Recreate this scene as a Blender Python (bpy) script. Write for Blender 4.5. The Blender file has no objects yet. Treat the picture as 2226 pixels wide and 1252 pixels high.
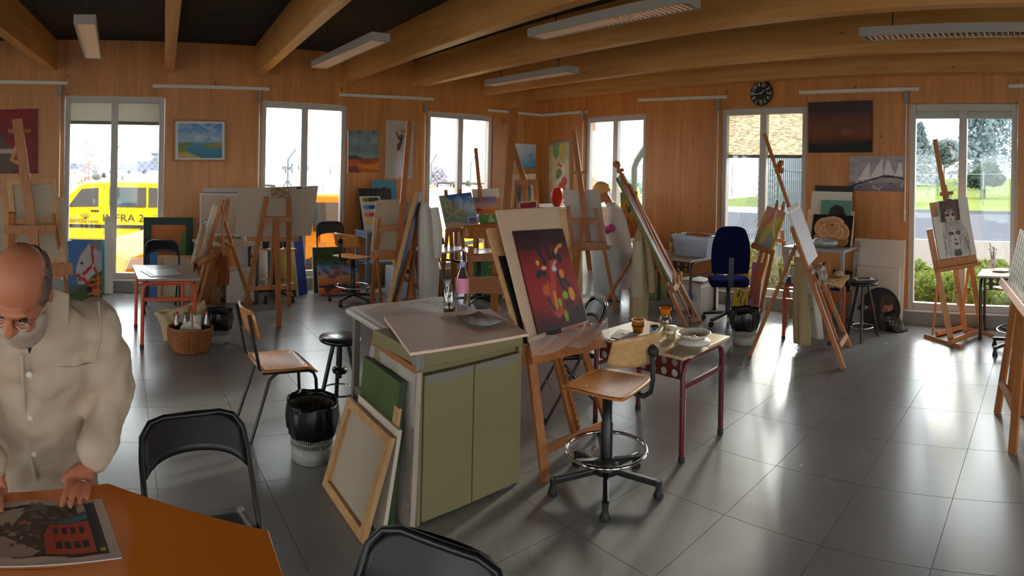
import bpy, bmesh, math, random
import numpy as np
from mathutils import Vector, Matrix, Euler

# ------------------------------------------------------------------ camera, sky, sun, exposure
scene = bpy.context.scene
COL = scene.collection
FPX, PXN, HOR, CAMH = 1289.4, 254.4, 369.8, 1.75      # px per radian, px of the left wall's normal, horizon row, eye height
ROLL = 26.7 / FPX
YAW = (1113.0 - PXN) / FPX
cam_d = bpy.data.cameras.new('camera')
cam_d.type = 'PANO'
cam_d.panorama_type = 'CENTRAL_CYLINDRICAL'
cam_d.central_cylindrical_range_u_min = -1113.0 / FPX
cam_d.central_cylindrical_range_u_max = 1113.0 / FPX
cam_d.central_cylindrical_range_v_min = -(1252.0 - HOR) / FPX
cam_d.central_cylindrical_range_v_max = HOR / FPX
cam_d.central_cylindrical_radius = 1.0
cam_d.clip_start = 0.05
cam_d.clip_end = 600
cam = bpy.data.objects.new('camera', cam_d)
COL.objects.link(cam)
CAMR = Matrix.Rotation(-YAW, 3, 'Z') @ Matrix.Rotation(math.pi / 2, 3, 'X') @ Matrix.Rotation(ROLL, 3, 'Z')
cam.matrix_world = Matrix.Translation((0, 0, CAMH)) @ CAMR.to_4x4()
scene.camera = cam

world = bpy.data.worlds.new('world')
scene.world = world
world.use_nodes = True
wn = world.node_tree
wn.nodes['Background'].inputs['Color'].default_value = (0.97, 0.98, 1.0, 1)
wn.nodes['Background'].inputs['Strength'].default_value = 3.2

SUN_AZ = (1850 - PXN) / FPX
SUN_EL = math.radians(16)
sun_d = bpy.data.lights.new('sun', 'SUN')
sun_d.energy = 5.0
sun_d.color = (1.0, 0.93, 0.80)
sun_d.angle = math.radians(9.0)
sun = bpy.data.objects.new('sun', sun_d)
COL.objects.link(sun)
sdir = Vector((math.sin(SUN_AZ) * math.cos(SUN_EL), math.cos(SUN_AZ) * math.cos(SUN_EL), math.sin(SUN_EL)))
sun.rotation_euler = sdir.to_track_quat('Z', 'Y').to_euler()
sun.location = sdir * 60

scene.view_settings.view_transform = 'Standard'
scene.view_settings.look = 'None'
scene.view_settings.exposure = 1.2
scene.view_settings.gamma = 1.0
scene.view_settings.use_curve_mapping = False
try:
    scene.cycles.use_denoising = True
    scene.cycles.max_bounces = 10
    scene.cycles.diffuse_bounces = 6
    scene.cycles.sample_clamp_indirect = 6.0
    scene.cycles.caustics_reflective = False
    scene.cycles.caustics_refractive = False
except Exception:
    pass

# ------------------------------------------------------------------ where things stand
D1, D2 = 8.02, 6.96            # left wall is the plane y = D1, right wall the plane x = D2
ZC = 3.40                      # ceiling
def ray(x, y):
    a = (x - 1113.0) / FPX
    d = CAMR @ Vector((math.sin(a), (HOR - y) / FPX, -math.cos(a)))
    return d
def P(x, y, z=0.0):            # the point at height z seen there
    d = ray(x, y); s = (z - CAMH) / d.z
    return Vector((d.x * s, d.y * s, z))
def D(x, y, r):                # the point at ground distance r seen there
    d = ray(x, y); s = r / math.hypot(d.x, d.y)
    return Vector((d.x * s, d.y * s, CAMH + d.z * s))
def WL(x, y, off=0.0):         # on the left wall
    d = ray(x, y); s = (D1 - off) / d.y
    return Vector((d.x * s, d.y * s, CAMH + d.z * s))
def WR(x, y, off=0.0):         # on the right wall
    d = ray(x, y); s = (D2 - off) / d.x
    return Vector((d.x * s, d.y * s, CAMH + d.z * s))
def RG(x, y, z=0.0):
    p = P(x, y, z); return math.hypot(p.x, p.y)

# ------------------------------------------------------------------ materials
MATS = {}
def lin(c):
    return tuple(((v / 255.0) / 12.92 if v / 255.0 <= 0.04045 else ((v / 255.0 + 0.055) / 1.055) ** 2.4) for v in c)
def mat(name, rgb, rough=0.5, metal=0.0, spec=0.5, **kw):
    if name in MATS: return MATS[name]
    m = bpy.data.materials.new(name); m.use_nodes = True
    b = m.node_tree.nodes['Principled BSDF']
    c = lin(rgb)
    b.inputs['Base Color'].default_value = (*c, 1)
    b.inputs['Roughness'].default_value = rough
    b.inputs['Metallic'].default_value = metal
    b.inputs['Specular IOR Level'].default_value = spec
    if 'trans' in kw: b.inputs['Transmission Weight'].default_value = kw['trans']
    if 'coat' in kw: b.inputs['Coat Weight'].default_value = kw['coat']; b.inputs['Coat Roughness'].default_value = 0.08
    if 'sheen' in kw: b.inputs['Sheen Weight'].default_value = kw['sheen']
    if 'sss' in kw: b.inputs['Subsurface Weight'].default_value = kw['sss']; b.inputs['Subsurface Radius'].default_value = (.02, .008, .004)
    nz = kw.get('noise')
    if nz:
        nt = m.node_tree
        tc = nt.nodes.new('ShaderNodeTexCoord')
        t = nt.nodes.new('ShaderNodeTexNoise'); t.inputs['Scale'].default_value = nz[0]; t.inputs['Detail'].default_value = 5
        mp = nt.nodes.new('ShaderNodeMapping'); mp.inputs['Scale'].default_value = kw.get('stretch', (1, 1, 1))
        nt.links.new(tc.outputs['Object'], mp.inputs[0]); nt.links.new(mp.outputs[0], t.inputs['Vector'])
        mix = nt.nodes.new('ShaderNodeMix'); mix.data_type = 'RGBA'
        k = nz[1]
        mix.inputs['A'].default_value = (*[v * (1 - k) for v in c], 1)
        mix.inputs['B'].default_value = (*[min(1, v * (1 + k)) for v in c], 1)
        nt.links.new(t.outputs['Fac'], mix.inputs['Factor']); nt.links.new(mix.outputs['Result'], b.inputs['Base Color'])
        if 'bump' in kw:
            bp = nt.nodes.new('ShaderNodeBump'); bp.inputs['Strength'].default_value = kw['bump']; bp.inputs['Distance'].default_value = 0.01
            nt.links.new(t.outputs['Fac'], bp.inputs['Height']); nt.links.new(bp.outputs[0], b.inputs['Normal'])
    MATS[name] = m
    return m
def wood(name, light, dark, axis='Z', scale=1.0, rough=0.45, knots=0.0, world_co=False):
    if name in MATS: return MATS[name]
    m = bpy.data.materials.new(name); m.use_nodes = True
    nt = m.node_tree; b = nt.nodes['Principled BSDF']; N = nt.nodes.new; L = nt.links.new
    b.inputs['Roughness'].default_value = rough
    if world_co:
        g = N('ShaderNodeNewGeometry'); co = g.outputs['Position']
    else:
        g = N('ShaderNodeTexCoord'); co = g.outputs['Object']
    mp = N('ShaderNodeMapping')
    s = [14 * scale] * 3; s['XYZ'.index(axis)] = 1.1 * scale
    mp.inputs['Scale'].default_value = s
    L(co, mp.inputs[0])
    t = N('ShaderNodeTexNoise'); t.inputs['Scale'].default_value = 2.2; t.inputs['Detail'].default_value = 6; t.inputs['Distortion'].default_value = 0.6
    L(mp.outputs[0], t.inputs['Vector'])
    r = N('ShaderNodeValToRGB')
    r.color_ramp.elements[0].color = (*lin(dark), 1); r.color_ramp.elements[0].position = 0.3
    r.color_ramp.elements[1].color = (*lin(light), 1); r.color_ramp.elements[1].position = 0.7
    L(t.outputs['Fac'], r.inputs[0])
    out = r.outputs[0]
    if knots > 0:
        # board to board variation
        mb = N('ShaderNodeMapping'); sb = [7.5] * 3; sb['XYZ'.index(axis)] = 0.0; mb.inputs['Scale'].default_value = sb
        L(co, mb.inputs[0])
        fl = N('ShaderNodeVectorMath'); fl.operation = 'FLOOR'; L(mb.outputs[0], fl.inputs[0])
        wnz = N('ShaderNodeTexWhiteNoise'); L(fl.outputs[0], wnz.inputs['Vector'])
        mr = N('ShaderNodeMapRange'); mr.inputs['To Min'].default_value = 0.88; mr.inputs['To Max'].default_value = 1.08
        L(wnz.outputs['Value'], mr.inputs['Value'])
        mul = N('ShaderNodeVectorMath'); mul.operation = 'SCALE'; L(out, mul.inputs[0]); L(mr.outputs[0], mul.inputs['Scale'])
        out = mul.outputs[0]
        # knots
        mk = N('ShaderNodeMapping'); sk = [5.0] * 3; sk['XYZ'.index(axis)] = 2.6; mk.inputs['Scale'].default_value = sk
        sx_ = N('ShaderNodeSeparateXYZ'); L(co, sx_.inputs[0]); au, av = ('X', 'Y') if axis == 'Z' else ('X', 'Z')
        ad_ = N('ShaderNodeMath'); L(sx_.outputs[au], ad_.inputs[0]); L(sx_.outputs[av], ad_.inputs[1])
        cb_ = N('ShaderNodeCombineXYZ'); L(ad_.outputs[0], cb_.inputs[0]); L(sx_.outputs[axis], cb_.inputs['XYZ'.index(axis)])
        L(cb_.outputs[0], mk.inputs[0])
        v = N('ShaderNodeTexVoronoi'); v.voronoi_dimensions = '3D'; v.inputs['Scale'].default_value = 1.0; L(mk.outputs[0], v.inputs['Vector'])
        sep = N('ShaderNodeSeparateColor'); L(v.outputs['Color'], sep.inputs[0])
        gt = N('ShaderNodeMath'); gt.operation = 'GREATER_THAN'; gt.inputs[1].default_value = 1.0 - knots; L(sep.outputs[0], gt.inputs[0])
        dr = N('ShaderNodeMapRange'); dr.inputs['From Min'].default_value = 0.035; dr.inputs['From Max'].default_value = 0.11
        dr.inputs['To Min'].default_value = 0.85; dr.inputs['To Max'].default_value = 0.0; L(v.outputs['Distance'], dr.inputs['Value'])
        mm = N('ShaderNodeMath'); mm.operation = 'MULTIPLY'; L(gt.outputs[0], mm.inputs[0]); L(dr.outputs[0], mm.inputs[1])
        mix = N('ShaderNodeMix'); mix.data_type = 'RGBA'; L(mm.outputs[0], mix.inputs['Factor']); L(out, mix.inputs['A'])
        mix.inputs['B'].default_value = (*lin((70, 38, 14)), 1)
        out = mix.outputs['Result']
    L(out, b.inputs['Base Color'])
    MATS[name] = m
    return m
def paint_mat():
    if 'paint' in MATS: return MATS['paint']
    m = bpy.data.materials.new('paint'); m.use_nodes = True
    nt = m.node_tree; b = nt.nodes['Principled BSDF']
    a = nt.nodes.new('ShaderNodeAttribute'); a.attribute_name = 'Col'
    nt.links.new(a.outputs['Color'], b.inputs['Base Color'])
    b.inputs['Roughness'].default_value = 0.5; b.inputs['Specular IOR Level'].default_value = 0.3
    MATS['paint'] = m
    return m
def glass_mat(name, tint=(255, 255, 255), refl=0.06):
    if name in MATS: return MATS[name]
    m = bpy.data.materials.new(name); m.use_nodes = True
    nt = m.node_tree; nt.nodes.remove(nt.nodes['Principled BSDF'])
    tr = nt.nodes.new('ShaderNodeBsdfTransparent'); tr.inputs[0].default_value = (*lin(tint), 1)
    gl = nt.nodes.new('ShaderNodeBsdfGlossy'); gl.inputs['Roughness'].default_value = 0.03
    fr = nt.nodes.new('ShaderNodeLayerWeight'); fr.inputs['Blend'].default_value = 0.25
    mr = nt.nodes.new('ShaderNodeMapRange'); mr.inputs['To Min'].default_value = refl; mr.inputs['To Max'].default_value = min(1, refl * 10)
    nt.links.new(fr.outputs['Facing'], mr.inputs['Value'])
    mx = nt.nodes.new('ShaderNodeMixShader')
    nt.links.new(mr.outputs[0], mx.inputs[0]); nt.links.new(tr.outputs[0], mx.inputs[1]); nt.links.new(gl.outputs[0], mx.inputs[2])
    nt.links.new(mx.outputs[0], nt.nodes['Material Output'].inputs[0])
    MATS[name] = m
    return m
def film_mat(name, rgb, op=.35):
    if name in MATS: return MATS[name]
    m = bpy.data.materials.new(name); m.use_nodes = True; nt = m.node_tree; b = nt.nodes['Principled BSDF']
    b.inputs['Base Color'].default_value = (*lin(rgb), 1); b.inputs['Roughness'].default_value = .18
    tr = nt.nodes.new('ShaderNodeBsdfTransparent'); mx = nt.nodes.new('ShaderNodeMixShader'); mx.inputs[0].default_value = op
    nt.links.new(tr.outputs[0], mx.inputs[1]); nt.links.new(b.outputs[0], mx.inputs[2]); nt.links.new(mx.outputs[0], nt.nodes['Material Output'].inputs[0])
    MATS[name] = m
    return m
def cloth_mat(name, rgb, transl=0.25, rough=0.85):
    if name in MATS: return MATS[name]
    m = bpy.data.materials.new(name); m.use_nodes = True
    nt = m.node_tree; b = nt.nodes['Principled BSDF']
    b.inputs['Base Color'].default_value = (*lin(rgb), 1); b.inputs['Roughness'].default_value = rough
    b.inputs['Specular IOR Level'].default_value = 0.2
    t = nt.nodes.new('ShaderNodeBsdfTranslucent'); t.inputs[0].default_value = (*lin(rgb), 1)
    mx = nt.nodes.new('ShaderNodeMixShader'); mx.inputs[0].default_value = transl
    nt.links.new(b.outputs[0], mx.inputs[1]); nt.links.new(t.outputs[0], mx.inputs[2])
    nt.links.new(mx.outputs[0], nt.nodes['Material Output'].inputs[0])
    MATS[name] = m
    return m

# ------------------------------------------------------------------ mesh building
class MB:
    def __init__(self): self.v = []; self.f = []; self.sm = []
    def add(self, vs, fs, smooth=False):
        o = len(self.v); self.v += [Vector(p) for p in vs]
        self.f += [tuple(i + o for i in f) for f in fs]; self.sm += [smooth] * len(fs)
        return self
    def box(self, c, s, R=None):
        c = Vector(c); h = Vector(s) / 2
        vs = []
        for sx in (-1, 1):
            for sy in (-1, 1):
                for sz in (-1, 1):
                    p = Vector((sx * h.x, sy * h.y, sz * h.z))
                    if R is not None: p = R @ p
                    vs.append(c + p)
        return self.add(vs, [(0, 1, 3, 2), (4, 6, 7, 5), (0, 4, 5, 1), (2, 3, 7, 6), (0, 2, 6, 4), (1, 5, 7, 3)])
    def bar(self, p0, p1, w, t, n=None):          # w across, t along n
        p0 = Vector(p0); p1 = Vector(p1); d = (p1 - p0).normalized()
        if n is None: n = Vector((0, 0, 1)) if abs(d.z) < 0.9 else Vector((0, 1, 0))
        n = Vector(n); n = (n - d * n.dot(d)).normalized(); s = d.cross(n)
        vs = []
        for p in (p0, p1):
            for a, b in ((-1, -1), (1, -1), (1, 1), (-1, 1)):
                vs.append(p + s * (a * w / 2) + n * (b * t / 2))
        return self.add(vs, [(3, 2, 1, 0), (4, 5, 6, 7), (0, 1, 5, 4), (1, 2, 6, 5), (2, 3, 7, 6), (3, 0, 4, 7)])
    def tube(self, pts, r, n=8, closed=False):
        pts = [Vector(p) for p in pts]; m = len(pts); vs = []; rs = r if isinstance(r, (list, tuple)) else [r] * m
        ref = None
        for i, p in enumerate(pts):
            a = pts[(i - 1) % m] if (closed or i > 0) else p
            b = pts[(i + 1) % m] if (closed or i < m - 1) else p
            d = (b - a).normalized()
            if ref is None:
                ref = d.orthogonal().normalized()
            ref = (ref - d * ref.dot(d)).normalized(); s = d.cross(ref)
            for k in range(n):
                t = 2 * math.pi * k / n
                vs.append(p + (ref * math.cos(t) + s * math.sin(t)) * rs[i])
        fs = []
        for i in range(m if closed else m - 1):
            j = (i + 1) % m
            for k in range(n):
                l = (k + 1) % n
                fs.append((i * n + k, i * n + l, j * n + l, j * n + k))
        self.add(vs, fs, True)
        if not closed:
            self.add(vs[:n], [tuple(range(n))[::-1]]); self.add(vs[-n:], [tuple(range(n))])
        return self
    def lathe(self, prof, c=(0, 0, 0), n=20, R=None, cap=True):
        c = Vector(c); vs = []
        for (r, z) in prof:
            for k in range(n):
                t = 2 * math.pi * k / n; p = Vector((r * math.cos(t), r * math.sin(t), z))
                if R is not None: p = R @ p
                vs.append(c + p)
        fs = []
        for i in range(len(prof) - 1):
            for k in range(n):
                l = (k + 1) % n; fs.append((i * n + k, i * n + l, (i + 1) * n + l, (i + 1) * n + k))
        self.add(vs, fs, True)
        if cap:
            self.add(vs[:n], [tuple(range(n))[::-1]]); self.add(vs[-n:], [tuple(range(n))])
        return self
    def prism(self, poly, off):                   # closed 3-D polygon extruded by a vector
        poly = [Vector(p) for p in poly]; off = Vector(off); n = len(poly)
        vs = poly + [p + off for p in poly]
        fs = [tuple(range(n))[::-1], tuple(range(n, 2 * n))] + [(i, (i + 1) % n, n + (i + 1) % n, n + i) for i in range(n)]
        return self.add(vs, fs)
    def grid(self, fn, nu, nv, smooth=True):      # fn(u,v) -> point
        vs = [fn(i / nu, j / nv) for j in range(nv + 1) for i in range(nu + 1)]
        fs = [(j * (nu + 1) + i, j * (nu + 1) + i + 1, (j + 1) * (nu + 1) + i + 1, (j + 1) * (nu + 1) + i) for j in range(nv) for i in range(nu)]
        return self.add(vs, fs, smooth)
    def ball(self, c, r, n=12, m=8, R=None):
        c = Vector(c); r = Vector(r) if not isinstance(r, (int, float)) else Vector((r, r, r))
        vs = []
        for j in range(m + 1):
            ph = math.pi * j / m
            for k in range(n):
                t = 2 * math.pi * k / n
                p = Vector((r.x * math.sin(ph) * math.cos(t), r.y * math.sin(ph) * math.sin(t), -r.z * math.cos(ph)))
                if R is not None: p = R @ p
                vs.append(c + p)
        fs = [(j * n + k, j * n + (k + 1) % n, (j + 1) * n + (k + 1) % n, (j + 1) * n + k) for j in range(m) for k in range(n)]
        return self.add(vs, fs, True)
    def build(self, name, material, parent=None, loc=None, bevel=0.0, subsurf=0, solid=0.0):
        o0 = Vector(loc) if loc is not None else Vector((0, 0, 0))
        me = bpy.data.meshes.new(name)
        me.from_pydata([tuple(p - o0) for p in self.v], [], self.f)
        me.polygons.foreach_set('use_smooth', self.sm)
        me.materials.append(material)
        me.update()
        o = bpy.data.objects.new(name, me); COL.objects.link(o)
        if parent is not None: o.parent = parent
        if parent is None and loc is not None: o.location = o0
        if solid:
            md = o.modifiers.new('solid', 'SOLIDIFY'); md.thickness = solid; md.offset = 0
        if bevel:
            md = o.modifiers.new('bevel', 'BEVEL'); md.width = bevel; md.segments = 2; md.limit_method = 'ANGLE'
        if subsurf:
            md = o.modifiers.new('sub', 'SUBSURF'); md.levels = subsurf; md.render_levels = subsurf
        return o
def tag(o, label=None, cat=None, group=None, kind=None):
    if label: o['label'] = label
    if cat: o['category'] = cat
    if group: o['group'] = group
    if kind: o['kind'] = kind
    return o
class Thing:
    """an Empty at the thing's base; parts are given in world coordinates unless local"""
    def __init__(self, name, label, cat, loc=(0, 0, 0), rz=0.0, group=None, kind=None):
        self.o = bpy.data.objects.new(name, None); COL.objects.link(self.o)
        self.o.empty_display_size = 0.1
        self.loc = Vector(loc); self.o.location = self.loc; self.o.rotation_euler = (0, 0, rz)
        tag(self.o, label, cat, group, kind)
    def part(self, name, mb, material, local=False, parent=None, label=None, **kw):
        ob = mb.build(name, material, self.o if parent is None else parent, None if local else self.loc, **kw)
        if label: ob['label'] = label
        return ob
def copy_thing(root, loc, rz, label, group=None, scale=None, skip=()):
    r = root.copy(); COL.objects.link(r); r.location = loc; r.rotation_euler = (0, 0, rz)
    if scale: r.scale = scale
    if label: r['label'] = label
    if group: r['group'] = group
    def kids(a, b):
        for ch in list(a.children):
            if ch.name.split('.')[0] in skip: continue
            c = ch.copy(); COL.objects.link(c); c.parent = b
            kids(ch, c)
    kids(root, r)
    return r
def aim(ax, ay):                 # rotation so that local +Y points along (ax, ay)
    return math.atan2(-ax, ay)

# ------------------------------------------------------------------ small painter for pictures (colours laid on a fine mesh)
class Pic:
    def __init__(self, w, h, c=(200, 200, 200)):
        self.w, self.h = w, h
        self.a = np.zeros((h, w, 3)); self.a[:] = c
        self.U, self.V = np.meshgrid((np.arange(w) + .5) / w, 1 - (np.arange(h) + .5) / h)   # v up
    def grad(self, stops, v0=0.0, v1=1.0):           # bottom to top
        t = np.clip((self.V - v0) / (v1 - v0), 0, 1); n = len(stops) - 1
        m = (self.V >= v0) & (self.V <= v1)
        xs = np.linspace(0, 1, n + 1)
        g = np.stack([np.interp(t, xs, [s[k] for s in stops]) for k in range(3)], -1)
        self.a[m] = g[m]; return self
    def mask(self, m, c, al=1.0):
        self.a[m] = self.a[m] * (1 - al) + np.array(c) * al; return self
    def poly(self, pts, c, al=1.0):
        x, y = self.U, self.V; m = np.zeros(x.shape, bool); n = len(pts)
        for i in range(n):
            x1, y1 = pts[i]; x2, y2 = pts[(i + 1) % n]
            if y1 == y2: continue
            cnd = ((y1 > y) != (y2 > y)) & (x < (x2 - x1) * (y - y1) / (y2 - y1) + x1)
            m ^= cnd
        return self.mask(m, c, al)
    def ell(self, cx, cy, rx, ry, c, rot=0, al=1.0):
        dx, dy = self.U - cx, self.V - cy; ca, sa = math.cos(rot), math.sin(rot)
        return self.mask(((dx * ca + dy * sa) / rx) ** 2 + ((-dx * sa + dy * ca) / ry) ** 2 < 1, c, al)
    def line(self, pts, wd, c, al=1.0):
        d = np.full(self.U.shape, 9.0)
        for (x1, y1), (x2, y2) in zip(pts[:-1], pts[1:]):
            L2 = (x2 - x1) ** 2 + (y2 - y1) ** 2 + 1e-9
            t = np.clip(((self.U - x1) * (x2 - x1) + (self.V - y1) * (y2 - y1)) / L2, 0, 1)
            d = np.minimum(d, np.hypot(self.U - x1 - t * (x2 - x1), self.V - y1 - t * (y2 - y1)))
        return self.mask(d < wd / 2, c, al)
    def blotch(self, seed, n, cols, rmin, rmax, al=0.6, box=(0, 0, 1, 1)):
        rn = random.Random(seed)
        for _ in range(n):
            self.ell(rn.uniform(box[0], box[2]), rn.uniform(box[1], box[3]), rn.uniform(rmin, rmax), rn.uniform(rmin, rmax) * .6, rn.choice(cols), rn.uniform(0, 3), al)
        return self
    def noise(self, seed, amp, cells=10):
        rg = np.random.RandomState(seed); g = rg.rand(cells + 1, cells + 1)
        xi = self.U * cells; yi = self.V * cells; x0 = np.clip(xi.astype(int), 0, cells - 1); y0 = np.clip(yi.astype(int), 0, cells - 1)
        fx, fy = xi - x0, yi - y0
        n = (g[y0, x0] * (1 - fx) + g[y0, x0 + 1] * fx) * (1 - fy) + (g[y0 + 1, x0] * (1 - fx) + g[y0 + 1, x0 + 1] * fx) * fy
        self.a = np.clip(self.a * (1 + amp * (n[..., None] - .5) * 2), 0, 255); return self
    def blur(self, k=1):
        for _ in range(k):
            p = np.pad(self.a, ((1, 1), (1, 1), (0, 0)), 'edge')
            self.a = (p[1:-1, 1:-1] * 2 + p[:-2, 1:-1] + p[2:, 1:-1] + p[1:-1, :-2] + p[1:-1, 2:]) / 6
        return self
def picture_mesh(name, BL, BR, TL, pic, parent, loc, fn=None, label=None):
    """a sheet of w x h little faces, each with its own colour"""
    w, h = pic.w, pic.h
    BL, BR, TL = Vector(BL), Vector(BR), Vector(TL)
    loc = Vector(loc)
    u = np.linspace(0, 1, w + 1); v = np.linspace(0, 1, h + 1)
    U, V = np.meshgrid(u, v)
    o = np.array(BL - loc); e1 = np.array(BR - BL); e2 = np.array(TL - BL)
    co = o + U[..., None] * e1 + V[..., None] * e2
    if fn is not None:
        nrm = np.array((BR - BL).cross(TL - BL).normalized()); co = co + fn(U, V)[..., None] * nrm
    co = co.reshape(-1, 3)
    idx = np.arange((w + 1) * (h + 1)).reshape(h + 1, w + 1)
    q = np.stack([idx[:-1, :-1], idx[:-1, 1:], idx[1:, 1:], idx[1:, :-1]], -1).reshape(-1, 4)
    me = bpy.data.meshes.new(name)
    me.vertices.add(len(co)); me.vertices.foreach_set('co', co.ravel())
    me.loops.add(q.size); me.loops.foreach_set('vertex_index', q.ravel().astype(np.int32))
    me.polygons.add(len(q)); me.polygons.foreach_set('loop_start', np.arange(0, q.size, 4, dtype=np.int32))
    me.update(calc_edges=True)
    at = me.color_attributes.new('Col', 'FLOAT_COLOR', 'CORNER')
    s = np.clip(pic.a[::-1], 0, 255) / 255.0        # row 0 = bottom
    s = np.where(s <= 0.04045, s / 12.92, ((s + 0.055) / 1.055) ** 2.4).reshape(-1, 3)
    c = np.concatenate([s, np.ones((len(s), 1))], 1); c = np.repeat(c, 4, axis=0)
    at.data.foreach_set('color', c.ravel().astype(np.float32))
    me.materials.append(paint_mat()); me.validate()
    ob = bpy.data.objects.new(name, me); COL.objects.link(ob)
    if parent is not None: ob.parent = parent
    else: ob.location = loc
    if label: ob['label'] = label
    return ob

def text_mesh(t, s, size, m, M, name='lettering', extrude=.0006):
    cu = bpy.data.curves.new('tmp_text', 'FONT'); cu.body = s; cu.size = size; cu.extrude = extrude; cu.align_x = 'CENTER'; cu.align_y = 'CENTER'
    ob = bpy.data.objects.new('tmp_text', cu); COL.objects.link(ob)
    me = bpy.data.meshes.new_from_object(ob.evaluated_get(bpy.context.evaluated_depsgraph_get())); bpy.data.objects.remove(ob)
    me.name = name; me.materials.clear(); me.materials.append(m)
    o = bpy.data.objects.new(name, me); COL.objects.link(o); o.parent = t.o; o.matrix_local = M
    if len(s) > 2: o['kind'] = 'stuff'
    return o
# ================================================================== THE ROOM
XL, YB = -6.0, -4.5            # far-left and rear ends of the room, behind the camera
SILL, WTOP, WTH = 0.165, 2.645, 0.24
m_wall = wood('wall_wood', (194, 130, 68), (174, 110, 54), 'Z', 0.55, 0.42, knots=0.42, world_co=True)
m_beam = wood('beam_wood', (208, 154, 90), (190, 130, 68), 'Y', 0.5, 0.5, knots=0.10, world_co=True)
m_frame = mat('window_frame', (176, 170, 164), 0.4)
m_sill = mat('window_sill', (205, 205, 202), 0.35)
m_base = mat('base_panel', (128, 126, 121), 0.5, noise=(3, .06))
m_ceil = mat('ceiling_black', (28, 29, 31), 0.9, noise=(60, .25))
m_grout = mat('floor_joint', (150, 149, 146), 0.5)
m_white = mat('white_plastic', (200, 197, 190), 0.4)
m_glass = glass_mat('pane_glass', (248, 252, 252), 0.035)
def tile_mat():
    m = bpy.data.materials.new('floor_tile'); m.use_nodes = True; nt = m.node_tree; b = nt.nodes['Principled BSDF']; N = nt.nodes.new; L = nt.links.new
    g = N('ShaderNodeNewGeometry')
    t = N('ShaderNodeTexNoise'); t.inputs['Scale'].default_value = 2.0; t.inputs['Detail'].default_value = 2
    L(g.outputs['Position'], t.inputs['Vector'])
    t2 = N('ShaderNodeTexNoise'); t2.inputs['Scale'].default_value = 45.0; t2.inputs['Detail'].default_value = 3
    L(g.outputs['Position'], t2.inputs['Vector'])
    ad = N('ShaderNodeMath'); ad.operation = 'MULTIPLY_ADD'; ad.inputs[1].default_value = .35; L(t2.outputs['Fac'], ad.inputs[0]); L(t.outputs['Fac'], ad.inputs[2])
    r = N('ShaderNodeValToRGB'); r.color_ramp.elements[0].position = .35; r.color_ramp.elements[1].position = 1.0
    r.color_ramp.elements[0].color = (*lin((130, 129, 126)), 1); r.color_ramp.elements[1].color = (*lin((137, 135, 132)), 1)
    L(ad.outputs[0], r.inputs[0]); L(r.outputs[0], b.inputs['Base Color'])
    rr = N('ShaderNodeMapRange'); rr.inputs['From Min'].default_value = .3; rr.inputs['From Max'].default_value = .7; rr.inputs['To Min'].default_value = .24; rr.inputs['To Max'].default_value = .28
    L(t.outputs['Fac'], rr.inputs['Value']); L(rr.outputs[0], b.inputs['Roughness'])
    bp = N('ShaderNodeBump'); bp.inputs['Strength'].default_value = .03; bp.inputs['Distance'].default_value = .01; L(t2.outputs['Fac'], bp.inputs['Height']); L(bp.outputs[0], b.inputs['Normal'])
    b.inputs['Specular IOR Level'].default_value = .9
    MATS['floor_tile'] = m; return m
m_tile = tile_mat()

# floor: a slab with vinyl tiles laid on it
fl = Thing('floor', 'grey stone-look tiled floor of the studio', None, (0, 0, 0), kind='structure')
fl.part('slab', MB().box(((XL + D2) / 2, (YB + D1) / 2, -0.0535), (D2 - XL + .4, D1 - YB + .4, .10)), m_grout)
TX, TY, GAP = 0.598, 0.532, 0.0035
tile_me = None
ix0, ix1, iy0, iy1 = -7, 7, -1, 14
for ix in range(ix0, ix1 + 1):
    for iy in range(iy0, iy1 + 1):
        x0 = 2.635 + (ix - 0) * TX - 0 * TX; x0 = 2.635 + ix * TX; y0 = 0.50 + iy * TY
        x1, y1 = min(x0 + TX, D2), min(y0 + TY, D1)
        if x1 - x0 < .02 or y1 - y0 < .02: continue
        full = (x1 - x0 > TX - .001) and (y1 - y0 > TY - .001)
        if full and tile_me is not None:
            o = bpy.data.objects.new('tile', tile_me); COL.objects.link(o); o.parent = fl.o
        else:
            w, h = x1 - x0 - GAP, y1 - y0 - GAP
            o = MB().box((w / 2 + GAP / 2, h / 2 + GAP / 2, -.003), (w, h, .006)).build('tile', m_tile, fl.o)
            if full: tile_me = o.data
        o.location = (x0, y0, 0)
xt0, yt0 = 2.635 + ix0 * TX, 0.50 + iy0 * TY
rest = MB(); rest.box(((XL + xt0) / 2, (YB + D1) / 2, -.003), (xt0 - XL - .004, D1 - YB, .006)); rest.box(((xt0 + D2) / 2, (YB + yt0) / 2, -.003), (D2 - xt0, yt0 - YB - .004, .006))
fl.part('tile_field', rest, m_tile)['kind'] = 'stuff'

# walls: timber panels between, above and below the windows
def th(x): return (x - PXN) / FPX
WINL = [(D1 * math.tan(th(a)), D1 * math.tan(th(b))) for a, b in ((139, 357), (567, 753), (928, 1071))]
WINR = [(D2 / math.tan(th(b)), D2 / math.tan(th(a))) for a, b in ((1271, 1402), (1565.5, 1752), (1974.5, 2211))]
wl = Thing('wall_left', 'knotty pine panelled wall with three tall windows', None, (0, D1, 0), kind='structure')
wr = Thing('wall_right', 'knotty pine panelled wall carrying the round clock', None, (D2, 0, 0), kind='structure')
G3 = .0015
def pan(th_, axis, a, b, z0, z1, off=0.0, depth=WTH):
    if axis == 'x': th_.part('panel', MB().box(((a + b) / 2, D1 + depth / 2 + off, (z0 + z1) / 2), (b - a - 2 * G3, depth, z1 - z0 - 2 * G3)), m_wall)
    else: th_.part('panel', MB().box((D2 + depth / 2 + off, (a + b) / 2, (z0 + z1) / 2), (depth, b - a - 2 * G3, z1 - z0 - 2 * G3)), m_wall)
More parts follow.
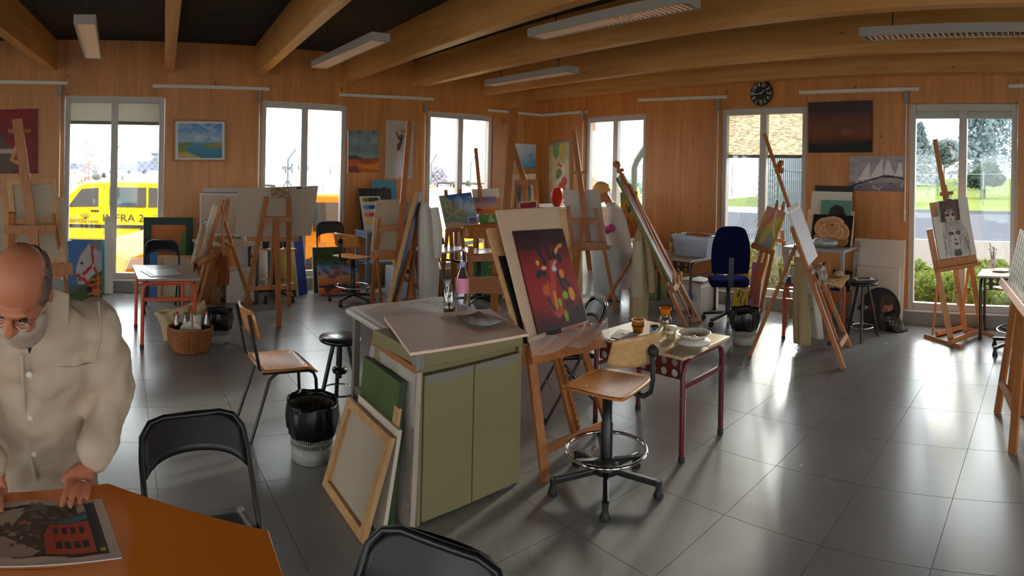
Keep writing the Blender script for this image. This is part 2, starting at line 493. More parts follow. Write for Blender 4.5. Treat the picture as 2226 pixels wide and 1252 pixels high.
edges = [XL] + [v for w in WINL for v in w] + [D2 + WTH]
piersL = [(edges[0], -3.2), (-3.2, edges[1]), (edges[2], (edges[2] + edges[3]) / 2 - .05), ((edges[2] + edges[3]) / 2 - .05, edges[3]), (edges[4], edges[5]), (edges[6], edges[7])]
for a, b in piersL: pan(wl, 'x', a, b, -.1, ZC)
for a, b in WINL: pan(wl, 'x', a, b, WTOP, ZC); pan(wl, 'x', a, b, -.5, SILL)
wrs = sorted(WINR)
e2 = [YB] + [v for w in wrs for v in w] + [D1]
for a, b in ((e2[0], e2[1] - 1.6), (e2[1] - 1.6, e2[1]), (e2[2], (e2[2] + e2[3]) / 2), ((e2[2] + e2[3]) / 2, e2[3]), (e2[4], (e2[4] + e2[5]) / 2), ((e2[4] + e2[5]) / 2, e2[5]), (e2[6], e2[7])): pan(wr, 'y', a, b, -.1, ZC)
for a, b in wrs: pan(wr, 'y', a, b, WTOP, ZC); pan(wr, 'y', a, b, -.5, SILL)
# rear walls, behind the camera, with unseen windows added for fill light
wb = Thing('wall_back', 'pine panelled wall behind the photographer', None, (0, YB, 0), kind='structure')
ws = Thing('wall_side', 'pine panelled wall on the far left side', None, (XL, 0, 0), kind='structure')
WINB = [(-5.0, -2.6), (-1.6, .8), (1.8, 4.2)]
WINS = [(-3.4, -1.2), (0.2, 2.4), (3.8, 6.0)]
eb = [XL - WTH] + [v for w in WINB for v in w] + [D2 + WTH]
for i in range(0, len(eb), 2): wb.part('panel', MB().box(((eb[i] + eb[i + 1]) / 2, YB - WTH / 2, ZC / 2), (eb[i + 1] - eb[i] - .003, WTH, ZC)), m_wall)
for a, b in WINB:
    wb.part('panel', MB().box(((a + b) / 2, YB - WTH / 2, (WTOP + ZC) / 2), (b - a, WTH, ZC - WTOP)), m_wall); wb.part('panel', MB().box(((a + b) / 2, YB - WTH / 2, SILL / 2), (b - a, WTH, SILL)), m_wall)
es = [YB] + [v for w in WINS for v in w] + [D1]
for i in range(0, len(es), 2): ws.part('panel', MB().box((XL - WTH / 2, (es[i] + es[i + 1]) / 2, ZC / 2), (WTH, es[i + 1] - es[i] - .003, ZC)), m_wall)
for a, b in WINS:
    ws.part('panel', MB().box((XL - WTH / 2, (a + b) / 2, (WTOP + ZC) / 2), (WTH, b - a, ZC - WTOP)), m_wall); ws.part('panel', MB().box((XL - WTH / 2, (a + b) / 2, SILL / 2), (WTH, b - a, SILL)), m_wall)

# windows
def window(n, axis, plane, a, b, inward, label):
    """axis 'x': the window runs along x in the plane y = plane; inward is the sign that points into the room"""
    def pt(s, d, z): return Vector((s, plane + inward * d, z)) if axis == 'x' else Vector((plane + inward * d, s, z))
    def bx(s0, s1, z0, z1, d0, d1):
        return MB().box(pt((s0 + s1) / 2, (d0 + d1) / 2, (z0 + z1) / 2), (s1 - s0, abs(d1 - d0), z1 - z0) if axis == 'x' else (abs(d1 - d0), s1 - s0, z1 - z0))
    w = Thing('window_%d' % n, label, None, pt((a + b) / 2, 0, SILL), kind='structure')
    d0, d1 = -.10, -.03
    w.part('frame_stile', bx(a + .004, a + .075, SILL + .004, WTOP - .004, d0, d1), m_frame, bevel=.004); w.part('frame_stile', bx(b - .075, b - .004, SILL + .004, WTOP - .004, d0, d1), m_frame, bevel=.004)
    w.part('frame_rail', bx(a + .076, b - .076, WTOP - .085, WTOP - .004, d0, d1), m_frame, bevel=.004); w.part('frame_rail', bx(a + .076, b - .076, SILL + .004, SILL + .085, d0, d1), m_frame, bevel=.004)
    c = (a + b) / 2
    w.part('mullion', bx(c - .048, c + .048, SILL + .086, WTOP - .086, d0 - .005, d1 + .005), m_frame, bevel=.004)
    for s0, s1 in ((a + .076, c - .049), (c + .049, b - .076)):
        w.part('pane', bx(s0, s1, SILL + .086, WTOP - .086, -.068, -.062), m_glass)
    w.part('sill', bx(a - .02, b + .02, SILL - .012, SILL + .003, -.03, .035), m_sill)
    return w, bx
wins = []
WLAB = ['tall window at the far left looking onto yellow vans', 'tall window between the lake picture and the desert painting', 'tall window behind the cliff painting, left of the room corner',
        'tall window behind the woman in the white coat', 'tall window with the half-lowered pale blind', 'tall window behind the pencil portrait easel']
for i, (a, b) in enumerate(WINL): wins.append(window(i + 1, 'x', D1, a, b, -1, WLAB[i]))
for i, (a, b) in enumerate(WINR): wins.append(window(i + 4, 'y', D2, a, b, -1, WLAB[i + 3]))
for i, (a, b) in enumerate(WINB): window(7 + i, 'x', YB, a, b, 1, 'wide fill-light window added in the wall behind the photographer')
for i, (a, b) in enumerate(WINS): window(10 + i, 'y', XL, a, b, 1, 'wide fill-light window added in the far left side wall')
# roller blinds outside windows 1, 5 and 6
def blind_mat():
    m = bpy.data.materials.new('blind_fabric'); m.use_nodes = True; nt = m.node_tree; b = nt.nodes['Principled BSDF']
    g = nt.nodes.new('ShaderNodeNewGeometry'); mp = nt.nodes.new('ShaderNodeMapping'); mp.inputs['Scale'].default_value = (60, 14, 90)
    t = nt.nodes.new('ShaderNodeTexNoise'); t.inputs['Scale'].default_value = 1.0; t.inputs['Detail'].default_value = 4
    nt.links.new(g.outputs['Position'], mp.inputs[0]); nt.links.new(mp.outputs[0], t.inputs['Vector'])
    r = nt.nodes.new('ShaderNodeValToRGB'); r.color_ramp.elements[0].color = (*lin((176, 162, 136)), 1); r.color_ramp.elements[1].color = (*lin((246, 238, 216)), 1)
    r.color_ramp.elements[0].position = .35; r.color_ramp.elements[1].position = .65
    nt.links.new(t.outputs['Fac'], r.inputs[0]); nt.links.new(r.outputs[0], b.inputs['Base Color']); b.inputs['Roughness'].default_value = .9
    tl = nt.nodes.new('ShaderNodeBsdfTranslucent'); nt.links.new(r.outputs[0], tl.inputs[0])
    tp = nt.nodes.new('ShaderNodeBsdfTransparent')
    mx = nt.nodes.new('ShaderNodeMixShader'); mx.inputs[0].default_value = .5; nt.links.new(b.outputs[0], mx.inputs[1]); nt.links.new(tl.outputs[0], mx.inputs[2])
    mx2 = nt.nodes.new('ShaderNodeMixShader'); mx2.inputs[0].default_value = .10; nt.links.new(mx.outputs[0], mx2.inputs[1]); nt.links.new(tp.outputs[0], mx2.inputs[2])
    nt.links.new(mx2.outputs[0], nt.nodes['Material Output'].inputs[0]); return m
m_blind = blind_mat()
m_blindbar = mat('blind_bar', (118, 112, 102), .5)
for (wi, zb, lab) in ((0, 2.27, 'grey roller blind drawn a little way down outside the far left window'), (4, 1.98, 'pale woven roller blind half lowered outside the window beneath the clock'), (5, WTOP - .17, 'rolled-up white roller blind at the top of the rightmost window')):
    w, bx = wins[wi]; a, b = (WINL + WINR)[wi]
    t = Thing('roller_blind', lab, 'blind', w.loc + Vector((0, 0, 0)))
    ax = 'x' if wi < 3 else 'y'
    t.part('fabric', bx(a + .02, b - .02, zb + .03, WTOP - .01, -.135, -.132), m_blind if wi == 4 else cloth_mat('blind_grey', (176, 172, 162), .5) if wi == 0 else m_white)
    t.part('bottom_bar', bx(a + .02, b - .02, zb, zb + .045, -.145, -.122), m_blindbar if wi != 5 else m_white)

# grey skirting panels along the foot of both walls
bl = Thing('baseboard_left', 'grey skirting panel along the foot of the left wall', None, (0, D1, 0), kind='structure')
for a, b in ((XL, -3.2), (-3.2, edges[1]), (edges[1], edges[3] - .6), (edges[3] - .6, edges[5] - .3), (edges[5] - .3, D2 - .022)): bl.part('panel', MB().box(((a + b) / 2, D1 - .01, .076), (b - a - .003, .02, .152)), m_base)
br = Thing('baseboard_right', 'grey skirting panel along the foot of the right wall', None, (D2, 0, 0), kind='structure')
for a, b in ((YB, -1.2), (-1.2, 1.9), (1.9, 4.6), (4.6, D1 - .002)): br.part('panel', MB().box((D2 - .01, (a + b) / 2, .076), (.02, b - a - .003, .152)), m_base)

# black ceiling panels and the glulam beams under them
ce = Thing('ceiling', 'black acoustic ceiling between timber beams', None, (0, 0, ZC), kind='structure')
BEAMS = [(-5.1, .10), (-3.75, .10), (-2.3, .10), (-.89, .10), (.69, .08), (1.93, .08), (3.25, .045), (4.40, .03), (5.72, .012), (6.84, 0.0)]
yy = YB - .2; xs_c = [XL - .3] + [(b[0]) for b in BEAMS] + [D2 + .3]
pm = None
for i in range(len(xs_c) - 1):
    k = 0; y = YB - .25
    while y < D1 + .24:
        y1 = min(y + 1.25, D1 + .25)
        ce.part('ceiling_panel', MB().box(((xs_c[i] + xs_c[i + 1]) / 2, (y + y1) / 2, ZC + .02), (xs_c[i + 1] - xs_c[i] - .006, y1 - y - .008, .04)), m_ceil)
        y = y1
ce.part('deck', MB().box(((XL + D2) / 2, (YB + D1) / 2, ZC + .08), (D2 - XL + 1.2, D1 - YB + 1.2, .08)), m_ceil)
roof_out = MB().box(((XL + D2) / 2, (YB + D1) / 2, ZC + .2), (D2 - XL + 1.6, D1 - YB + 1.6, .14))
ce.part('roof', roof_out, m_base)
BLAB = ['rear', 'rear', 'rear', 'glulam ceiling beam at the far left of the view', 'glulam ceiling beam running straight towards the camera left of centre', 'glulam ceiling beam right of the lamp nearest the left wall', 'glulam ceiling beam between the second lamp and the long lamp',
        'glulam ceiling beam crossing behind the long hanging lamp', 'glulam ceiling beam second from the right wall', 'glulam ceiling beam lying against the right wall']
for i, (bx_, sl) in enumerate(BEAMS):
    p0 = Vector((bx_, D1 + .02, 3.19)); L_ = D1 - YB
    p1 = Vector((bx_ - sl * L_, YB, 3.19))
    w_ = .125 if i < 9 else .18
    o = MB().bar(p0, p1, w_, .415, (0, 0, 1)).build('trim_%d' % (i + 1), m_beam, None, p0, bevel=.006)
    lab = BLAB[i] if BLAB[i] != 'rear' else 'glulam ceiling beam out of view on the left'
    tag(o, lab, None, 'glulam ceiling beams', 'structure')

# white rails above the windows, each with a crank for the blind
def rail(n, p0, p1, lab, wall):
    nrm = Vector((0, -1, 0)) if wall == 'l' else Vector((-1, 0, 0))
    o = MB().bar(p0 + nrm * .012, p1 + nrm * .012, .045, .022, nrm).build('trim_%d' % n, m_white, None, p0, bevel=.003)
    tag(o, lab, None, 'white picture rails', 'structure')
rail(11, WL(-40, 178), WL(147, 181), 'white rail on the wall above the red musician painting', 'l')
rail(12, WL(332, 187), WL(585, 194), 'white rail on the wall above the lake picture', 'l')
rail(13, WL(737, 206), WL(942, 216), 'white rail on the wall above the desert painting', 'l')
zc_ = 2.74
rail(14, Vector((WL(1060, 231).x, D1, zc_)), Vector((D2, D1, zc_)), 'white rail on the left wall running into the corner', 'l')
rail(15, Vector((D2, D1 - .02, zc_)), Vector((D2, WR(1278, 231).y, zc_)), 'white rail on the right wall running into the corner', 'r')
rail(16, WR(1388, 218), WR(1582, 211), 'white rail on the wall left of the clock', 'r')
rail(17, WR(1738, 202), WR(1998, 194), 'white rail on the wall above the dark sunset painting', 'r')
rail(18, WR(2192, 188), WR(2300, 186), 'white rail at the far right edge of the wall', 'r')
m_gear = mat('crank_gear', (135, 130, 122), .5)
for i, (x, yt, yb, wall, lab) in enumerate(((131, 186, 460, 'l', 'white blind crank left of the far left window'), (564, 200, 450, 'l', 'white blind crank left of the second window'), (924.5, 222, 470, 'l', 'white blind crank left of the third window'),
        (1267.5, 238, 420, 'r', 'white blind crank beside the framed tulip abstract'), (1561.5, 216, 520, 'r', 'white blind crank left of the blinded window'), (1970.5, 199, 480, 'r', 'white blind crank right of the sailboat painting'))):
    W_ = WL if wall == 'l' else WR
    a = W_(x, yt, .035); c = W_(x, yt + 22, .035); b = W_(x, yb, .03); b.x, b.y = c.x, c.y
    t = Thing('blind_crank', lab, 'crank', b)
    t.part('gear_box', MB().box((a + c) / 2, (.05, .05, .14)), m_gear, bevel=.006)
    t.part('rod', MB().tube([c - Vector((0, 0, .02)), b + Vector((0, 0, .14))], .008, 8), m_white)
    t.part('handle', MB().tube([b + Vector((0, 0, .14)), b], .013, 8), m_white)

# ceiling lamps
m_lamp = mat('lamp_housing', (150, 146, 140), .45)
m_louv = mat('lamp_louvre', (250, 212, 182), .4)  # peach base colour stands in for warm light reflected in the louvres
m_bmetal = mat('rod_dark', (40, 40, 42), .5)
m_tube = mat('lamp_tube', (225, 205, 185), .3)
def ceiling_lamp(x, y0, y1, lab):
    z = 2.87; t = Thing('ceiling_lamp', lab, 'lamp', (x, (y0 + y1) / 2, z), group='hanging louvred strip lamps')
    L_ = y1 - y0; yc = (y0 + y1) / 2
    h = MB(); h.box((x - .085, yc, z + .03), (.012, L_, .06)); h.box((x + .085, yc, z + .03), (.012, L_, .06)); h.box((x, yc, z + .066), (.182, L_, .012))
    h.box((x, y0 + .01, z + .03), (.17, .03, .06)); h.box((x, y1 - .01, z + .03), (.17, .03, .06))
    t.part('housing', h, m_lamp)
    t.part('tube', MB().tube([(x, y0 + .05, z + .044), (x, y1 - .05, z + .044)], .011, 8), m_tube)
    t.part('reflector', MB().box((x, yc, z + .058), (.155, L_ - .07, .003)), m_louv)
    n = 34; me = None
    for k in range(n):
        yk = y0 + .06 + (L_ - .12) * k / (n - 1)
        if me is None:
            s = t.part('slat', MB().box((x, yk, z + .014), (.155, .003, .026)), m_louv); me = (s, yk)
        else:
            s = me[0].copy(); COL.objects.link(s); s.parent = t.o; s.location = (0, yk - me[1], 0)
    for yk in (y0 + .25, y1 - .25): t.part('suspension_rod', MB().tube([(x, yk, z + .07), (x, yk, ZC)], .006, 6), m_bmetal)
ceiling_lamp(-.28, 4.80, 6.45, 'louvred strip lamp hanging above the left window, far left')
ceiling_lamp(2.24, 4.75, 6.40, 'louvred strip lamp hanging above the big white drawing board')
ceiling_lamp(3.25, 2.25, 3.85, 'long louvred strip lamp hanging at the top centre')
ceiling_lamp(4.66, 4.85, 6.45, 'small-looking louvred strip lamp hanging near the room corner')
ceiling_lamp(4.56, -.15, 1.50, 'louvred strip lamp hanging at the upper right')

# wall clock
def clock():
    c = WR(1655, 203, .02); t = Thing('wall_clock', 'round black wall clock with white numerals above the blinded window', 'clock', c)
    R = Matrix.Rotation(-math.pi / 2, 3, 'Y')
    t.part('case', MB().lathe([(.165, 0), (.17, .012), (.165, .03), (.155, .034)], c - Vector((-.02, 0, 0)), 36, R), mat('clock_black', (24, 24, 26), .35))
    m_num = mat('clock_white', (205, 205, 200), .5)
    for k in range(12):
        n = 12 if k == 0 else k; a = 2 * math.pi * k / 12
        # text faces -x : its right is -y
        M = Matrix(((0, 0, -1), (-1, 0, 0), (0, 1, 0)))
        text_mesh(t, str(n), .075 if k % 3 else .095, m_num, Matrix.Translation(Vector((-.0155, -math.sin(a) * .118, math.cos(a) * .118))) @ (M @ Matrix.Rotation(-a if k else 0, 3, 'Z')).to_4x4(), 'numeral')
    def hand(ang, ln, w): 
        d = Vector((0, -math.sin(ang), math.cos(ang)))
        return MB().bar(c + Vector((-.0175, 0, 0)) - d * .02, c + Vector((-.0175, 0, 0)) + d * ln, w, .002, (1, 0, 0))
    t.part('hour_hand', hand(math.radians(52), .07, .010), m_num); t.part('minute_hand', hand(math.radians(262), .11, .007), m_num)
clock()
# ================================================================== OUTSIDE
rnd = random.Random(7)
def sst(t): t = max(0.0, min(1.0, t)); return t * t * (3 - 2 * t)
def gz(x, y):
    z = -.12 - .38 * sst((y - 8.3) / 3.0)
    if x > 31.5 and y < 40: z += .14 + .022 * (x - 31.5)
    return z
m_asph = mat('asphalt', (76, 77, 84), .9, spec=0.0, noise=(30, .18))
m_yard = mat('yard_ground', (176, 172, 158), .95, spec=0.0, noise=(1.2, .25))
m_grav = mat('gravel_path', (98, 92, 87), .95, spec=0.0, noise=(40, .35))
m_lawn = mat('lawn_grass', (90, 100, 54), .95, spec=0.0, noise=(2.5, .3))
m_bounce = mat('pale_bounce_ground', (205, 200, 190), .9, spec=0.0)  # unseen ground round the building, kept pale to throw light up inside
m_kerb = mat('kerb_stone', (84, 86, 92), .8, spec=0.0)
def sheet(name, xs, ys, m, lab, dz=0.0):
    mb = MB(); nx, ny = len(xs), len(ys)
    mb.add([(x, y, gz(x, y) + dz) for y in ys for x in xs], [(j * nx + i, j * nx + i + 1, (j + 1) * nx + i + 1, (j + 1) * nx + i) for j in range(ny - 1) for i in range(nx - 1)])
    o = mb.build(name, m, None, (xs[0], ys[0], 0)); tag(o, lab, None, None, 'structure'); return o
lsp = lambda a, b, n: [a + (b - a) * i / n for i in range(n + 1)]
def hole_ground():
    # yard: everything beyond the left wall, parking asphalt near, pale field far
    sheet('ground_parking', lsp(-40, 31, 12), [8.26] + lsp(8.6, 11.6, 8) + [16, 20, 24], m_asph, 'grey asphalt of the parking area behind the left windows')
    sheet('ground_field', lsp(-160, 260, 10), [24, 40, 90, 180, 320], m_yard, 'pale dry ground of the airfield beyond the fence')
    sheet('ground_path', lsp(7.2, 17.7, 4), [-60, -20, 0, 8.26], m_grav, 'stony footpath outside the right windows', 0)
    sheet('ground_road', lsp(17.7, 31.4, 3), [-60, -20, 0, 8.26, 9.5, 11], m_asph, 'asphalt road seen through the rightmost window', .01)
    sheet('ground_lawn', lsp(31.6, 120, 12), [-80, -20, 0, 8.26, 24], m_lawn, 'green lawn rising beyond the road')
    sheet('ground_rear', [-60, 31], [-60, -30, -4.8], m_bounce, 'unseen ground behind the building, made pale to bounce light')
    sheet('ground_side', [-60, -6.3], [-4.8, 2, 8.26], m_bounce, 'unseen ground beside the building, made pale to bounce light')
    o = MB().box((31.5, -26, -.06), (.2, 68, .22)).build('trim_19', m_kerb, None, (31.5, -26, 0)); tag(o, 'grey kerb between road and lawn', None, None, 'structure')
hole_ground()

# ---- yellow vans
m_yel = mat('van_yellow', (232, 190, 20), .28, coat=.4)
m_yel_shade = mat('van_yellow_shade', (222, 150, 10), .5, spec=.25)  # the van yellow with shade put into its colour
m_vgl = mat('van_glass', (52, 66, 72), .06, spec=.8)
m_blk = mat('black_rubber', (26, 26, 27), .6)
m_chr = mat('chrome', (205, 205, 205), .12, metal=1.0)
m_red = mat('marking_red', (190, 30, 36), .5)
m_let = mat('van_lettering', (52, 46, 22), .5)
m_amb = mat('beacon_amber', (225, 140, 20), .3)
def van(label, loc, rz, mb_, text=True):
    t = Thing('van', label, 'van', loc, rz, group='yellow airport vans outside')
    W = .88
    prof = [(0.0, .34), (.02, .62), (.10, .86), (.55, .98), (.95, 1.06), (1.62, 1.66), (1.85, 1.74), (2.6, 1.79), (4.25, 1.75), (4.36, 1.62), (4.42, .9), (4.43, .36), (3.9, .26), (.5, .26)]
    n = len(prof); mb = MB(); rows = [(-W, .0), (-W + .03, .03), (W - .03, .03), (W, .0)]
    # tumblehome: upper part leans in
    def sec(y, s): return [Vector((x, y * (1 - .10 * max(0, z - .95)) , z)) for x, z in prof]
    L_, R_ = sec(-W, 0), sec(W, 0)
    mb.add(L_ + R_, [tuple(range(n)), tuple(range(2 * n - 1, n - 1, -1))] + [(i, n + i, n + (i + 1) % n, (i + 1) % n) for i in range(n)])
    body = t.part('body', mb, mb_, local=True, bevel=.05)
    def yz(z): return W * (1 - .10 * max(0, z - .95))
    def plate(name, poly, m, off=.012, side=-1, par=None):
        vs = [Vector((x, side * (yz(z) + off), z)) for x, z in poly]
        return t.part(name, MB().prism(vs, Vector((0, -side * .02, 0))), m, local=True, parent=par)
    for s in (-1, 1):
        plate('side_window', [(1.36, 1.10), (1.70, 1.56), (2.14, 1.60), (2.14, 1.12)], m_vgl, side=s)
        plate('side_window', [(2.42, 1.12), (2.42, 1.62), (3.36, 1.62), (3.36, 1.12)], m_vgl, side=s)
        plate('side_window', [(3.42, 1.12), (3.42, 1.62), (4.22, 1.60), (4.27, 1.14)], m_vgl, side=s)
        plate('trim_strip', [(.62, .58), (.62, .66), (4.3, .66), (4.3, .58)], m_blk, .02, s)
        h = plate('door_handle', [(1.95, .99), (1.95, 1.03), (2.16, 1.03), (2.16, .99)], m_blk, .03, s)
        for xs_ in (1.30, 2.28): plate('door_seam', [(xs_, .4), (xs_, 1.68), (xs_ + .012, 1.68), (xs_ + .012, .4)], m_blk, .006, s)
        t.part('mirror', MB().ball((1.32, s * 1.0, 1.14), (.06, .12, .10)), m_blk, local=True)
        plate('headlamp', [(.04, .70), (.10, .84), (.42, .88), (.36, .72)], mat('lamp_clear', (210, 215, 220), .15), .01, s)
    plate('fuel_flap', [(3.55, .92), (3.55, 1.06), (3.72, 1.06), (3.72, .92)], mb_, .012, -1)
    # windscreen
    t.part('windscreen', MB().add([(1.0, -.74, 1.10), (1.0, .74, 1.10), (1.60, .68, 1.665), (1.60, -.68, 1.665)], [(0, 1, 2, 3)]), mat('screen_glass', (150, 180, 200), .08, spec=.8), local=True, solid=.02)
    t.part('front_bumper', MB().box((.0, 0, .44), (.12, 1.6, .24)), mb_, local=True, bevel=.04)
    for k in range(6):
        t.part('hazard_stripe', MB().add([(-.066, -.75 + k * .26, .40), (-.066, -.62 + k * .26, .40), (-.066, -.52 + k * .26, .54), (-.066, -.65 + k * .26, .54)], [(0, 1, 2, 3)]), m_red if k % 2 == 0 else m_white, local=True, solid=.004)
    for wx in (.86, 3.56):
        for s in (-1, 1):
            R = Matrix.Rotation(math.pi / 2, 3, 'X')
            w = t.part('wheel', MB().lathe([(.18, -.1), (.30, -.1), (.33, -.07), (.33, .07), (.30, .1), (.18, .1)], (wx, s * .80, .33), 20, R), m_blk, local=True)
            t.part('wheel_rim', MB().lathe([(.02, -.105), (.19, -.105), (.20, -.06), (.20, .06), (.19, .105), (.02, .105)], (wx, s * .80, .33), 16, R), m_chr, local=True, parent=w)
            plate('wheel_arch', [(wx + .40 * math.cos(a), .33 + .40 * math.sin(a)) for a in [math.pi * k / 10 for k in range(11)]], m_blk, .004, s)
    # roof bars, beacon
    for xx in (2.15, 2.75): t.part('roof_bar', MB().tube([(xx, -.66, 1.80), (xx, -.62, 1.90), (xx, .62, 1.90), (xx, .66, 1.80)], .022, 6), m_blk, local=True)
    t.part('beacon', MB().lathe([(.06, 0), (.07, .03), (.06, .10), (.03, .14)], (2.25, -.2, 1.84), 12), m_blk, local=True)
    t.part('antenna_case', MB().ball((2.05, 0, 1.86), (.14, .10, .10)), m_blk, local=True)
    t.part('marker_lamp', MB().ball((1.62, -.6, 1.70), (.07, .04, .03)), m_amb, local=True)
    if text:
        def txt(s, x, z, size, m):
            return text_mesh(t, s, size, m, Matrix.Translation((x, -W - .014, z)) @ Matrix.Rotation(math.pi / 2, 4, 'X') @ Matrix.Diagonal((1.12, 1, 1, 1)), 'lettering', .003)
        txt('INFRA 2', 2.78, .83, .27, m_let)
        txt('AEROPORTS DE PARIS', 1.62, .73, .095, m_let)
        for k in range(5):
            an = math.radians(150 - 30 * k); c = Vector((1.80, -W - .012, .80))
            e = c + Vector((math.cos(an) * .15, 0, math.sin(an) * .16 + .02))
            md = (c + e) / 2 + Vector((math.sin(an) * .025, 0, -math.cos(an) * .02))
            t.part('emblem_leaf', MB().tube([c, md, e], .007, 5), m_let, local=True)
        t.part('emblem_line', MB().tube([(1.3, -W - .012, .79), (1.8, -W - .012, .79)], .006, 5), m_let, local=True)
    return t
v1 = D(152, 470, 14.0)
van('yellow airport van lettered INFRA 2 seen through the far left window', (-2.60, 16.0, gz(0, 13)), 0.0, m_yel)
van('shade-toned yellow van turned nose to the left, close outside the far left window', (-.16, 9.45, gz(0, 11.5)), math.radians(18), m_yel_shade, False)
van('yellow van parked further back behind the second window', (4.9, 15.6, gz(5, 15)), math.radians(10), m_yel, False)
van('yellow van with blue windscreen outside the third window', (5.9, 11.2, gz(6, 12)), math.radians(24), m_yel, False)
van('yellow van parked beyond the window behind the woman', (13.5, 16.5, gz(14, 16)), math.radians(-20), m_yel, False)

# ---- fences with cranked posts
m_post = mat('fence_green', (70, 92, 88), .6)
m_wire = mat('fence_wire', (150, 156, 156), .6)
m_grey = mat('fence_grey', (74, 86, 92), .6)
def fence(lab, p0, p1, n, h, arm, wires=True, brace=(), mp=m_post, step=.30):
    p0, p1 = Vector(p0), Vector(p1); t = Thing('fence', lab, 'fence', (p0 + p1) / 2)
    d = (p1 - p0).normalized(); tops = []
    for k in range(n):
        p = p0.lerp(p1, k / (n - 1)); p.z = gz(p.x, p.y)
        top = p + Vector((0, 0, h))
        po = t.part('post', MB().tube([p, top, top + d * arm[0] + Vector((0, 0, arm[1]))] if arm else [p, top], .045, 6), mp)
        tops.append((p, top))
        if k in brace:
            for s in (-1, 1): t.part('brace', MB().tube([p + d * s * 1.0, p + Vector((0, 0, h * .62))], .035, 6), mp)
    if wires:
        mb = MB(); L_ = (p1 - p0).length; m_ = int(L_ / step)
        for k in range(m_):
            for s in (-1, 1):
                a = p0.lerp(p1, k / m_); a.z = gz(a.x, a.y) + .05; b = a + d * s * h + Vector((0, 0, h - .05))
                mb.bar(a, b, .012, .012)
        o = t.part('chain_link', mb, m_wire); o['kind'] = 'stuff'
    for z in (.1, h):
        a = tops[0][0] + Vector((0, 0, z)); b = tops[-1][0] + Vector((0, 0, z)); t.part('line_wire', MB().bar(a, b, .02, .02), m_wire)
    return t
fence('tall chain-link fence with cranked posts across the airfield', (-14, 25, 0), (30, 29, 0), 17, 2.55, (.38, .48), True, (7, 8))
fence('low green fence posts with wire along the far left yard', (-6, 18.5, 0), (3, 18.5, 0), 4, 1.9, None, True, (), m_post, .22)
fence('security fence with cranked posts beyond the lawn', (52, -22, 0), (44, 26, 0), 15, 2.7, (.6, .55), True, (9,), m_grey, .5)
fence('short wire fence posts standing on the lawn', (37.5, 11, 0), (35, -3, 0), 3, 2.1, None, False)
# pale fence outside the blinded window
def palisade():
    a, b = D(1650, 400, 13.0), D(1778, 400, 15.0); a.z = b.z = 0; t = Thing('palisade_fence', 'blue-grey fence of upright pales outside the blinded window', 'fence', (a + b) / 2)
    first = None
    for k in range(30):
        p = a.lerp(b, k / 29); p.z = -.12
        if first is None: first = t.part('pale', MB().box(p + Vector((0, 0, 1.15)), (.035, .035, 2.3)), m_grey); fp = p
        else:
            o = first.copy(); COL.objects.link(o); o.parent = t.o; o.location = p - fp
    for z in (.3, 2.0): t.part('rail', MB().bar(a + Vector((0, 0, z - .12)), b + Vector((0, 0, z - .12)), .05, .04), m_grey)
palisade()
t = Thing('chain_link_panel', 'diamond wire mesh panel just outside the blinded window', 'fence', (10.6, 5.7, -.12))
mb = MB(); a, b = Vector((10.0, 4.9, -.1)), Vector((11.8, 7.2, -.1)); d = (b - a).normalized()
for k in range(-16, 24):
    for s in (-1, 1):
        q = a + d * (k * .12) + (d * 0); e = q + d * s * 1.9 + Vector((0, 0, 1.9))
        s0, s1 = q, e
        def clip(p): return (p - a).dot(d)
        L_ = (b - a).length; c0, c1 = clip(s0), clip(s1)
        t0 = 0.0; t1 = 1.0
        if c1 != c0:
            ta, tb = (0 - c0) / (c1 - c0), (L_ - c0) / (c1 - c0); t0 = max(0, min(ta, tb)); t1 = min(1, max(ta, tb))
        if t1 > t0: mb.bar(s0.lerp(s1, t0), s0.lerp(s1, t1), .006, .006)
o = t.part('wire_mesh', mb, m_grey); o['kind'] = 'stuff'
for p in (a, b): t.part('post', MB().tube([p, p + Vector((0, 0, 2.0))], .03, 6), m_post)

# cranked green post close outside the window behind the woman
p = D(1377, 500, 11.0); p.z = gz(p.x, p.y)
t = Thing('fence_post', 'thick bent grey-green post outside the window behind the woman', 'post', p)
q = D(1379, 365, 11.0); t.part('shaft', MB().tube([p, q, D(1384, 350, 11.0), D(1402, 322, 11.0)], .06, 8), m_post)

# ---- plants
m_leafs = {}
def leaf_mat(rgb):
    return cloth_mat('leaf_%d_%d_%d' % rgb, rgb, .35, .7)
def foliage(pts, size, seed, flat=.0):
    r = random.Random(seed); vs = []; fs = []
    for p in pts:
        a = Vector((r.gauss(0, 1), r.gauss(0, 1), r.gauss(0, 1) * (1 - flat))).normalized(); b = a.orthogonal().normalized()
        b = (Matrix.Rotation(r.uniform(0, 6.28), 3, a) @ b); s = size * r.uniform(.6, 1.4); o = len(vs)
        vs += [p - a * s, p + b * s * .45, p + a * s, p - b * s * .45]; fs.append((o, o + 1, o + 2, o + 3))
    mb = MB(); mb.v = vs; mb.f = fs; mb.sm = [False] * len(fs); return mb
def cloud(c, rad, n, seed, shell=.5):
    r = random.Random(seed); out = []
    while len(out) < n:
        v = Vector((r.uniform(-1, 1), r.uniform(-1, 1), r.uniform(-1, 1)))
        if shell < v.length < 1: out.append(Vector((c[0] + v.x * rad[0], c[1] + v.y * rad[1], c[2] + v.z * rad[2])))
    return out
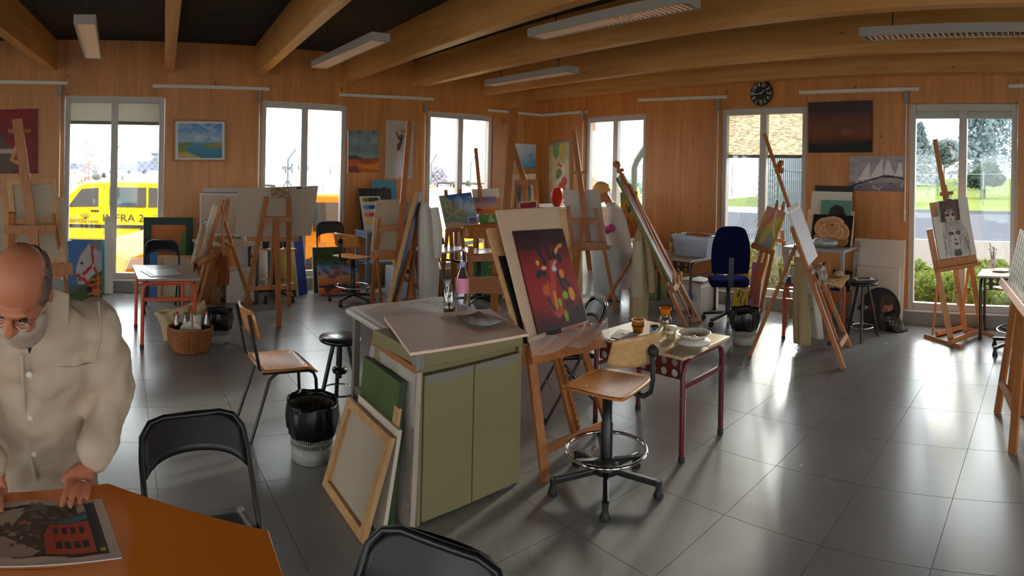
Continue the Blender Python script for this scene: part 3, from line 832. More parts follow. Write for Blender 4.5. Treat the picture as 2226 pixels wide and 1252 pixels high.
def tree(lab, px, yb, r_, h, w, rgb, seed, kind='round', n=2200, leaf=.25):
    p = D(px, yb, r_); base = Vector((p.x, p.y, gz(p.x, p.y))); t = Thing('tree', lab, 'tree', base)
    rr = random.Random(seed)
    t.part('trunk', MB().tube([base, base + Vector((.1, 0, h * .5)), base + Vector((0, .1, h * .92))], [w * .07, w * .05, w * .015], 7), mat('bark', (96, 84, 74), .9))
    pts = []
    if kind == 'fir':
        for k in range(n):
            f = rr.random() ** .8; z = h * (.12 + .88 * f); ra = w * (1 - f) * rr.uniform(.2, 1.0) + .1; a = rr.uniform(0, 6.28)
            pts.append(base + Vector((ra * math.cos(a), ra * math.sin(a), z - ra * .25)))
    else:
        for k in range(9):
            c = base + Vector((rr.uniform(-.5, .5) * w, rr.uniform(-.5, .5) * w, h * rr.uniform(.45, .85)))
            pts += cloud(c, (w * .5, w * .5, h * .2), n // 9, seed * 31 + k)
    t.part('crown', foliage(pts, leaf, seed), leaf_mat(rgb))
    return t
tree('haze-tinted tall fir left of the twin firs beyond the lawn', 2124, 380, 60, 11.0, 3.4, (104, 118, 122), 3, 'fir', 1300, .42)  # distance haze is mixed into the leaf colours of the far trees
tree('haze-tinted broad fir beyond the lawn at the right pane edge', 2160, 380, 80, 15.0, 4.6, (100, 114, 120), 5, 'fir', 1500, .42)
tree('haze-tinted tree at the right pane edge of the rightmost window', 2208, 380, 104, 16.0, 5.0, (108, 120, 122), 6, 'round', 1200, .4)
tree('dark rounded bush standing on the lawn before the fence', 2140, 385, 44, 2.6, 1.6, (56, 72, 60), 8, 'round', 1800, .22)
tree('haze-tinted pale tree in the left pane of the rightmost window', 1998, 380, 75, 8.0, 3.4, (110, 122, 124), 9, 'fir', 1800, .5)  # leaf grey lightened to hold haze, next tree too
tree('haze-tinted low tree in the left pane of the rightmost window', 2052, 380, 85, 6.5, 2.6, (112, 122, 122), 10, 'round', 1500, .45)
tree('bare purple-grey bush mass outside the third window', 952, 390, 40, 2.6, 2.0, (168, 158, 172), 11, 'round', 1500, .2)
tree('green hedge bush beyond the window behind the woman', 1316, 400, 26, 2.0, 1.6, (120, 142, 128), 12, 'round', 1500, .2)
# young tree with red-brown leaves before the far left van
p = D(190, 420, 18.2); base = Vector((p.x, p.y, gz(p.x, p.y)))
t = Thing('sapling', 'thin sapling with a few reddish brown leaves behind the INFRA van', 'tree', base)
t.part('stem', MB().tube([base, base + Vector((.05, 0, 1.6)), base + Vector((-.03, 0, 3.0))], [.03, .02, .006], 6), mat('bark', (96, 84, 74), .9))
rr = random.Random(4)
t.part('leaves', foliage([base + Vector((rr.gauss(0, .16), rr.gauss(0, .16), rr.uniform(1.0, 2.9))) for _ in range(190)], .05, 5), leaf_mat((150, 88, 70)))
t.part('stake', MB().tube([base + Vector((.22, 0, 0)), base + Vector((.22, 0, 2.1))], .025, 6), m_post)
# shrubs close outside the right windows: many separate bushes
m_sh = [(98, 112, 48), (110, 120, 60), (112, 116, 62), (116, 112, 66)]
for (nm, lab, y0, y1, x0, x1, hh, nb) in (('shrubbery', 'low green juniper shrubs growing right outside the rightmost window', .1, 2.3, 7.7, 10.8, .62, 17), ('undergrowth', 'pale green grassy shrubs growing outside the blinded window', 2.8, 5.0, 7.7, 10.2, .75, 15)):
    for ci in range(1):
        pts = []
        for i in range(nb):
            f = (i + .5) / nb
            c = Vector((rnd.uniform(x0, x1), y0 + (y1 - y0) * f + rnd.uniform(-.1, .1), -.12)); c.y = c.y * (c.x / D2) ** .85
            h_ = hh * rnd.uniform(.6, 1.0) * (1.0 if c.x < 9 else .75); w_ = rnd.uniform(.35, .5)
            pts += cloud(c + Vector((0, 0, h_ * .5)), (w_, w_, h_ * .5), 520, 100 + i + 40 * ci, .35)
        o = foliage(pts, .06, 200 + ci).build(nm, leaf_mat(m_sh[ci if y1 < 2.5 else ci + 2]), None, (9, (y0 + y1) / 2, -.12))
        tag(o, lab if ci == 0 else lab.replace('low green', 'yellowish').replace('pale green', 'straw-tinged'), 'shrubs', None, 'stuff')
mb = MB()
for i in range(8):
    c = Vector((rnd.uniform(7.7, 8.8), rnd.uniform(3.3, 4.6), -.12))
    for j in range(16):
        a = c + Vector((rnd.gauss(0, .07), rnd.gauss(0, .07), 0)); e = a + Vector((rnd.gauss(0, .16), rnd.gauss(0, .16), rnd.uniform(.6, 1.5)))
        mb.tube([a, a.lerp(e, .6) + Vector((0, 0, .1)), e], [.004, .003, .0015], 4)
tag(mb.build('dry_grass', leaf_mat((128, 118, 76)), None, (8.2, 4, -.12)), 'tall dry grass stalks rising outside the blinded window', 'grass', None, 'stuff')

# ---- far airfield: airliners and a low building
m_air = mat('airliner_white', (225, 228, 232), .35)
m_teal = mat('airliner_teal', (70, 170, 180), .4)
m_dgrey = mat('airliner_grey', (92, 96, 118), .5)
def airliner(lab, c, L_, rz):
    t = Thing('airliner', lab, 'airplane', c, rz)
    R = Matrix.Rotation(math.pi / 2, 3, 'Y'); r = L_ * .055
    t.part('fuselage', MB().lathe([(.05, -L_ / 2), (r * .6, -L_ * .46), (r, -L_ * .38), (r, L_ * .30), (r * .45, L_ * .45), (.1, L_ / 2)], (0, 0, r * 2.0), 16, R), m_air, local=True)
    t.part('tail_fin', MB().prism([(L_ * .38, -.15, r * 2.6), (L_ * .50, -.15, r * 2.4), (L_ * .54, -.15, r * 5.6), (L_ * .48, -.15, r * 5.6)], (0, .3, 0)), m_teal, local=True)
    for s in (-1, 1):
        t.part('wing', MB().prism([(-L_ * .08, 0, r * 1.5), (L_ * .08, 0, r * 1.5), (L_ * .20, s * L_ * .42, r * 2.2), (L_ * .15, s * L_ * .42, r * 2.2)], (0, 0, .3)), m_air, local=True)
        t.part('engine', MB().lathe([(r * .42, -1.6), (r * .5, -1.0), (r * .36, 1.6)], (-L_ * .02, s * L_ * .15, r * .9), 12, R), m_dgrey, local=True)
    for xx, yy_ in ((-L_ * .36, 0), (L_ * .04, L_ * .06), (L_ * .04, -L_ * .06)): t.part('landing_gear', MB().tube([(xx, yy_, 0), (xx, yy_, r * 1.4)], .25, 6), m_dgrey, local=True)
airliner('white airliner far off, seen through the far left window', (-6, 150, -.5), 34, math.radians(150))
airliner('white airliner with teal tail far off, behind the second window', (52, 170, -.5), 36, math.radians(190))
t = Thing('terminal_building', 'low grey airport building far off behind the far left window', 'building', (-2, 190, -.5))
t.part('wall', MB().box((-8, 190, 2.2), (70, 8, 5.4)), m_dgrey); t.part('roof', MB().box((-8, 190, 5.2), (74, 10, .6)), m_air)
for i in range(10): t.part('window', MB().box((-36 + i * 6.2, 185.9, 2.6), (4.2, .2, 1.6)), m_vgl)
for i in range(4):
    c = Vector((-14 + i * 9.5 + rnd.uniform(-2, 2), 120 + rnd.uniform(-6, 6), -.5))
    t = Thing('service_truck', ['leftmost', 'second', 'third', 'rightmost'][i] + ' of the tiny service trucks far across the airfield', 'truck', c, group='service trucks across the airfield')
    t.part('cab', MB().box((-1.6, 0, 1.2), (1.4, 2, 1.7)), m_dgrey, local=True, bevel=.1); t.part('load_bed', MB().box((.8, 0, 1.5), (3.2, 2, 2.2)), m_air if i % 2 else m_dgrey, local=True, bevel=.1)
    for xx in (-1.5, 1.6): t.part('wheel', MB().lathe([(.4, -1.05), (.4, 1.05)], (xx, 0, .4), 10, Matrix.Rotation(math.pi / 2, 3, 'X')), m_blk, local=True)
# ================================================================== FURNITURE KINDS
m_easel = wood('easel_wood', (178, 112, 58), (150, 88, 42), 'Z', 2.0, .5)
m_pine = wood('pine_wood', (205, 160, 108), (180, 130, 80), 'Z', 2.0, .55)
m_ply = wood('ply_wood', (196, 128, 62), (172, 104, 44), 'X', 2.0, .32)
m_top = wood('table_top', (172, 150, 124), (150, 128, 104), 'X', 2.0, .4)
m_edge = mat('ply_edge', (190, 150, 100), .5)
m_black = mat('black_vinyl', (27, 25, 25), .38)
m_bmet = mat('black_metal', (24, 24, 25), .38, spec=.5)
m_brown = mat('brown_metal', (62, 40, 38), .4)
m_orng = mat('orange_metal', (200, 78, 36), .4)
m_dred = mat('dark_red_metal', (98, 26, 32), .35)
m_canvas = mat('canvas_cloth', (206, 190, 168), .8, noise=(120, .06))
m_cback = mat('canvas_back', (176, 160, 138), .85, noise=(90, .08))
m_paper = mat('white_paper', (214, 208, 198), .7)
m_board = mat('white_board', (206, 198, 188), .55)
m_steel = mat('grey_steel', (150, 150, 148), .4)
def cross(a, b): return Vector(a).cross(Vector(b))

def folding_chair(label, loc, rz):
    t = Thing('folding_chair', label, 'chair', loc, rz, group='black folding chairs')
    t.part('frame', MB().tube([(-.205, .22, .0), (-.205, -.16, .68), (-.198, -.195, .745), (-.165, -.215, .785), (-.11, -.222, .80), (.11, -.222, .80), (.165, -.215, .785), (.198, -.195, .745), (.205, -.16, .68), (.205, .22, 0)], .0115, 8), m_bmet, local=True)
    def back(u, v):
        q = 2 * u - 1; top = .798 - .085 * abs(q) ** 7; bot = .645 + .028 * (1 - q * q) - .03 * abs(q) ** 6
        z = bot + (top - bot) * v; y = -.165 - (z - .68) * .50 - .035 * (1 - q * q)
        return Vector((q * .198, y, z))
    t.part('backrest', MB().grid(back, 16, 6), m_black, local=True, solid=.016)
    def seat(u, v):
        q = 2 * u - 1; w = 2 * v - 1
        return Vector((q * .185 * (1 - .10 * max(0, w) ** 4), .03 + w * .19 * (1 - .08 * q ** 4), .445 - .012 * (1 - q * q) * (1 - w * w)))
    t.part('seat', MB().grid(seat, 10, 10), m_black, local=True, solid=.03)
    for s in (-1, 1):
        t.part('rear_leg', MB().tube([(s * .18, -.26, 0), (s * .18, .12, .43)], .0105, 8), m_bmet, local=True)
        t.part('foot_cap', MB().tube([(s * .205, .228, 0), (s * .205, .205, .04)], .016, 8), m_blk, local=True)
    t.part('crossbar', MB().tube([(-.18, -.175, .10), (.18, -.175, .10)], .008, 6), m_bmet, local=True)
    t.part('crossbar', MB().tube([(-.2, .13, .16), (.2, .13, .16)], .008, 6), m_bmet, local=True)
    return t.o

def drafting_chair(label, loc, rz, seat_z=.58, m_seat=None, back=True, ring=True, base_r=.30, back_yaw=0.0, m_back=None):
    t = Thing('drafting_chair', label, 'chair', loc, rz, group='wooden swivel drafting chairs')
    ms = m_seat or m_ply
    def seat(u, v):
        q = 2 * u - 1; w = 2 * v - 1; k = 1 - .10 * (abs(w) ** 3) - .04 * w
        return Vector((q * .205 * k, w * .20 * (1 - .05 * abs(q) ** 4), seat_z - .02 * (1 - q * q) * (1 - w * w) - .02 * max(0, w) ** 3))
    st = t.part('seat', MB().grid(seat, 14, 14), ms, local=True, solid=.012)
    for sx in (-.09, .09):
        for sy in (-.09, .09): t.part('screw', MB().ball((sx, sy, seat_z - .008), (.006, .006, .003), 8, 4), m_chr, local=True, parent=st)
    t.part('column', MB().lathe([(.034, .13), (.034, .36), (.028, .37), (.028, seat_z - .045), (.06, seat_z - .04), (.06, seat_z - .03)], (0, 0, 0), 14), m_bmet, local=True)
    t.part('hub', MB().lathe([(.03, .085), (.075, .095), (.07, .13), (.045, .17), (.036, .18)], (0, 0, 0), 16), m_bmet, local=True)
    for k in range(5):
        a = math.radians(72 * k + 64); d = Vector((math.cos(a), math.sin(a), 0))
        lg = t.part('base_leg', MB().bar(d * .05 + Vector((0, 0, .105)), d * base_r + Vector((0, 0, .075)), .030, .032), m_bmet, local=True, bevel=.006)
        t.part('foot', MB().lathe([(.026, 0), (.03, .012), (.022, .03), (.016, .05), (.02, .09)], d * base_r, 10), m_blk, local=True, parent=lg)
    if ring:
        rg = t.part('foot_ring', MB().tube([(.222 * math.cos(a), .222 * math.sin(a), .215) for a in [2 * math.pi * k / 40 for k in range(40)]], .010, 8, True), m_chr, local=True)
        for k in range(3):
            a = math.radians(120 * k + 40); d = Vector((math.cos(a), math.sin(a), 0))
            t.part('ring_spoke', MB().bar(d * .035 + Vector((0, 0, .165)), d * .222 + Vector((0, 0, .212)), .034, .016), m_bmet, local=True, parent=rg)
    t.part('height_lever', MB().tube([(.03, .02, seat_z - .05), (.08, .05, seat_z - .075), (.12, .08, seat_z - .075)], .007, 6), m_bmet, local=True)
    if back:
        t.part('back_bracket', MB().tube([(0, -.10, seat_z - .025), (0, -.22, seat_z - .035), (0, -.262, seat_z - .005), (0, -.272, seat_z + .06), (0, -.265, seat_z + .22)], .014, 8), m_bmet, local=True)
        t.part('clamp_knob', MB().ball((0, -.272, seat_z + .215), (.035, .03, .035), 10, 6), m_blk, local=True)
        def bk(u, v):
            q = 2 * u - 1; w = 2 * v - 1
            x, y = q * .205, .022 + .10 * q * q - .022 * w; cy, sy = math.cos(back_yaw), math.sin(back_yaw)
            return Vector((x * cy - y * sy, -.267 + x * sy + y * cy, seat_z + .22 + w * (.088 - .02 * q ** 4)))
        t.part('backrest', MB().grid(bk, 16, 6), m_back or ms, local=True, solid=.011)
    return t.o

def school_table(label, cx, cy, w, d, h, rz, m_leg, m_t=None, panel=True, side='x', holes=True, th_=.022):
    """top w x d; leg frames at the two ends across x"""
    t = Thing('school_table', label, 'table', (cx, cy, 0), rz)
    mt = m_t or m_top
    t.part('tabletop', MB().box((0, 0, h - th_ / 2), (w, d, th_)), mt, local=True, bevel=.005)
    for s in (-1, 1):
        x = s * (w / 2 - .035); y0, y1 = -d / 2 + .05, d / 2 - .05
        t.part('leg_frame', MB().tube([(x, y0, 0), (x, y0, h - .12), (x, y0 + .02, h - .065), (x, y0 + .07, h - .04), (x, y1 - .07, h - .04), (x, y1 - .02, h - .065), (x, y1, h - .12), (x, y1, 0)], .0185, 8), m_leg, local=True)
        t.part('side_rail', MB().bar((x, y0, h - .20), (x, y1, h - .20), .018, .03), m_leg, local=True)
        for y in (y0, y1): t.part('foot_cap', MB().lathe([(.021, 0), (.021, .03), (.017, .035)], (x, y, 0), 10), m_blk, local=True)
    t.part('cross_rail', MB().bar((-w / 2 + .035, d / 2 - .06, h - .05), (w / 2 - .035, d / 2 - .06, h - .05), .02, .03), m_leg, local=True)
    if panel:
        # perforated modesty panel: a sheet with round holes
        y = -d / 2 + .055; z0, z1 = h - .16, h - .03; nx = 8; X0, X1 = -w / 2 + .06, w / 2 - .06
        mb = MB(); cw = (X1 - X0) / nx; ch = (z1 - z0) / 2
        for i in range(nx):
            for j in range(2):
                cx_, cz_ = X0 + (i + .5) * cw, z0 + (j + .5) * ch; R_ = min(cw, ch) * .36; vs = []
                for k in range(12):
                    a = 2 * math.pi * k / 12 + math.pi / 12; c_, s_ = math.cos(a), math.sin(a); m_ = max(abs(c_), abs(s_))
                    vs.append((cx_ + R_ * c_, y, cz_ + R_ * s_)); vs.append((cx_ + cw / 2 * c_ / m_, y, cz_ + ch / 2 * s_ / m_))
                mb.add(vs, [(2 * k, 2 * k + 1, (2 * k + 3) % 24, (2 * k + 2) % 24) for k in range(12)])
                # corners
                for k, (sx, sz) in ((1, (1, 1)), (4, (-1, 1)), (7, (-1, -1)), (10, (1, -1))):
                    o = [vs[2 * k + 1], (cx_ + sx * cw / 2, y, cz_ + sz * ch / 2), vs[(2 * k + 3) % 24]]
                    mb.add(o, [(0, 1, 2)])
        t.part('perforated_panel', mb, m_leg, local=True, solid=.004)
    return t

def waste_bin(label, loc, s=1.0):
    t = Thing('waste_bin', label, 'bin', loc, group='grey waste bins lined with black bags')
    mb = m_bin; prof = [(.105, 0), (.112, .005), (.117, .085)]
    t.part('bucket', MB().lathe([(r * s, z * s) for r, z in prof], (0, 0, 0), 28, cap=False), mb, local=True, solid=.004)
    t.part('bottom', MB().lathe([(.104 * s, .004), (.104 * s, .009)], (0, 0, 0), 28), mb, local=True)
    for r, z in ((.1175, .087), (.1205, .118), (.123, .15)):
        t.part('hoop', MB().tube([(r * s * math.cos(a), r * s * math.sin(a), z * s) for a in [2 * math.pi * k / 36 for k in range(36)]], .0035 * s, 6, True), mb, local=True)
    grill = MB()
    for k in range(72):
        a = 2 * math.pi * k / 72; d = Vector((math.cos(a), math.sin(a), 0))
        grill.bar(d * .1175 * s + Vector((0, 0, .085 * s)), d * .134 * s + Vector((0, 0, .30 * s)), .004 * s, .003 * s, d)
    g = t.part('slotted_side', grill, mb, local=True); g['kind'] = 'stuff'
    rr = random.Random(len(label))
    ph = [rr.uniform(0, 6.28) for _ in range(6)]
    def bag(u, v):
        a = 2 * math.pi * u; f = .004 * math.sin(9 * a + ph[0]) + .005 * math.sin(5 * a + ph[1]) + .003 * math.sin(17 * a + ph[2])
        if v < .5:
            k = v / .5; r = .138 + .012 * math.sin(math.pi * k) + f * (1.4 - k); z = .165 + .014 * math.sin(4 * a + ph[3]) + k * (.165)
            z = min(z, .335)
        else:
            k = (v - .5) / .5; r = .144 - .012 * k + f * (1 - .5 * k); z = .335 + .004 * math.sin(6 * a + ph[4]) - k * .19
        return Vector((r * s * math.cos(a), r * s * math.sin(a), z * s))
    t.part('bag', MB().grid(bag, 48, 14), m_bag, local=True, solid=.002)
    return t.o
m_bin = mat('bin_grey', (158, 154, 146), .45)
m_bag = mat('black_bag', (18, 18, 19), .28)

def round_stool(label, loc, h=.52, r=.155):
    t = Thing('round_stool', label, 'stool', loc, group='black round studio stools')
    t.part('seat', MB().lathe([(r * .2, h - .03), (r * .96, h - .03), (r, h - .02), (r, h - .006), (r * .95, h), (r * .1, h)], (0, 0, 0), 32), mat('stool_black', (30, 30, 33), .22), local=True)
    t.part('screw_column', MB().lathe([(.017, .22), (.017, h - .03)], (0, 0, 0), 10), m_bmet, local=True)
    t.part('collar', MB().lathe([(.05, h * .5), (.055, h * .52), (.055, h * .56), (.03, h * .58)], (0, 0, 0), 16), m_bmet, local=True)
    for k in range(3):
        a = math.radians(120 * k + 75); d = Vector((math.cos(a), math.sin(a), 0))
        t.part('leg', MB().tube([d * .06 + Vector((0, 0, h - .035)), d * (r + .03)], .0165, 8), m_bmet, local=True)
    t.part('foot_ring', MB().tube([(.125 * math.cos(a), .125 * math.sin(a), .13) for a in [2 * math.pi * k / 32 for k in range(32)]], .007, 8, True), m_chr, local=True)
    return t.o

# ---- boards, canvases and sheets
def rect_pts(BL, BR, TL):
    BL, BR, TL = Vector(BL), Vector(BR), Vector(TL); return BL, BR, TL + BR - BL, TL
def nrm(BL, BR, TL): return (Vector(BR) - Vector(BL)).cross(Vector(TL) - Vector(BL)).normalized()
def painting(lab, BL, BR, TL, pic, th_=.02, name='painting', cat='painting', frame=None, side=None, group=None, wrap=None):
    n = nrm(BL, BR, TL); a, b, c, d = rect_pts(BL, BR, TL)
    t = Thing(name, lab, cat, (a + b) / 2, group=group)
    t.part('stretched_canvas', MB().prism([p - n * .0015 for p in (a, b, c, d)], -n * th_), side or m_canvas)
    ins = 0.0
    if frame:
        fw, fm, proud = frame; e1, e2 = (b - a).normalized(), (d - a).normalized()
        for p, q in ((a, b), (d, c)):
            o_ = e2 * fw / 2 * (1 if p is a else -1)
            t.part('frame_bar', MB().bar(p + o_, q + o_, fw, proud, n), fm)
        for p, q in ((a, d), (b, c)):
            o_ = e1 * fw / 2 * (1 if p is a else -1)
            t.part('frame_bar', MB().bar(p + o_ + e2 * fw, q + o_ - e2 * fw, fw, proud, n), fm)
        a2, b2, d2 = a + (e1 + e2) * fw, b + (e2 - e1) * fw, d + (e1 - e2) * fw
    else: a2, b2, d2 = a, b, d
    if pic is not None:
        picture_mesh('painted_face', a2 + n * .0005, b2 + n * .0005, d2 + n * .0005, pic, t.o, t.loc)
    return t
def canvas_back(lab, BL, BR, TL, bar=.04, th_=.022, cross_bar=False, m=None, group=None, cat='canvas'):
    n = nrm(BL, BR, TL); a, b, c, d = rect_pts(BL, BR, TL); e1, e2 = (b - a).normalized(), (d - a).normalized()
    t = Thing('stretched_canvas', lab, cat, (a + b) / 2, group=group)
    t.part('canvas_sheet', MB().prism([p - n * th_ for p in (a, b, c, d)], -n * .004), m_cback)
    mm = m or m_pine
    for p, q, o_ in ((a, b, e2), (d, c, -e2)): t.part('stretcher_bar', MB().bar(p + o_ * bar / 2 - n * th_ / 2, q + o_ * bar / 2 - n * th_ / 2, bar, th_, n), mm)
    for p, q, o_ in ((a, d, e1), (b, c, -e1)): t.part('stretcher_bar', MB().bar(p + o_ * bar / 2 + e2 * bar - n * th_ / 2, q + o_ * bar / 2 - e2 * bar - n * th_ / 2, bar, th_, n), mm)
    if cross_bar: t.part('stretcher_bar', MB().bar((a + d) / 2 + e1 * bar - n * th_ / 2, (b + c) / 2 - e1 * bar - n * th_ / 2, bar, th_, n), mm)
    return t
def plain_board(lab, BL, BR, TL, th_, m, name='board', cat='board', group=None):
    n = nrm(BL, BR, TL); pts = rect_pts(BL, BR, TL)
    o = MB().prism(pts, -n * th_).build(name, m, None, (Vector(BL) + Vector(BR)) / 2, bevel=min(.002, th_ / 4)); tag(o, lab, cat, group); return o
def easel(lab, bars, facing, m=None, extra=()):
    """bars: (part name, end A, end B, width, thickness)"""
    lo = min((p for b in bars for p in (b[1], b[2])), key=lambda v: v.z)
    t = Thing('easel', lab, 'easel', (lo.x, lo.y, 0)); f = Vector(facing)
    for nm, a, b, w, k in bars: t.part(nm, MB().bar(a, b, w, k, f), m or m_easel, bevel=.003)
    return t
def hang(t, name, levels, m, folds=7, amp=.25, seed=1, n=36, sub=8, solid=.004, **kw):
    """hanging cloth: closed folds around a path; levels = (centre, half width, half depth, heading)"""
    rr = random.Random(seed); ph = [rr.uniform(0, 6.28) for _ in range(4)]
    L_ = []
    for i in range(len(levels) - 1):
        for k in range(sub):
            f = k / sub; g = f * f * (3 - 2 * f) * .5 + f * .5
            a, b = levels[i], levels[i + 1]
            L_.append((Vector(a[0]).lerp(Vector(b[0]), f), a[1] + (b[1] - a[1]) * g, a[2] + (b[2] - a[2]) * g, a[3] + (b[3] - a[3]) * f))
    L_.append((Vector(levels[-1][0]),) + tuple(levels[-1][1:]))
    nv = len(L_) - 1
    def fn(u, v):
        c, w, d, h = L_[min(nv, int(round(v * nv)))]; a = 2 * math.pi * u
        k = 1 + amp * (.25 + .75 * v) * (math.sin(folds * a + ph[0] + 1.2 * v) * .6 + math.sin((folds * 2 - 3) * a + ph[1] - v) * .4)
        x, y = w * math.cos(a) * (1 + (k - 1) * .4), d * math.sin(a) * k
        return c + Vector((x * math.cos(h) - y * math.sin(h), x * math.sin(h) + y * math.cos(h), 0))
    return t.part(name, MB().grid(fn, n, nv), m, solid=solid, **kw)
m_coat = cloth_mat('white_coat', (208, 188, 164), .18)  # beige tint puts the warmth of lens flare into the white coat
m_smock = cloth_mat('white_smock', (236, 230, 220), .35)
m_apron = cloth_mat('beige_apron', (200, 176, 132), .3)
# ---- tableware and tools
m_jar = glass_mat('jar_glass', (232, 236, 232), .10)
m_plast = glass_mat('clear_plastic', (226, 230, 236), .10)
def jar(t, c, r, h, m=None, rim=True):
    g = t.part('glass', MB().lathe([(r * .92, .002), (r, .012), (r, h * .78), (r * .84, h * .88), (r * .84, h)], c, 20, cap=False), m or m_jar)
    return g
def brushes(t, c, n, h, spread, seed, cols=((90, 52, 30), (150, 100, 40), (40, 36, 34), (120, 40, 30))):
    rr = random.Random(seed)
    for k in range(n):
        a = rr.uniform(0, 6.28); s = rr.uniform(.3, 1) * spread; d = Vector((math.cos(a) * s, math.sin(a) * s, 1)); L_ = h * rr.uniform(.75, 1.05)
        b0 = Vector(c) + Vector((-d.x * .02, -d.y * .02, .006)); e = b0 + d * L_
        b = t.part('brush_handle', MB().tube([b0, b0.lerp(e, .5), e], [.0025, .004, .003], 6), mat('handle_%d' % (k % 4), cols[k % 4], .4))
        e2 = e + d * L_ * .10; t.part('ferrule', MB().tube([e, e2], .0035, 6), m_chr, parent=b)
        t.part('bristles', MB().tube([e2, e2 + d * L_ * .06, e2 + d * L_ * .12], [.0045, .005, .001], 6), mat('bristle_%d' % (k % 2), ((60, 44, 30), (120, 84, 50))[k % 2], .9), parent=b)
# ================================================================== PICTURES ON THE WALLS
def pic_musician():
    p = Pic(44, 60, (118, 24, 22)).noise(1, .18, 8)
    p.poly([(.0, .0), (.0, .62), (.22, .78), (.45, .62), (.62, .38), (.70, .10), (.62, 0)], (88, 66, 58))
    p.poly([(.0, .55), (.10, .70), (.24, .72), (.40, .42), (.34, .36)], (196, 150, 70))
    p.ell(.20, .80, .11, .12, (70, 34, 24)); p.ell(.20, .90, .13, .06, (36, 22, 20))
    p.line([(.30, .50), (.40, .36), (.62, .34), (.74, .44)], .07, (176, 148, 136)); p.line([(.74, .62), (.70, .40), (.60, .22), (.72, .16), (.82, .34)], .05, (190, 132, 74))
    return p.blur(1)
def pic_lake():
    p = Pic(60, 44, (206, 204, 200))
    q = Pic(60, 44, (80, 130, 170)); q.grad([(52, 104, 128), (58, 130, 150), (96, 140, 160)], 0, .45).grad([(150, 168, 184), (120, 156, 196), (74, 120, 178)], .45, 1)
    q.blotch(5, 26, [(196, 204, 210), (150, 170, 190), (92, 130, 180)], .04, .16, .5, (0, .5, 1, 1))
    q.poly([(0, .40), (.25, .46), (.4, .42), (.3, .36), (0, .34)], (108, 120, 74)); q.poly([(.55, .36), (.7, .44), (.95, .42), (1, .34), (.8, .30)], (150, 130, 70))
    q.poly([(0, 0), (0, .22), (.25, .20), (.5, .08), (.55, 0)], (190, 150, 96)); q.ell(.12, .26, .12, .08, (120, 130, 60))
    q.blur(1); m = (p.U > .07) & (p.U < .95) & (p.V > .05) & (p.V < .96); p.a[m] = q.a[m]; return p
def pic_desert():
    p = Pic(40, 54); p.grad([(150, 160, 158), (98, 118, 122), (120, 136, 138), (78, 100, 112)], .30, 1).blotch(3, 20, [(140, 150, 150), (86, 106, 112), (160, 164, 160)], .06, .2, .35, (0, .38, 1, 1))
    p.poly([(0, .28), (0, .40), (.25, .41), (.5, .33), (1, .34), (1, .28)], (74, 70, 66)); p.grad([(160, 92, 40), (196, 104, 34), (170, 78, 34)], 0, .32)
    p.poly([(0, 0), (0, .14), (.25, .17), (.4, .02), (.35, 0)], (120, 60, 62)); p.poly([(.2, .22), (.45, .17), (1, .22), (1, .06), (.5, .10)], (206, 128, 40)); p.poly([(.3, .26), (.6, .30), (.9, .24), (.6, .20)], (150, 62, 40)); return p.blur(1)
def pic_dress():
    p = Pic(38, 78, (172, 160, 148)).noise(2, .05, 7)
    p.poly([(.34, .0), (.36, .38), (.44, .46), (.60, .46), (.86, 0)], (190, 184, 180)); p.poly([(.46, .05), (.48, .34), (.56, .34), (.62, .05)], (204, 200, 198))
    p.poly([(.38, .47), (.40, .58), (.52, .66), (.58, .62), (.50, .50)], (60, 58, 62)); p.poly([(.36, .77), (.44, .68), (.56, .62), (.62, .70), (.58, .76), (.46, .70)], (52, 50, 56)); p.ell(.56, .74, .10, .03, (96, 94, 98)); p.line([(.36, .78), (.50, .66)], .05, (70, 68, 74)); return p
def pic_sea():
    p = Pic(40, 40); p.grad([(70, 140, 186), (104, 154, 186), (150, 176, 196), (176, 184, 200), (186, 190, 204)]).blotch(9, 30, [(120, 160, 186), (86, 140, 176), (170, 186, 200)], .03, .12, .5, (0, .05, 1, .6)); return p.blur(1)
def pic_tulipabs():
    p = Pic(40, 84, (196, 184, 160)); p.grad([(196, 176, 160), (206, 190, 150), (190, 176, 120)]); p.poly([(.18, 1), (.52, 1), (.5, .82), (.36, .72), (.22, .82)], (110, 150, 110)); p.poly([(.0, 1), (.18, 1), (.16, .6), (0, .5)], (206, 160, 90)); p.poly([(.6, 1), (.72, 1), (.66, .7), (.58, .75)], (204, 176, 60))
    p.ell(.5, .46, .15, .11, (120, 128, 80)); p.line([(.55, .62), (.72, .58), (.66, .40), (.4, .34)], .09, (226, 214, 200)); p.ell(.36, .2, .24, .1, (206, 190, 170)); p.ell(.62, .22, .17, .12, (190, 96, 84)); p.ell(.74, .34, .14, .08, (196, 90, 84)); p.line([(.44, .66), (.62, .6)], .05, (206, 90, 80)); p.ell(.8, .06, .14, .06, (150, 176, 120)); p.ell(.1, .3, .09, .14, (214, 130, 90), 0, .6); return p.noise(3, .08, 9).blur(1)
def pic_sunset():
    p = Pic(64, 52); p.grad([(30, 26, 24), (60, 34, 24), (116, 62, 38), (110, 64, 44), (92, 56, 44), (64, 44, 50), (58, 44, 54)]).noise(4, .08, 9)
    p.poly([(0, 0), (1, 0), (1, .24), (.75, .18), (.4, .14), (0, .18)], (28, 28, 28)); p.ell(.62, .42, .10, .07, (124, 82, 60)); p.poly([(.46, .52), (.55, .48), (.5, .40), (.47, .42)], (84, 50, 36)); p.poly([(.55, .50), (.7, .52), (.72, .48), (.6, .46)], (76, 68, 52)); return p.blur(2)
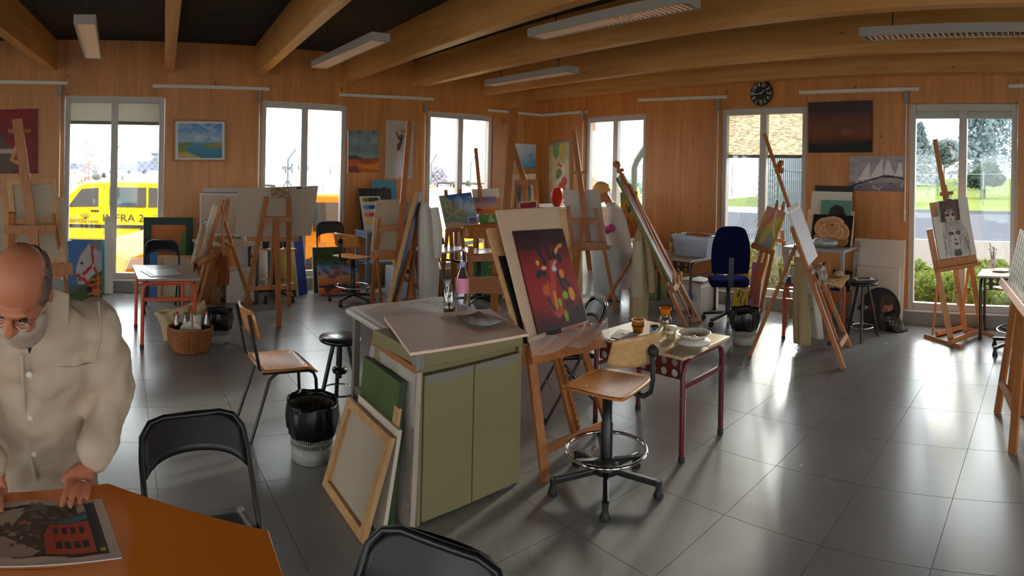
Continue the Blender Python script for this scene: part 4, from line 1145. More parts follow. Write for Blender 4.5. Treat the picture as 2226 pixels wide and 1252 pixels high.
def pic_sails():
    p = Pic(68, 44, (156, 146, 150)).noise(5, .10, 8); p.grad([(108, 96, 106), (132, 120, 130)], 0, .25)
    for pts in ([(.12, .22), (.37, .84), (.36, .32)], [(.36, .34), (.6, .96), (.6, .40), (.5, .36)], [(.62, .50), (.68, .88), (.72, .86), (.82, .44)], [(.82, .44), (.9, .84), (.94, .80), (.96, .42)]): p.poly(pts, (206, 202, 200))
    p.line([(.05, .14), (.35, .30), (.6, .42), (.8, .42), (1, .36)], .05, (64, 58, 66)); p.blotch(8, 24, [(180, 172, 176), (90, 82, 92), (120, 110, 122)], .02, .07, .7, (.05, .0, 1, .3)); return p
B_ = lambda f, x, y, o=.004: f(x, y, o)
painting('red painting of a musician in a scarf, far left wall', WL(-60, 378, .024), WL(82, 377, .024), WL(-60, 240, .024), pic_musician(), .022)
painting('lake landscape in a thin wooden frame beside the far left window', WL(375, 352, .03), WL(493, 352, .03), WL(375, 259, .03), pic_lake(), .02, frame=(.03, m_easel, .03))
painting('desert painting with red dunes under a stormy sky', WL(757, 375, .03), WL(823, 374, .03), WL(757, 283, .03), pic_desert(), .028)
painting('tall grey painting of a dancer in a long dress', WL(838, 387, .03), WL(897, 389, .03), WL(841, 260, .03), pic_dress(), .026)
painting('small blue seascape near the room corner', WL(1106, 366, .022), WL(1165, 367, .022), WL(1106, 311, .022), pic_sea(), .02)
painting('tall framed abstract in green, cream and red beside the corner', WR(1191, 445, .03), WR(1241, 440, .03), WR(1191, 314, .03), pic_tulipabs(), .026, frame=(.03, mat('frame_grey', (140, 128, 120), .5), .032))
painting('dark brown sunset painting with a small house', WR(1757, 332, .036), WR(1895, 331, .036), WR(1757, 223, .036), pic_sunset(), .034, side=mat('dark_edge', (44, 34, 32), .6))
painting('grey painting of four white sailing boats', WR(1846, 414, .026), WR(1968, 417, .026), WR(1846, 339, .026), pic_sails(), .024)

# ================================================================== FAR LEFT: EASEL BEHIND THE MAN
R1 = 5.15
FB = Vector((0.05, -1, .15))
t = easel('wooden easel with a canvas seen from behind, above the bowed man', [
    ('mast', D(37, 259, R1 - .02), D(76, 540, R1 - .14), .085, .03), ('crossbar', D(8, 499, R1 - .17), D(122, 498, R1 - .17), .07, .025), ('front_leg', D(26, 462, R1 - .15), P(20, 742), .055, .03), ('front_leg', D(117, 466, R1 - .15), P(165, 742), .03, .03),
    ('rear_leg', D(76, 500, R1 - .19), P(80, 812), .05, .03), ('tray', D(20, 588, R1 - .10), D(158, 585, R1 - .10), .10, .05), ('canvas_clamp', D(18, 285, R1 + .03), D(67, 285, R1 + .03), .035, .04)], FB)
canvas_back('large stretched canvas shown from behind on the far left easel', D(34, 574, R1 - .02), D(144, 571, R1 - .02), D(14, 391, R1 + .10), .045, .022, True, m_pine)
canvas_back('second canvas leaning behind the far left easel', D(-8, 566, R1 + .2), D(26, 566, R1 + .2), D(-24, 428, R1 + .3), .035, .02)
# narrow canvas edge to the right behind it
plain_board('narrow white canvas standing just right of the far left canvas', D(136, 570, R1 + .12), D(150, 569, R1 + .12), D(124, 428, R1 + .2), .02, m_canvas, 'canvas', 'canvas')
# ---- horse painting and neighbours leaning on the left wall
def pic_horse():
    p = Pic(52, 70); p.grad([(60, 80, 50), (90, 110, 140), (76, 118, 170), (80, 120, 176)])
    p.poly([(.0, 0), (.0, .1), (.3, .18), (.6, .40), (1, .5), (1, 0)], (70, 84, 46)); p.poly([(.24, .52), (.36, .74), (.62, .95), (.95, .98), (1, .9), (1, .48), (.72, .40), (.58, .30), (.46, .26), (.30, .28)], (188, 182, 178))
    p.poly([(.62, .95), (.7, .88), (.98, .80), (1, .98), (.8, 1)], (140, 136, 138)); p.ell(.42, .62, .05, .02, (60, 52, 50)); p.ell(.36, .34, .05, .03, (110, 96, 96))
    for l in ([(.72, .88), (.74, .58)], [(.74, .58), (.40, .40), (.28, .42)], [(.40, .40), (.62, .26)], [(.74, .58), (.84, .46)]): p.line(l, .06, (190, 46, 50))
    for c in ((.74, .57), (.42, .41)): p.ell(c[0], c[1], .035, .025, (220, 210, 200))
    p.ell(.72, .18, .16, .12, (30, 28, 30)); p.ell(.80, .14, .09, .07, (206, 130, 90)); p.ell(.78, .22, .12, .05, (180, 40, 40))
    for y in (.10, .24, .32): p.line([(.6, y), (1, y + .04)], .04, (196, 110, 50))
    p.line([(.9, 0), (.9, .40)], .06, (206, 120, 56)); return p.blur(1)
painting('white horse head painting with red bridle leaning below the far left window', P(146, 655) + Vector((0, 0, 0)), P(222, 650), D(146, 524, RG(146, 655) + .12), pic_horse(), .022)
a_, b_ = WL(156, 632, .12), WL(236, 631, .12); a_.z = b_.z = 0.004; tl = WL(156, 520, .03)
painting('turquoise canvas mostly hidden behind the horse painting', a_, b_, tl, Pic(16, 24, (52, 130, 160)).grad([(90, 110, 96), (52, 130, 168), (56, 140, 176)]), .02)
plain_board('pale board standing beside the horse painting at the window', Vector((WL(228, 630).x, D1 - .16, .004)), Vector((WL(246, 630).x, D1 - .16, .004)), Vector((WL(226, 560).x, D1 - .05, 1.02)), .015, m_board)
# green framed painting, blue board and bare canvas leaning behind the folding chair
pg = Pic(30, 24, (170, 96, 44)).grad([(150, 84, 44), (186, 106, 52)]); pg.ell(.92, .5, .1, .4, (96, 120, 50)); pg.noise(3, .1, 6)
a_ = Vector((WL(309, 630).x, D1 - .30, .004)); b_ = Vector((WL(415, 630).x, D1 - .30, .004))
painting('large painting in a dark green frame leaning behind the folding chair', a_, b_, Vector((a_.x, D1 - .06, 1.02)), pg, .02, frame=(.10, mat('frame_green', (22, 52, 44), .4), .03))
a_ = Vector((WL(322, 634).x, D1 - .40, .004)); b_ = Vector((WL(338, 634).x, D1 - .40, .004))
plain_board('narrow blue board leaning beside the bare canvas', a_, b_, Vector((a_.x, D1 - .34, .62)), .012, mat('blue_paint', (48, 92, 150), .5))
a_ = Vector((WL(337, 640).x, D1 - .46, .004)); b_ = Vector((WL(412, 640).x, D1 - .46, .004))
canvas_back('small bare stretched canvas seen from behind under the folding chair', a_, b_, Vector((a_.x, D1 - .37, .56)), .045)
# ---- folding chair and orange-legged table
chair_far = folding_chair('black folding chair tucked behind the orange-legged table', (.56, 7.05, 0), math.radians(178))
school_table('small school table with orange tubular legs and glossy worn top', .495, 5.95, .77, .60, .66, math.radians(93), m_orng, mat('worn_top', (150, 138, 132), .22, noise=(14, .15)), panel=False)
t = Thing('paper_stack', 'grey folder with a white paper lying on the orange-legged table', 'papers', P(355, 592, .662))
t.part('folder', MB().prism([P(304, 588, .662), P(328, 602, .662), P(398, 598, .662), P(376, 584, .662)], (0, 0, .003)), mat('folder_grey', (118, 116, 118), .35))
t.part('sheet', MB().prism([P(319, 588, .6655), P(337, 599, .6655), P(357, 597, .6655), P(354, 585, .6655)], (0, 0, .001)), mat('sheet_bright', (235, 235, 232), .2))
# ================================================================== SIDE TABLE BEHIND THE FIRST TRIPOD
school_table('dark-legged work table crowded with brushes behind the tripod easel', 1.40, 7.45, .80, .55, .76, 0, m_brown, m_top, panel=False)
TZ = .761
def brush_jar(lab, c, r, h, n, seed, m=None, bh=.24, spread=.28):
    t = Thing('brush_jar', lab, 'brush jar', c); jar(t, c, r, h, m); brushes(t, Vector(c) + Vector((0, 0, .004)), n, bh, spread, seed); return t
brush_jar('jar of brushes on the left end of the dark-legged table', Vector((1.12, 7.30, TZ)), .045, .13, 9, 3, mat('jar_dark', (60, 54, 50), .3))
brush_jar('jar of thin brushes in the middle of the dark-legged table', Vector((1.25, 7.52, TZ)), .04, .12, 7, 4)
t = Thing('bucket', 'white plastic bucket of papers on the dark-legged table', 'bucket', (1.72, 7.42, TZ))
t.part('shell', MB().lathe([(.085, 0), (.09, .01), (.112, .26), (.118, .27)], (1.72, 7.42, TZ), 24, cap=False), cloth_mat('bucket_white', (210, 206, 198), .3, .4)); t.part('rim', MB().tube([(1.72 + .116 * math.cos(a), 7.42 + .116 * math.sin(a), TZ + .27) for a in [2 * math.pi * k / 28 for k in range(28)]], .006, 6, True), m_white)
t.part('rolled_paper', MB().tube([(1.70, 7.42, TZ + .02), (1.76, 7.40, TZ + .36)], .03, 10), m_paper)
plain_board('curled yellow sheet overhanging the dark-legged table', Vector((1.02, 7.18, TZ)), Vector((1.22, 7.20, TZ)), Vector((1.04, 7.40, TZ + .005)), .004, mat('sheet_ochre', (190, 164, 104), .6), 'paper_sheet', 'paper')
# framed board and dark frame on the wall behind
p = WL(434, 512, .05); q = WL(524, 512, .05); r_ = WL(434, 420, .03)
painting('pinkish board in a white frame standing behind the tripod easel', p, q, r_, Pic(10, 10, (186, 160, 140)), .015, frame=(.02, m_white, .02))
p = WL(442, 500, .02); q = WL(530, 500, .02); r_ = WL(442, 408, .012)
painting('dark picture with a pale top edge behind the pinkish board', p, q, r_, Pic(10, 10, (70, 56, 50)).grad([(70, 56, 50), (70, 56, 50), (70, 56, 50), (70, 56, 50), (200, 196, 188)], .0, 1), .012, side=m_white)
# ---- first tripod easel with a stack of canvases and a brown cloth
F2 = Vector((-.6, -.8, 0))
E2 = easel('small tripod easel loaded with a stack of leaning canvases', [
    ('front_leg', D(484, 434, 6.95), P(417, 668), .045, .028), ('front_leg', D(497, 430, 7.0), D(487, 480, 7.0), .05, .03), ('center_leg', D(462, 545, 6.98), P(430, 669), .04, .025), ('center_leg', D(466, 550, 7.05), P(451, 662), .03, .025),
    ('rear_leg', D(487, 478, 7.1), P(546, 662), .045, .028), ('crossbar', D(468, 520, 7.0), D(505, 536, 7.15), .05, .02), ('tray', D(432, 572, 6.85), D(462, 556, 7.05), .06, .06), ('mast', D(483, 440, 7.02), D(486, 555, 7.05), .02, .02)], F2)
for i, (x0, x1, xt0, xt1, yt, dr, m) in enumerate(((417, 424, 438, 445, 492, 0, m_cback), (423, 430, 447, 454, 500, .05, m_pine), (429, 436, 466, 476, 445, .10, m_canvas), (434, 439, 456, 462, 470, .15, mat('teal_board', (96, 140, 150), .5)), (438, 446, 470, 478, 455, .20, m_paper))):
    a_ = D(x0, 572 - i * 3, 6.80 + dr); b_ = D(x1 + 6, 574 - i * 3, 6.95 + dr); c_ = D(xt0, yt, 6.88 + dr)
    plain_board(['grey canvas at the front of the tripod stack', 'thin wooden board second in the tripod stack', 'tall cream canvas in the middle of the tripod stack', 'teal edged board in the tripod stack', 'white sheet board at the back of the tripod stack'][i], a_, b_, c_, .02, m, 'leaning_canvas', 'canvas', 'canvases stacked on the tripod easel')
t = Thing('brown_cloth', 'brown apron cloth hanging in folds from the tripod easel', 'cloth', D(482, 622, 7.1))
hang(t, 'cloth', [(D(484, 548, 7.12), .015, .015, .2), (D(484, 562, 7.12), .07, .04, .2), (D(480, 598, 7.12), .10, .05, .2), (D(478, 620, 7.12), .10, .05, .2)], cloth_mat('cloth_brown', (132, 74, 40), .15), 6, .35, 3)
t.part('loop', MB().tube([D(485, 500, 7.1), D(484, 550, 7.12)], .006, 6), cloth_mat('cloth_brown', (132, 74, 40), .15))
# boxes under the dark table
t = Thing('cardboard_box', 'brown cardboard box on the floor under the dark-legged table', 'box', (1.18, 7.5, 0)); t.part('body', MB().box((1.18, 7.5, .20), (.30, .30, .40)), mat('cardboard', (150, 108, 66), .8), bevel=.004); t.part('flap', MB().box((1.18, 7.34, .37), (.30, .004, .07)), mat('cardboard', (150, 108, 66), .8))
t = Thing('white_crate', 'whitish box standing beside the brown cardboard box', 'box', (1.58, 7.5, 0)); t.part('body', MB().box((1.58, 7.5, .19), (.36, .3, .38)), m_board, bevel=.006); t.part('lid', MB().box((1.58, 7.5, .39), (.38, .32, .02)), m_board, bevel=.004)
# big white panel with plant prints behind
pp = Pic(40, 60, (196, 190, 182)).noise(2, .03, 5); pp.poly([(.0, .62), (.14, .72), (.20, 1), (.0, 1)], (66, 100, 50)); pp.line([(.44, .98), (.46, .80), (.42, .74)], .05, (92, 136, 96)); pp.line([(.30, .30), (.42, .36), (.50, .30)], .015, (50, 50, 50)); pp.line([(.34, .24), (.44, .30)], .015, (50, 50, 50)); pp.blotch(4, 14, [(92, 136, 96), (110, 150, 110)], .01, .03, .9, (.40, .74, .52, .98))
a_ = Vector((WL(508, 640).x, D1 - .22, .004)); b_ = Vector((WL(578, 640).x, D1 - .22, .004))
painting('tall white panel with green plant sketches behind the drawing board', a_, b_, Vector((a_.x, D1 - .04, 1.02)), pp, .012)
t = Thing('plant_pot', 'dark trough pot with green leaves behind the drawing board', 'plant', (1.93, 7.42, .76)); t.part('pot', MB().box((1.95, 7.42, .80), (.16, .10, .07)), m_blk, bevel=.005)
t.part('leaves', foliage(cloud((1.90, 7.44, .95), (.10, .08, .16), 90, 77, .0), .07, 78), leaf_mat((70, 104, 48)))

# ---- floor things: bag, basket, bin
binA = waste_bin('grey waste bin with black bag behind the wicker basket', P(474, 748) + Vector((.03, .10, 0)), .92)
t = Thing('paper_bag', 'crumpled cream bag of building plaster behind the wicker basket', 'bag', (.70, 5.78, 0))
def bagf(u, v):
    a = 2 * math.pi * u; w, d = .21 * (1 - .05 * v), .09 * (1 - .75 * v ** 3); x = w * math.cos(a); y = d * math.sin(a); z = .34 * v
    x += -.06 * v ** 3 * 1.0 + .05 * v * math.cos(a); z += .05 * v * (x / .21) + .015 * math.sin(5 * a + 3 * v)
    return Vector((.70 + x, 5.82 + y + .012 * math.sin(7 * a + 4 * v), z))
t.part('sack', MB().grid(bagf, 32, 12), cloth_mat('sack_cream', (206, 182, 140), .2), solid=.003)
text_mesh(t, 'Pur ISO-CHANVRE'.split('-')[0] + 'laine', .062, mat('print_navy', (44, 44, 84), .6), Matrix.Translation(Vector((.02, -.062, .255))) @ Matrix.Rotation(math.radians(8), 4, 'Y') @ Matrix.Rotation(math.pi / 2 - .1, 4, 'X'), 'bag_print')
c = P(414, 772) + Vector((0.01, .12, 0))
t = Thing('wicker_basket', 'oval wicker basket with an arched handle on the floor', 'basket', c)
m_wick = wood('wicker', (170, 104, 50), (128, 72, 34), 'X', 6, .6)
first = None
for k in range(15):
    z = .012 + k * .0145; f = k / 14; w, d = .155 + .055 * math.sin(f * 1.9) ** 1, .115 + .03 * f
    pts = []
    for j in range(56):
        a = 2 * math.pi * j / 56; wob = .005 * (1 if (j + k) % 2 else -1)
        pts.append(c + Vector(((w + wob) * math.cos(a), (d + wob) * math.sin(a), z)))
    t.part('woven_row', MB().tube(pts, .0075, 5, True), m_wick)
for k in range(28):
    a = 2 * math.pi * k / 28; e = Vector((math.cos(a), math.sin(a), 0))
    p0 = c + Vector((e.x * .155, e.y * .115, .005)); p1 = c + Vector((e.x * .207, e.y * .143, .222))
    t.part('stake', MB().tube([p0, (p0 + p1) / 2 + e * .012, p1], .004, 5), m_wick)
t.part('rim', MB().tube([c + Vector((.21 * math.cos(a), .148 * math.sin(a), .225 + .004 * math.sin(a * 14))) for a in [2 * math.pi * k / 48 for k in range(48)]], .011, 6, True), m_wick)
t.part('handle', MB().tube([c + Vector((.02 * 0, .14 * math.cos(a), .22 + .20 * math.sin(a))) for a in [math.pi * k / 16 for k in range(17)]], .009, 6), m_wick)
t.part('base', MB().lathe([(.10, .004), (.10, .01)], c, 24), m_wick)
def bottle(lab, c, r, h, tint, cap, liq=None, label=None):
    t = Thing('bottle', lab, 'bottle', c)
    b = t.part('body', MB().lathe([(r * .7, 0), (r, .012), (r * .96, h * .2), (r, h * .3), (r * .95, h * .45), (r, h * .56), (r * .9, h * .68), (r * .42, h * .88), (r * .34, h * .93)], c, 20), glass_mat('pet_%d%d%d' % tint, tint, .12))
    t.part('cap', MB().lathe([(r * .42, h * .92), (r * .42, h)], c, 14), mat('cap_%d%d%d' % cap, cap, .4))
    if liq: t.part('liquid', MB().lathe([(r * .6, .006), (r * .93, .014), (r * .93, h * liq[0])], c, 18), glass_mat('liq_%d%d%d' % liq[1], liq[1], .02))
    if label: t.part('label_band', MB().lathe([(r * 1.01, h * label[0]), (r * 1.01, h * label[1])], c, 20, cap=False), mat('band_%d%d%d' % label[2], label[2], .5))
    return t
bz = c + Vector((0, 0, .03))
bottle('bottle of red liquid with red cap in the wicker basket', bz + Vector((-.125, .03, 0)), .035, .33, (225, 200, 200), (200, 44, 54), (.62, (190, 60, 60)))
bottle('clear bottle with red cap at the right of the basket', bz + Vector((.155, .01, 0)), .035, .34, (220, 222, 228), (206, 50, 66), (.35, (200, 200, 214)))
bottle('dark blue bottle with green cap in the middle of the basket', bz + Vector((-.04, .06, 0)), .04, .32, (50, 60, 110), (40, 96, 60))
t = Thing('paper_roll', 'roll of kitchen paper standing in the wicker basket', 'paper roll', bz + Vector((.055, .055, 0)))
t.part('paper', MB().lathe([(.018, 0), (.055, 0), (.055, .30), (.018, .30)], bz + Vector((.055, .055, .0)), 24, cap=False), m_paper); t.part('core', MB().lathe([(.018, 0.002), (.018, .298)], bz + Vector((.055, .055, 0)), 16, cap=False), mat('cardboard', (150, 108, 66), .8))
t = Thing('plate', 'cream paper plate tucked upright in the basket front', 'plate', bz + Vector((.0, -.03, .05)))
t.part('dish', MB().lathe([(.005, 0), (.07, .0), (.10, .012), (.112, .018), (.112, .020), (.10, .015), (.07, .004), (.005, .004)], bz + Vector((.0, -.02, .14)), 28, Matrix.Rotation(math.radians(68), 3, 'X')), m_paper)

# ================================================================== BIG WHITE DRAWING BOARD EASEL
F3 = Vector((0, -1, .12))
easel('tripod easel carrying the big white drawing board, seen from behind', [
    ('front_leg', D(580, 428, 6.95), P(533, 668), .055, .03), ('front_leg', D(627, 428, 6.98), P(628, 666), .055, .03), ('rear_leg', D(601, 474, 6.93), P(606, 712), .058, .032), ('mast', D(597, 480, 6.97), D(588, 630, 7.1), .04, .025),
    ('crossbar', D(572, 478, 6.96), D(632, 477, 6.99), .06, .02), ('crossbar', D(540, 627, 7.15), D(628, 625, 7.2), .05, .02), ('tray', D(536, 520, 7.12), D(650, 519, 7.15), .06, .05)], F3)
t = Thing('drawing_board', 'big white drawing board clipped on its easel', 'board', D(600, 515, 7.1))
a_, b_, d_ = D(511, 515, 7.08), D(676, 512, 7.14), D(518, 409, 7.02); n_ = nrm(a_, b_, d_); c_ = D(692, 404, 7.08)
t.part('panel', MB().prism([a_, b_, c_, d_], -n_ * .018), mat('board_grey', (170, 150, 132), .6)); t.part('front_sheet', MB().prism([p - n_ * .019 for p in (a_, b_, c_, d_)], -n_ * .002), mat('sheet_bluish', (205, 208, 220), .6))
t.part('clip', MB().box(D(650, 408, 7.04), (.05, .03, .03)), m_bmet)
pz = Pic(30, 20, (120, 96, 70)).blotch(3, 60, [(60, 50, 34), (170, 140, 100), (96, 80, 50), (190, 160, 120), (110, 60, 36)], .03, .10, .9)
painting('small earthy study pinned at the top of the white drawing board', D(590, 431, 6.93), D(629, 430, 6.95), D(589, 407, 6.93), pz, .004, 'study', 'painting')
# things behind the board: low table with pots, swivel stool, leaning canvases
for i in range(4):
    c = Vector((1.935 + .098 * i, 7.5 + .03 * (i % 2), .665)); t = Thing('paint_pot', ['black paint pot leftmost behind the drawing board', 'white paint pot behind the drawing board', 'dark paint pot second from right behind the drawing board', 'black paint pot rightmost behind the drawing board'][i], 'pot', c)
    t.part('can', MB().lathe([(.036, 0), (.04, .005), (.04, .085), (.036, .09)], c, 16), m_black if i != 1 else m_white); t.part('lid', MB().lathe([(.041, .088), (.041, .10)], c, 16), m_bmet)
drafting_chair('swivel stool with chrome ring hidden behind the drawing board easel', Vector((2.08, 7.50, 0)), .4, .66, back=False)
pa = Pic(24, 34, (200, 180, 90)); pa.grad([(180, 150, 70), (206, 186, 100), (190, 190, 150)]); pa.poly([(0, .0), (0, 1), (.35, 1), (.2, 0)], (70, 140, 170)); pa.noise(4, .1, 5)
a_ = Vector((WL(572, 640).x, D1 - .30, .004)); b_ = Vector((WL(632, 640).x, D1 - .30, .004)); painting('yellow and blue canvas leaning under the second window', a_, b_, Vector((a_.x, D1 - .16, .80)), pa, .02)
a_ = Vector((WL(630, 640).x, D1 - .42, .004)); b_ = Vector((WL(653, 640).x, D1 - .32, .004)); painting('deep blue canvas edge leaning under the second window', a_, b_, Vector((a_.x - .06, D1 - .30, .82)), Pic(10, 20, (40, 66, 150)).noise(2, .1, 4), .02)

# ================================================================== SECOND WINDOW: FOLDING CHAIR, DRAFTING STOOL, PAINTINGS
fc_ = folding_chair('folded black chair leaning on the wall behind the wooden stool', (3.0, 7.87, 0), math.radians(180)); fc_.scale = (1, .36, 1.19)
pq = Pic(40, 50); pq.grad([(150, 110, 60), (90, 150, 160), (84, 160, 176), (50, 70, 40), (40, 54, 34)]); pq.poly([(0, 0), (.12, 0), (.14, 1), (0, 1)], (60, 66, 40)); pq.poly([(.14, 0), (.3, 0), (.3, .6), (.16, .6)], (190, 100, 50)); pq.poly([(.72, 0), (1, 0), (1, .5), (.75, .45)], (206, 130, 60)); pq.blotch(6, 70, [(56, 80, 36), (70, 96, 40), (40, 60, 30)], .02, .07, .9, (0, .62, 1, 1)); pq.blotch(7, 30, [(56, 80, 36), (80, 100, 50)], .02, .05, .9, (.1, .3, .35, .75))
a_ = Vector((2.69, 7.70, .004)); b_ = Vector((3.15, 7.71, .004)); painting('garden painting with turquoise wall behind the sunset canvas', a_, b_, Vector((2.68, 7.77, .62)), pq, .022)
ps = Pic(52, 36); ps.grad([(190, 84, 40), (120, 60, 70), (214, 110, 56), (206, 150, 100), (120, 150, 176), (70, 110, 170)])
ps.blotch(2, 14, [(110, 60, 90), (96, 56, 96), (206, 96, 60), (130, 70, 90)], .04, .13, .7, (0, .62, 1, .95)); ps.blotch(9, 46, [(96, 44, 50), (224, 110, 40), (226, 96, 40), (236, 136, 60)], .03, .12, .8, (0, 0, 1, .34)); ps.poly([(0, .30), (.3, .36), (.55, .30), (1, .28), (1, .22), (0, .24)], (66, 44, 62))
a_, b_ = P(694, 642), P(783, 640); painting('colourful sunset-over-water canvas leaning low beside the wooden stool', a_, b_, D(690, 577, RG(694, 642) + .06), ps, .03)
drafting_chair('wooden drafting stool with chrome ring in front of the sunset canvas', P(766, 657), math.radians(-62), .60)

# blue rack with papers
m_rack = mat('rack_blue', (96, 116, 140), .5)
t = Thing('blue_rack', 'low blue wooden rack under the desert painting', 'rack', (3.52, 7.72, 0))
rx0, rx1, ry0, ry1 = 3.42, 3.98, 7.55, 7.93
for x in (rx0, rx1):
    for y in (ry0, ry1): t.part('post', MB().box((x, y, .42), (.045, .045, .84)), m_rack)
for z in (.40, .83): t.part('shelf', MB().box(((rx0 + rx1) / 2, (ry0 + ry1) / 2, z), (rx1 - rx0 + .05, ry1 - ry0 + .05, .03)), m_rack)
t.part('rail', MB().box((rx0, (ry0 + ry1) / 2, .78), (.03, ry1 - ry0 - .05, .06)), m_rack)
psw = Pic(34, 60, (206, 202, 196))
for (y, cs) in ((.90, [(120, 140, 50), (70, 90, 40), (50, 66, 40)]), (.68, [(90, 150, 200), (30, 90, 180), (40, 50, 130)]), (.46, [(230, 110, 90), (220, 60, 40), (240, 100, 50)]), (.24, [(236, 190, 60), (240, 200, 40), (230, 170, 30)])):
    for k in range(3): psw.ell(.28 + .24 * k, y, .18, .065, cs[k])
painting('sheet of paint swatches on the blue rack', Vector((3.40, 7.62, .85)), Vector((3.74, 7.66, .85)), Vector((3.38, 7.78, 1.33)), psw, .004, 'swatch_sheet', 'paper')
plain_board('black portfolio standing on the blue rack', Vector((3.42, 7.82, .85)), Vector((3.96, 7.84, .85)), Vector((3.42, 7.92, 1.44)), .012, m_black, 'portfolio', 'folder')
pb = Pic(24, 30, (70, 130, 150)); pb.ell(.5, .72, .24, .14, (84, 60, 50)); painting('small turquoise portrait peeping over the black portfolio', Vector((3.66, 7.90, .85)), Vector((4.06, 7.90, .85)), Vector((3.66, 7.97, 1.56)), pb, .016)
t = Thing('plastic_bag', 'yellow plastic bag on a clear tub behind the easel', 'bag', (3.72, 7.15, .42))
t.part('crumple', MB().grid(lambda u, v: Vector((3.72 + (.12 + .02 * math.sin(9 * u * 6.28)) * math.sin(math.pi * v) * math.cos(6.283 * u), 7.15 + .1 * math.sin(math.pi * v) * math.sin(6.283 * u), .50 - .08 * math.cos(math.pi * v) + .015 * math.sin(7 * 6.28 * u))), 24, 10), mat('bag_yellow', (226, 190, 30), .35), solid=.002)
t = Thing('plastic_tub', 'clear plastic storage tub on the floor behind the easel', 'tub', (3.74, 7.15, 0)); t.part('shell', MB().box((3.74, 7.15, .21), (.34, .30, .42)), cloth_mat('tub_milky', (206, 210, 218), .5, .3), bevel=.02); t.part('contents', MB().box((3.78, 7.1, .36), (.18, .2, .08)), mat('tub_pink', (190, 110, 150), .5), bevel=.02)
# ================================================================== CENTRE LEFT: EASELS BY THE THIRD WINDOW
V3 = Vector
F4 = V3((.1, -1, .15))
easel('tall-masted easel with a plain canvas seen from behind, left of the hanging smock', [
    ('mast', D(890, 264, 7.62), D(858, 640, 7.25), .075, .03), ('front_leg', D(824, 475, 7.35), P(807, 666), .055, .03), ('rear_leg', D(820, 560, 7.2), P(829, 668), .03, .03), ('front_leg', D(884, 480, 7.45), P(902, 668), .055, .03),
    ('crossbar', D(822, 497, 7.36), D(888, 494, 7.42), .065, .022), ('tray', D(806, 556, 7.22), D(872, 555, 7.28), .10, .05), ('canvas_clamp', D(872, 285, 7.66), D(890, 285, 7.64), .04, .05), ('canvas_clamp', D(886, 265, 7.66), D(886, 285, 7.66), .02, .03)], F4)
canvas_back('plain grey canvas seen from behind on the tall-masted easel', D(806, 548, 7.34), D(884, 545, 7.42), D(817, 436, 7.5), .03, .02, False, m_cback)
plain_board('tan board standing behind the plain grey canvas', D(830, 540, 7.56), D(896, 538, 7.62), D(826, 434, 7.68), .015, m_edge)
# edge-on blue canvas
F5 = V3((-1, -.25, .35))
easel('easel seen side-on holding the long blue-streaked canvas', [
    ('front_leg', D(893, 545, 6.95), P(845, 700), .05, .03), ('rear_leg', D(898, 541, 7.15), P(934, 690), .045, .028), ('crossbar', D(878, 604, 6.95), D(922, 632, 7.1), .045, .022), ('front_leg', D(912, 440, 7.2), P(882, 694), .05, .03), ('tray', D(850, 660, 6.7), D(872, 655, 7.0), .05, .06)], F5)
pbl = Pic(12, 60); pbl.grad([(150, 150, 150), (110, 126, 150), (90, 112, 160), (120, 130, 160), (170, 160, 170)]).noise(3, .12, 6)
painting('long blue-streaked canvas seen nearly edge-on beside the smock', D(850, 658, 6.66), D(862, 650, 7.02), D(911, 416, 7.02), pbl, .05, side=m_pine)
t = Thing('hanging_smock', 'white painting smock hanging from the side-on easel', 'smock', D(930, 655, 7.1))
hang(t, 'cloth', [(D(921, 438, 7.12), .04, .03, .4), (D(926, 462, 7.12), .11, .07, .4), (D(929, 520, 7.12), .15, .09, .4), (D(932, 590, 7.12), .165, .10, .4), (D(930, 652, 7.12), .14, .09, .4)], m_smock, 7, .3, 5)
t.part('sleeve', MB().tube([D(944, 452, 7.05), D(951, 500, 7.0), D(952, 560, 7.0)], [.05, .06, .045], 10), m_smock)
# white table with a folding chair behind
school_table('white-topped table in front of the third window', 4.10, 6.70, .60, .60, .70, math.radians(12), m_bmet, mat('top_white', (205, 200, 192), .25), panel=False)
folding_chair('black folding chair under the white-topped table by the third window', (4.18, 7.15, 0), math.radians(150))
# cliff painting easel
F6 = V3((-.15, -1, .2))
easel('easel with the cliff painting before the third window', [('front_leg', D(973, 500, 7.95), P(957, 646), .045, .028), ('front_leg', D(1003, 498, 7.95), P(1018, 644), .045, .028), ('center_leg', D(980, 500, 7.97), P(988, 643), .05, .028), ('mast', D(969, 413, 8.17), D(973, 470, 8.05), .045, .025), ('mast', D(1000, 412, 8.17), D(1000, 470, 8.05), .045, .025), ('tray', D(968, 502, 7.89), D(1028, 498, 7.95), .05, .05), ('rear_leg', D(990, 470, 8.20), P(993, 632), .04, .025)], F6)
pc = Pic(56, 46); pc.grad([(190, 170, 140), (110, 150, 160), (150, 170, 190), (190, 196, 200), (90, 130, 190), (44, 84, 160)])
pc.poly([(0, .98), (.18, .98), (.36, .72), (.50, .60), (.62, .52), (.74, .34), (.6, .22), (.2, .22), (0, .5)], (150, 150, 120)); pc.blotch(4, 50, [(170, 170, 150), (110, 124, 80), (190, 188, 170), (130, 140, 100)], .02, .08, .7, (.08, .28, .55, .8)); pc.poly([(0, .0), (0, .16), (.25, .2), (.6, .08), (.5, 0)], (206, 170, 130)); pc.blotch(8, 20, [(200, 204, 210), (120, 150, 190)], .04, .12, .4, (.45, .5, 1, .9))
painting('watercolour of pale sea cliffs on an easel at the third window', D(970, 498, 7.89), D(1041, 489, 7.95), D(954, 426, 8.01), pc, .02, side=mat('dark_brown', (66, 50, 42), .6))
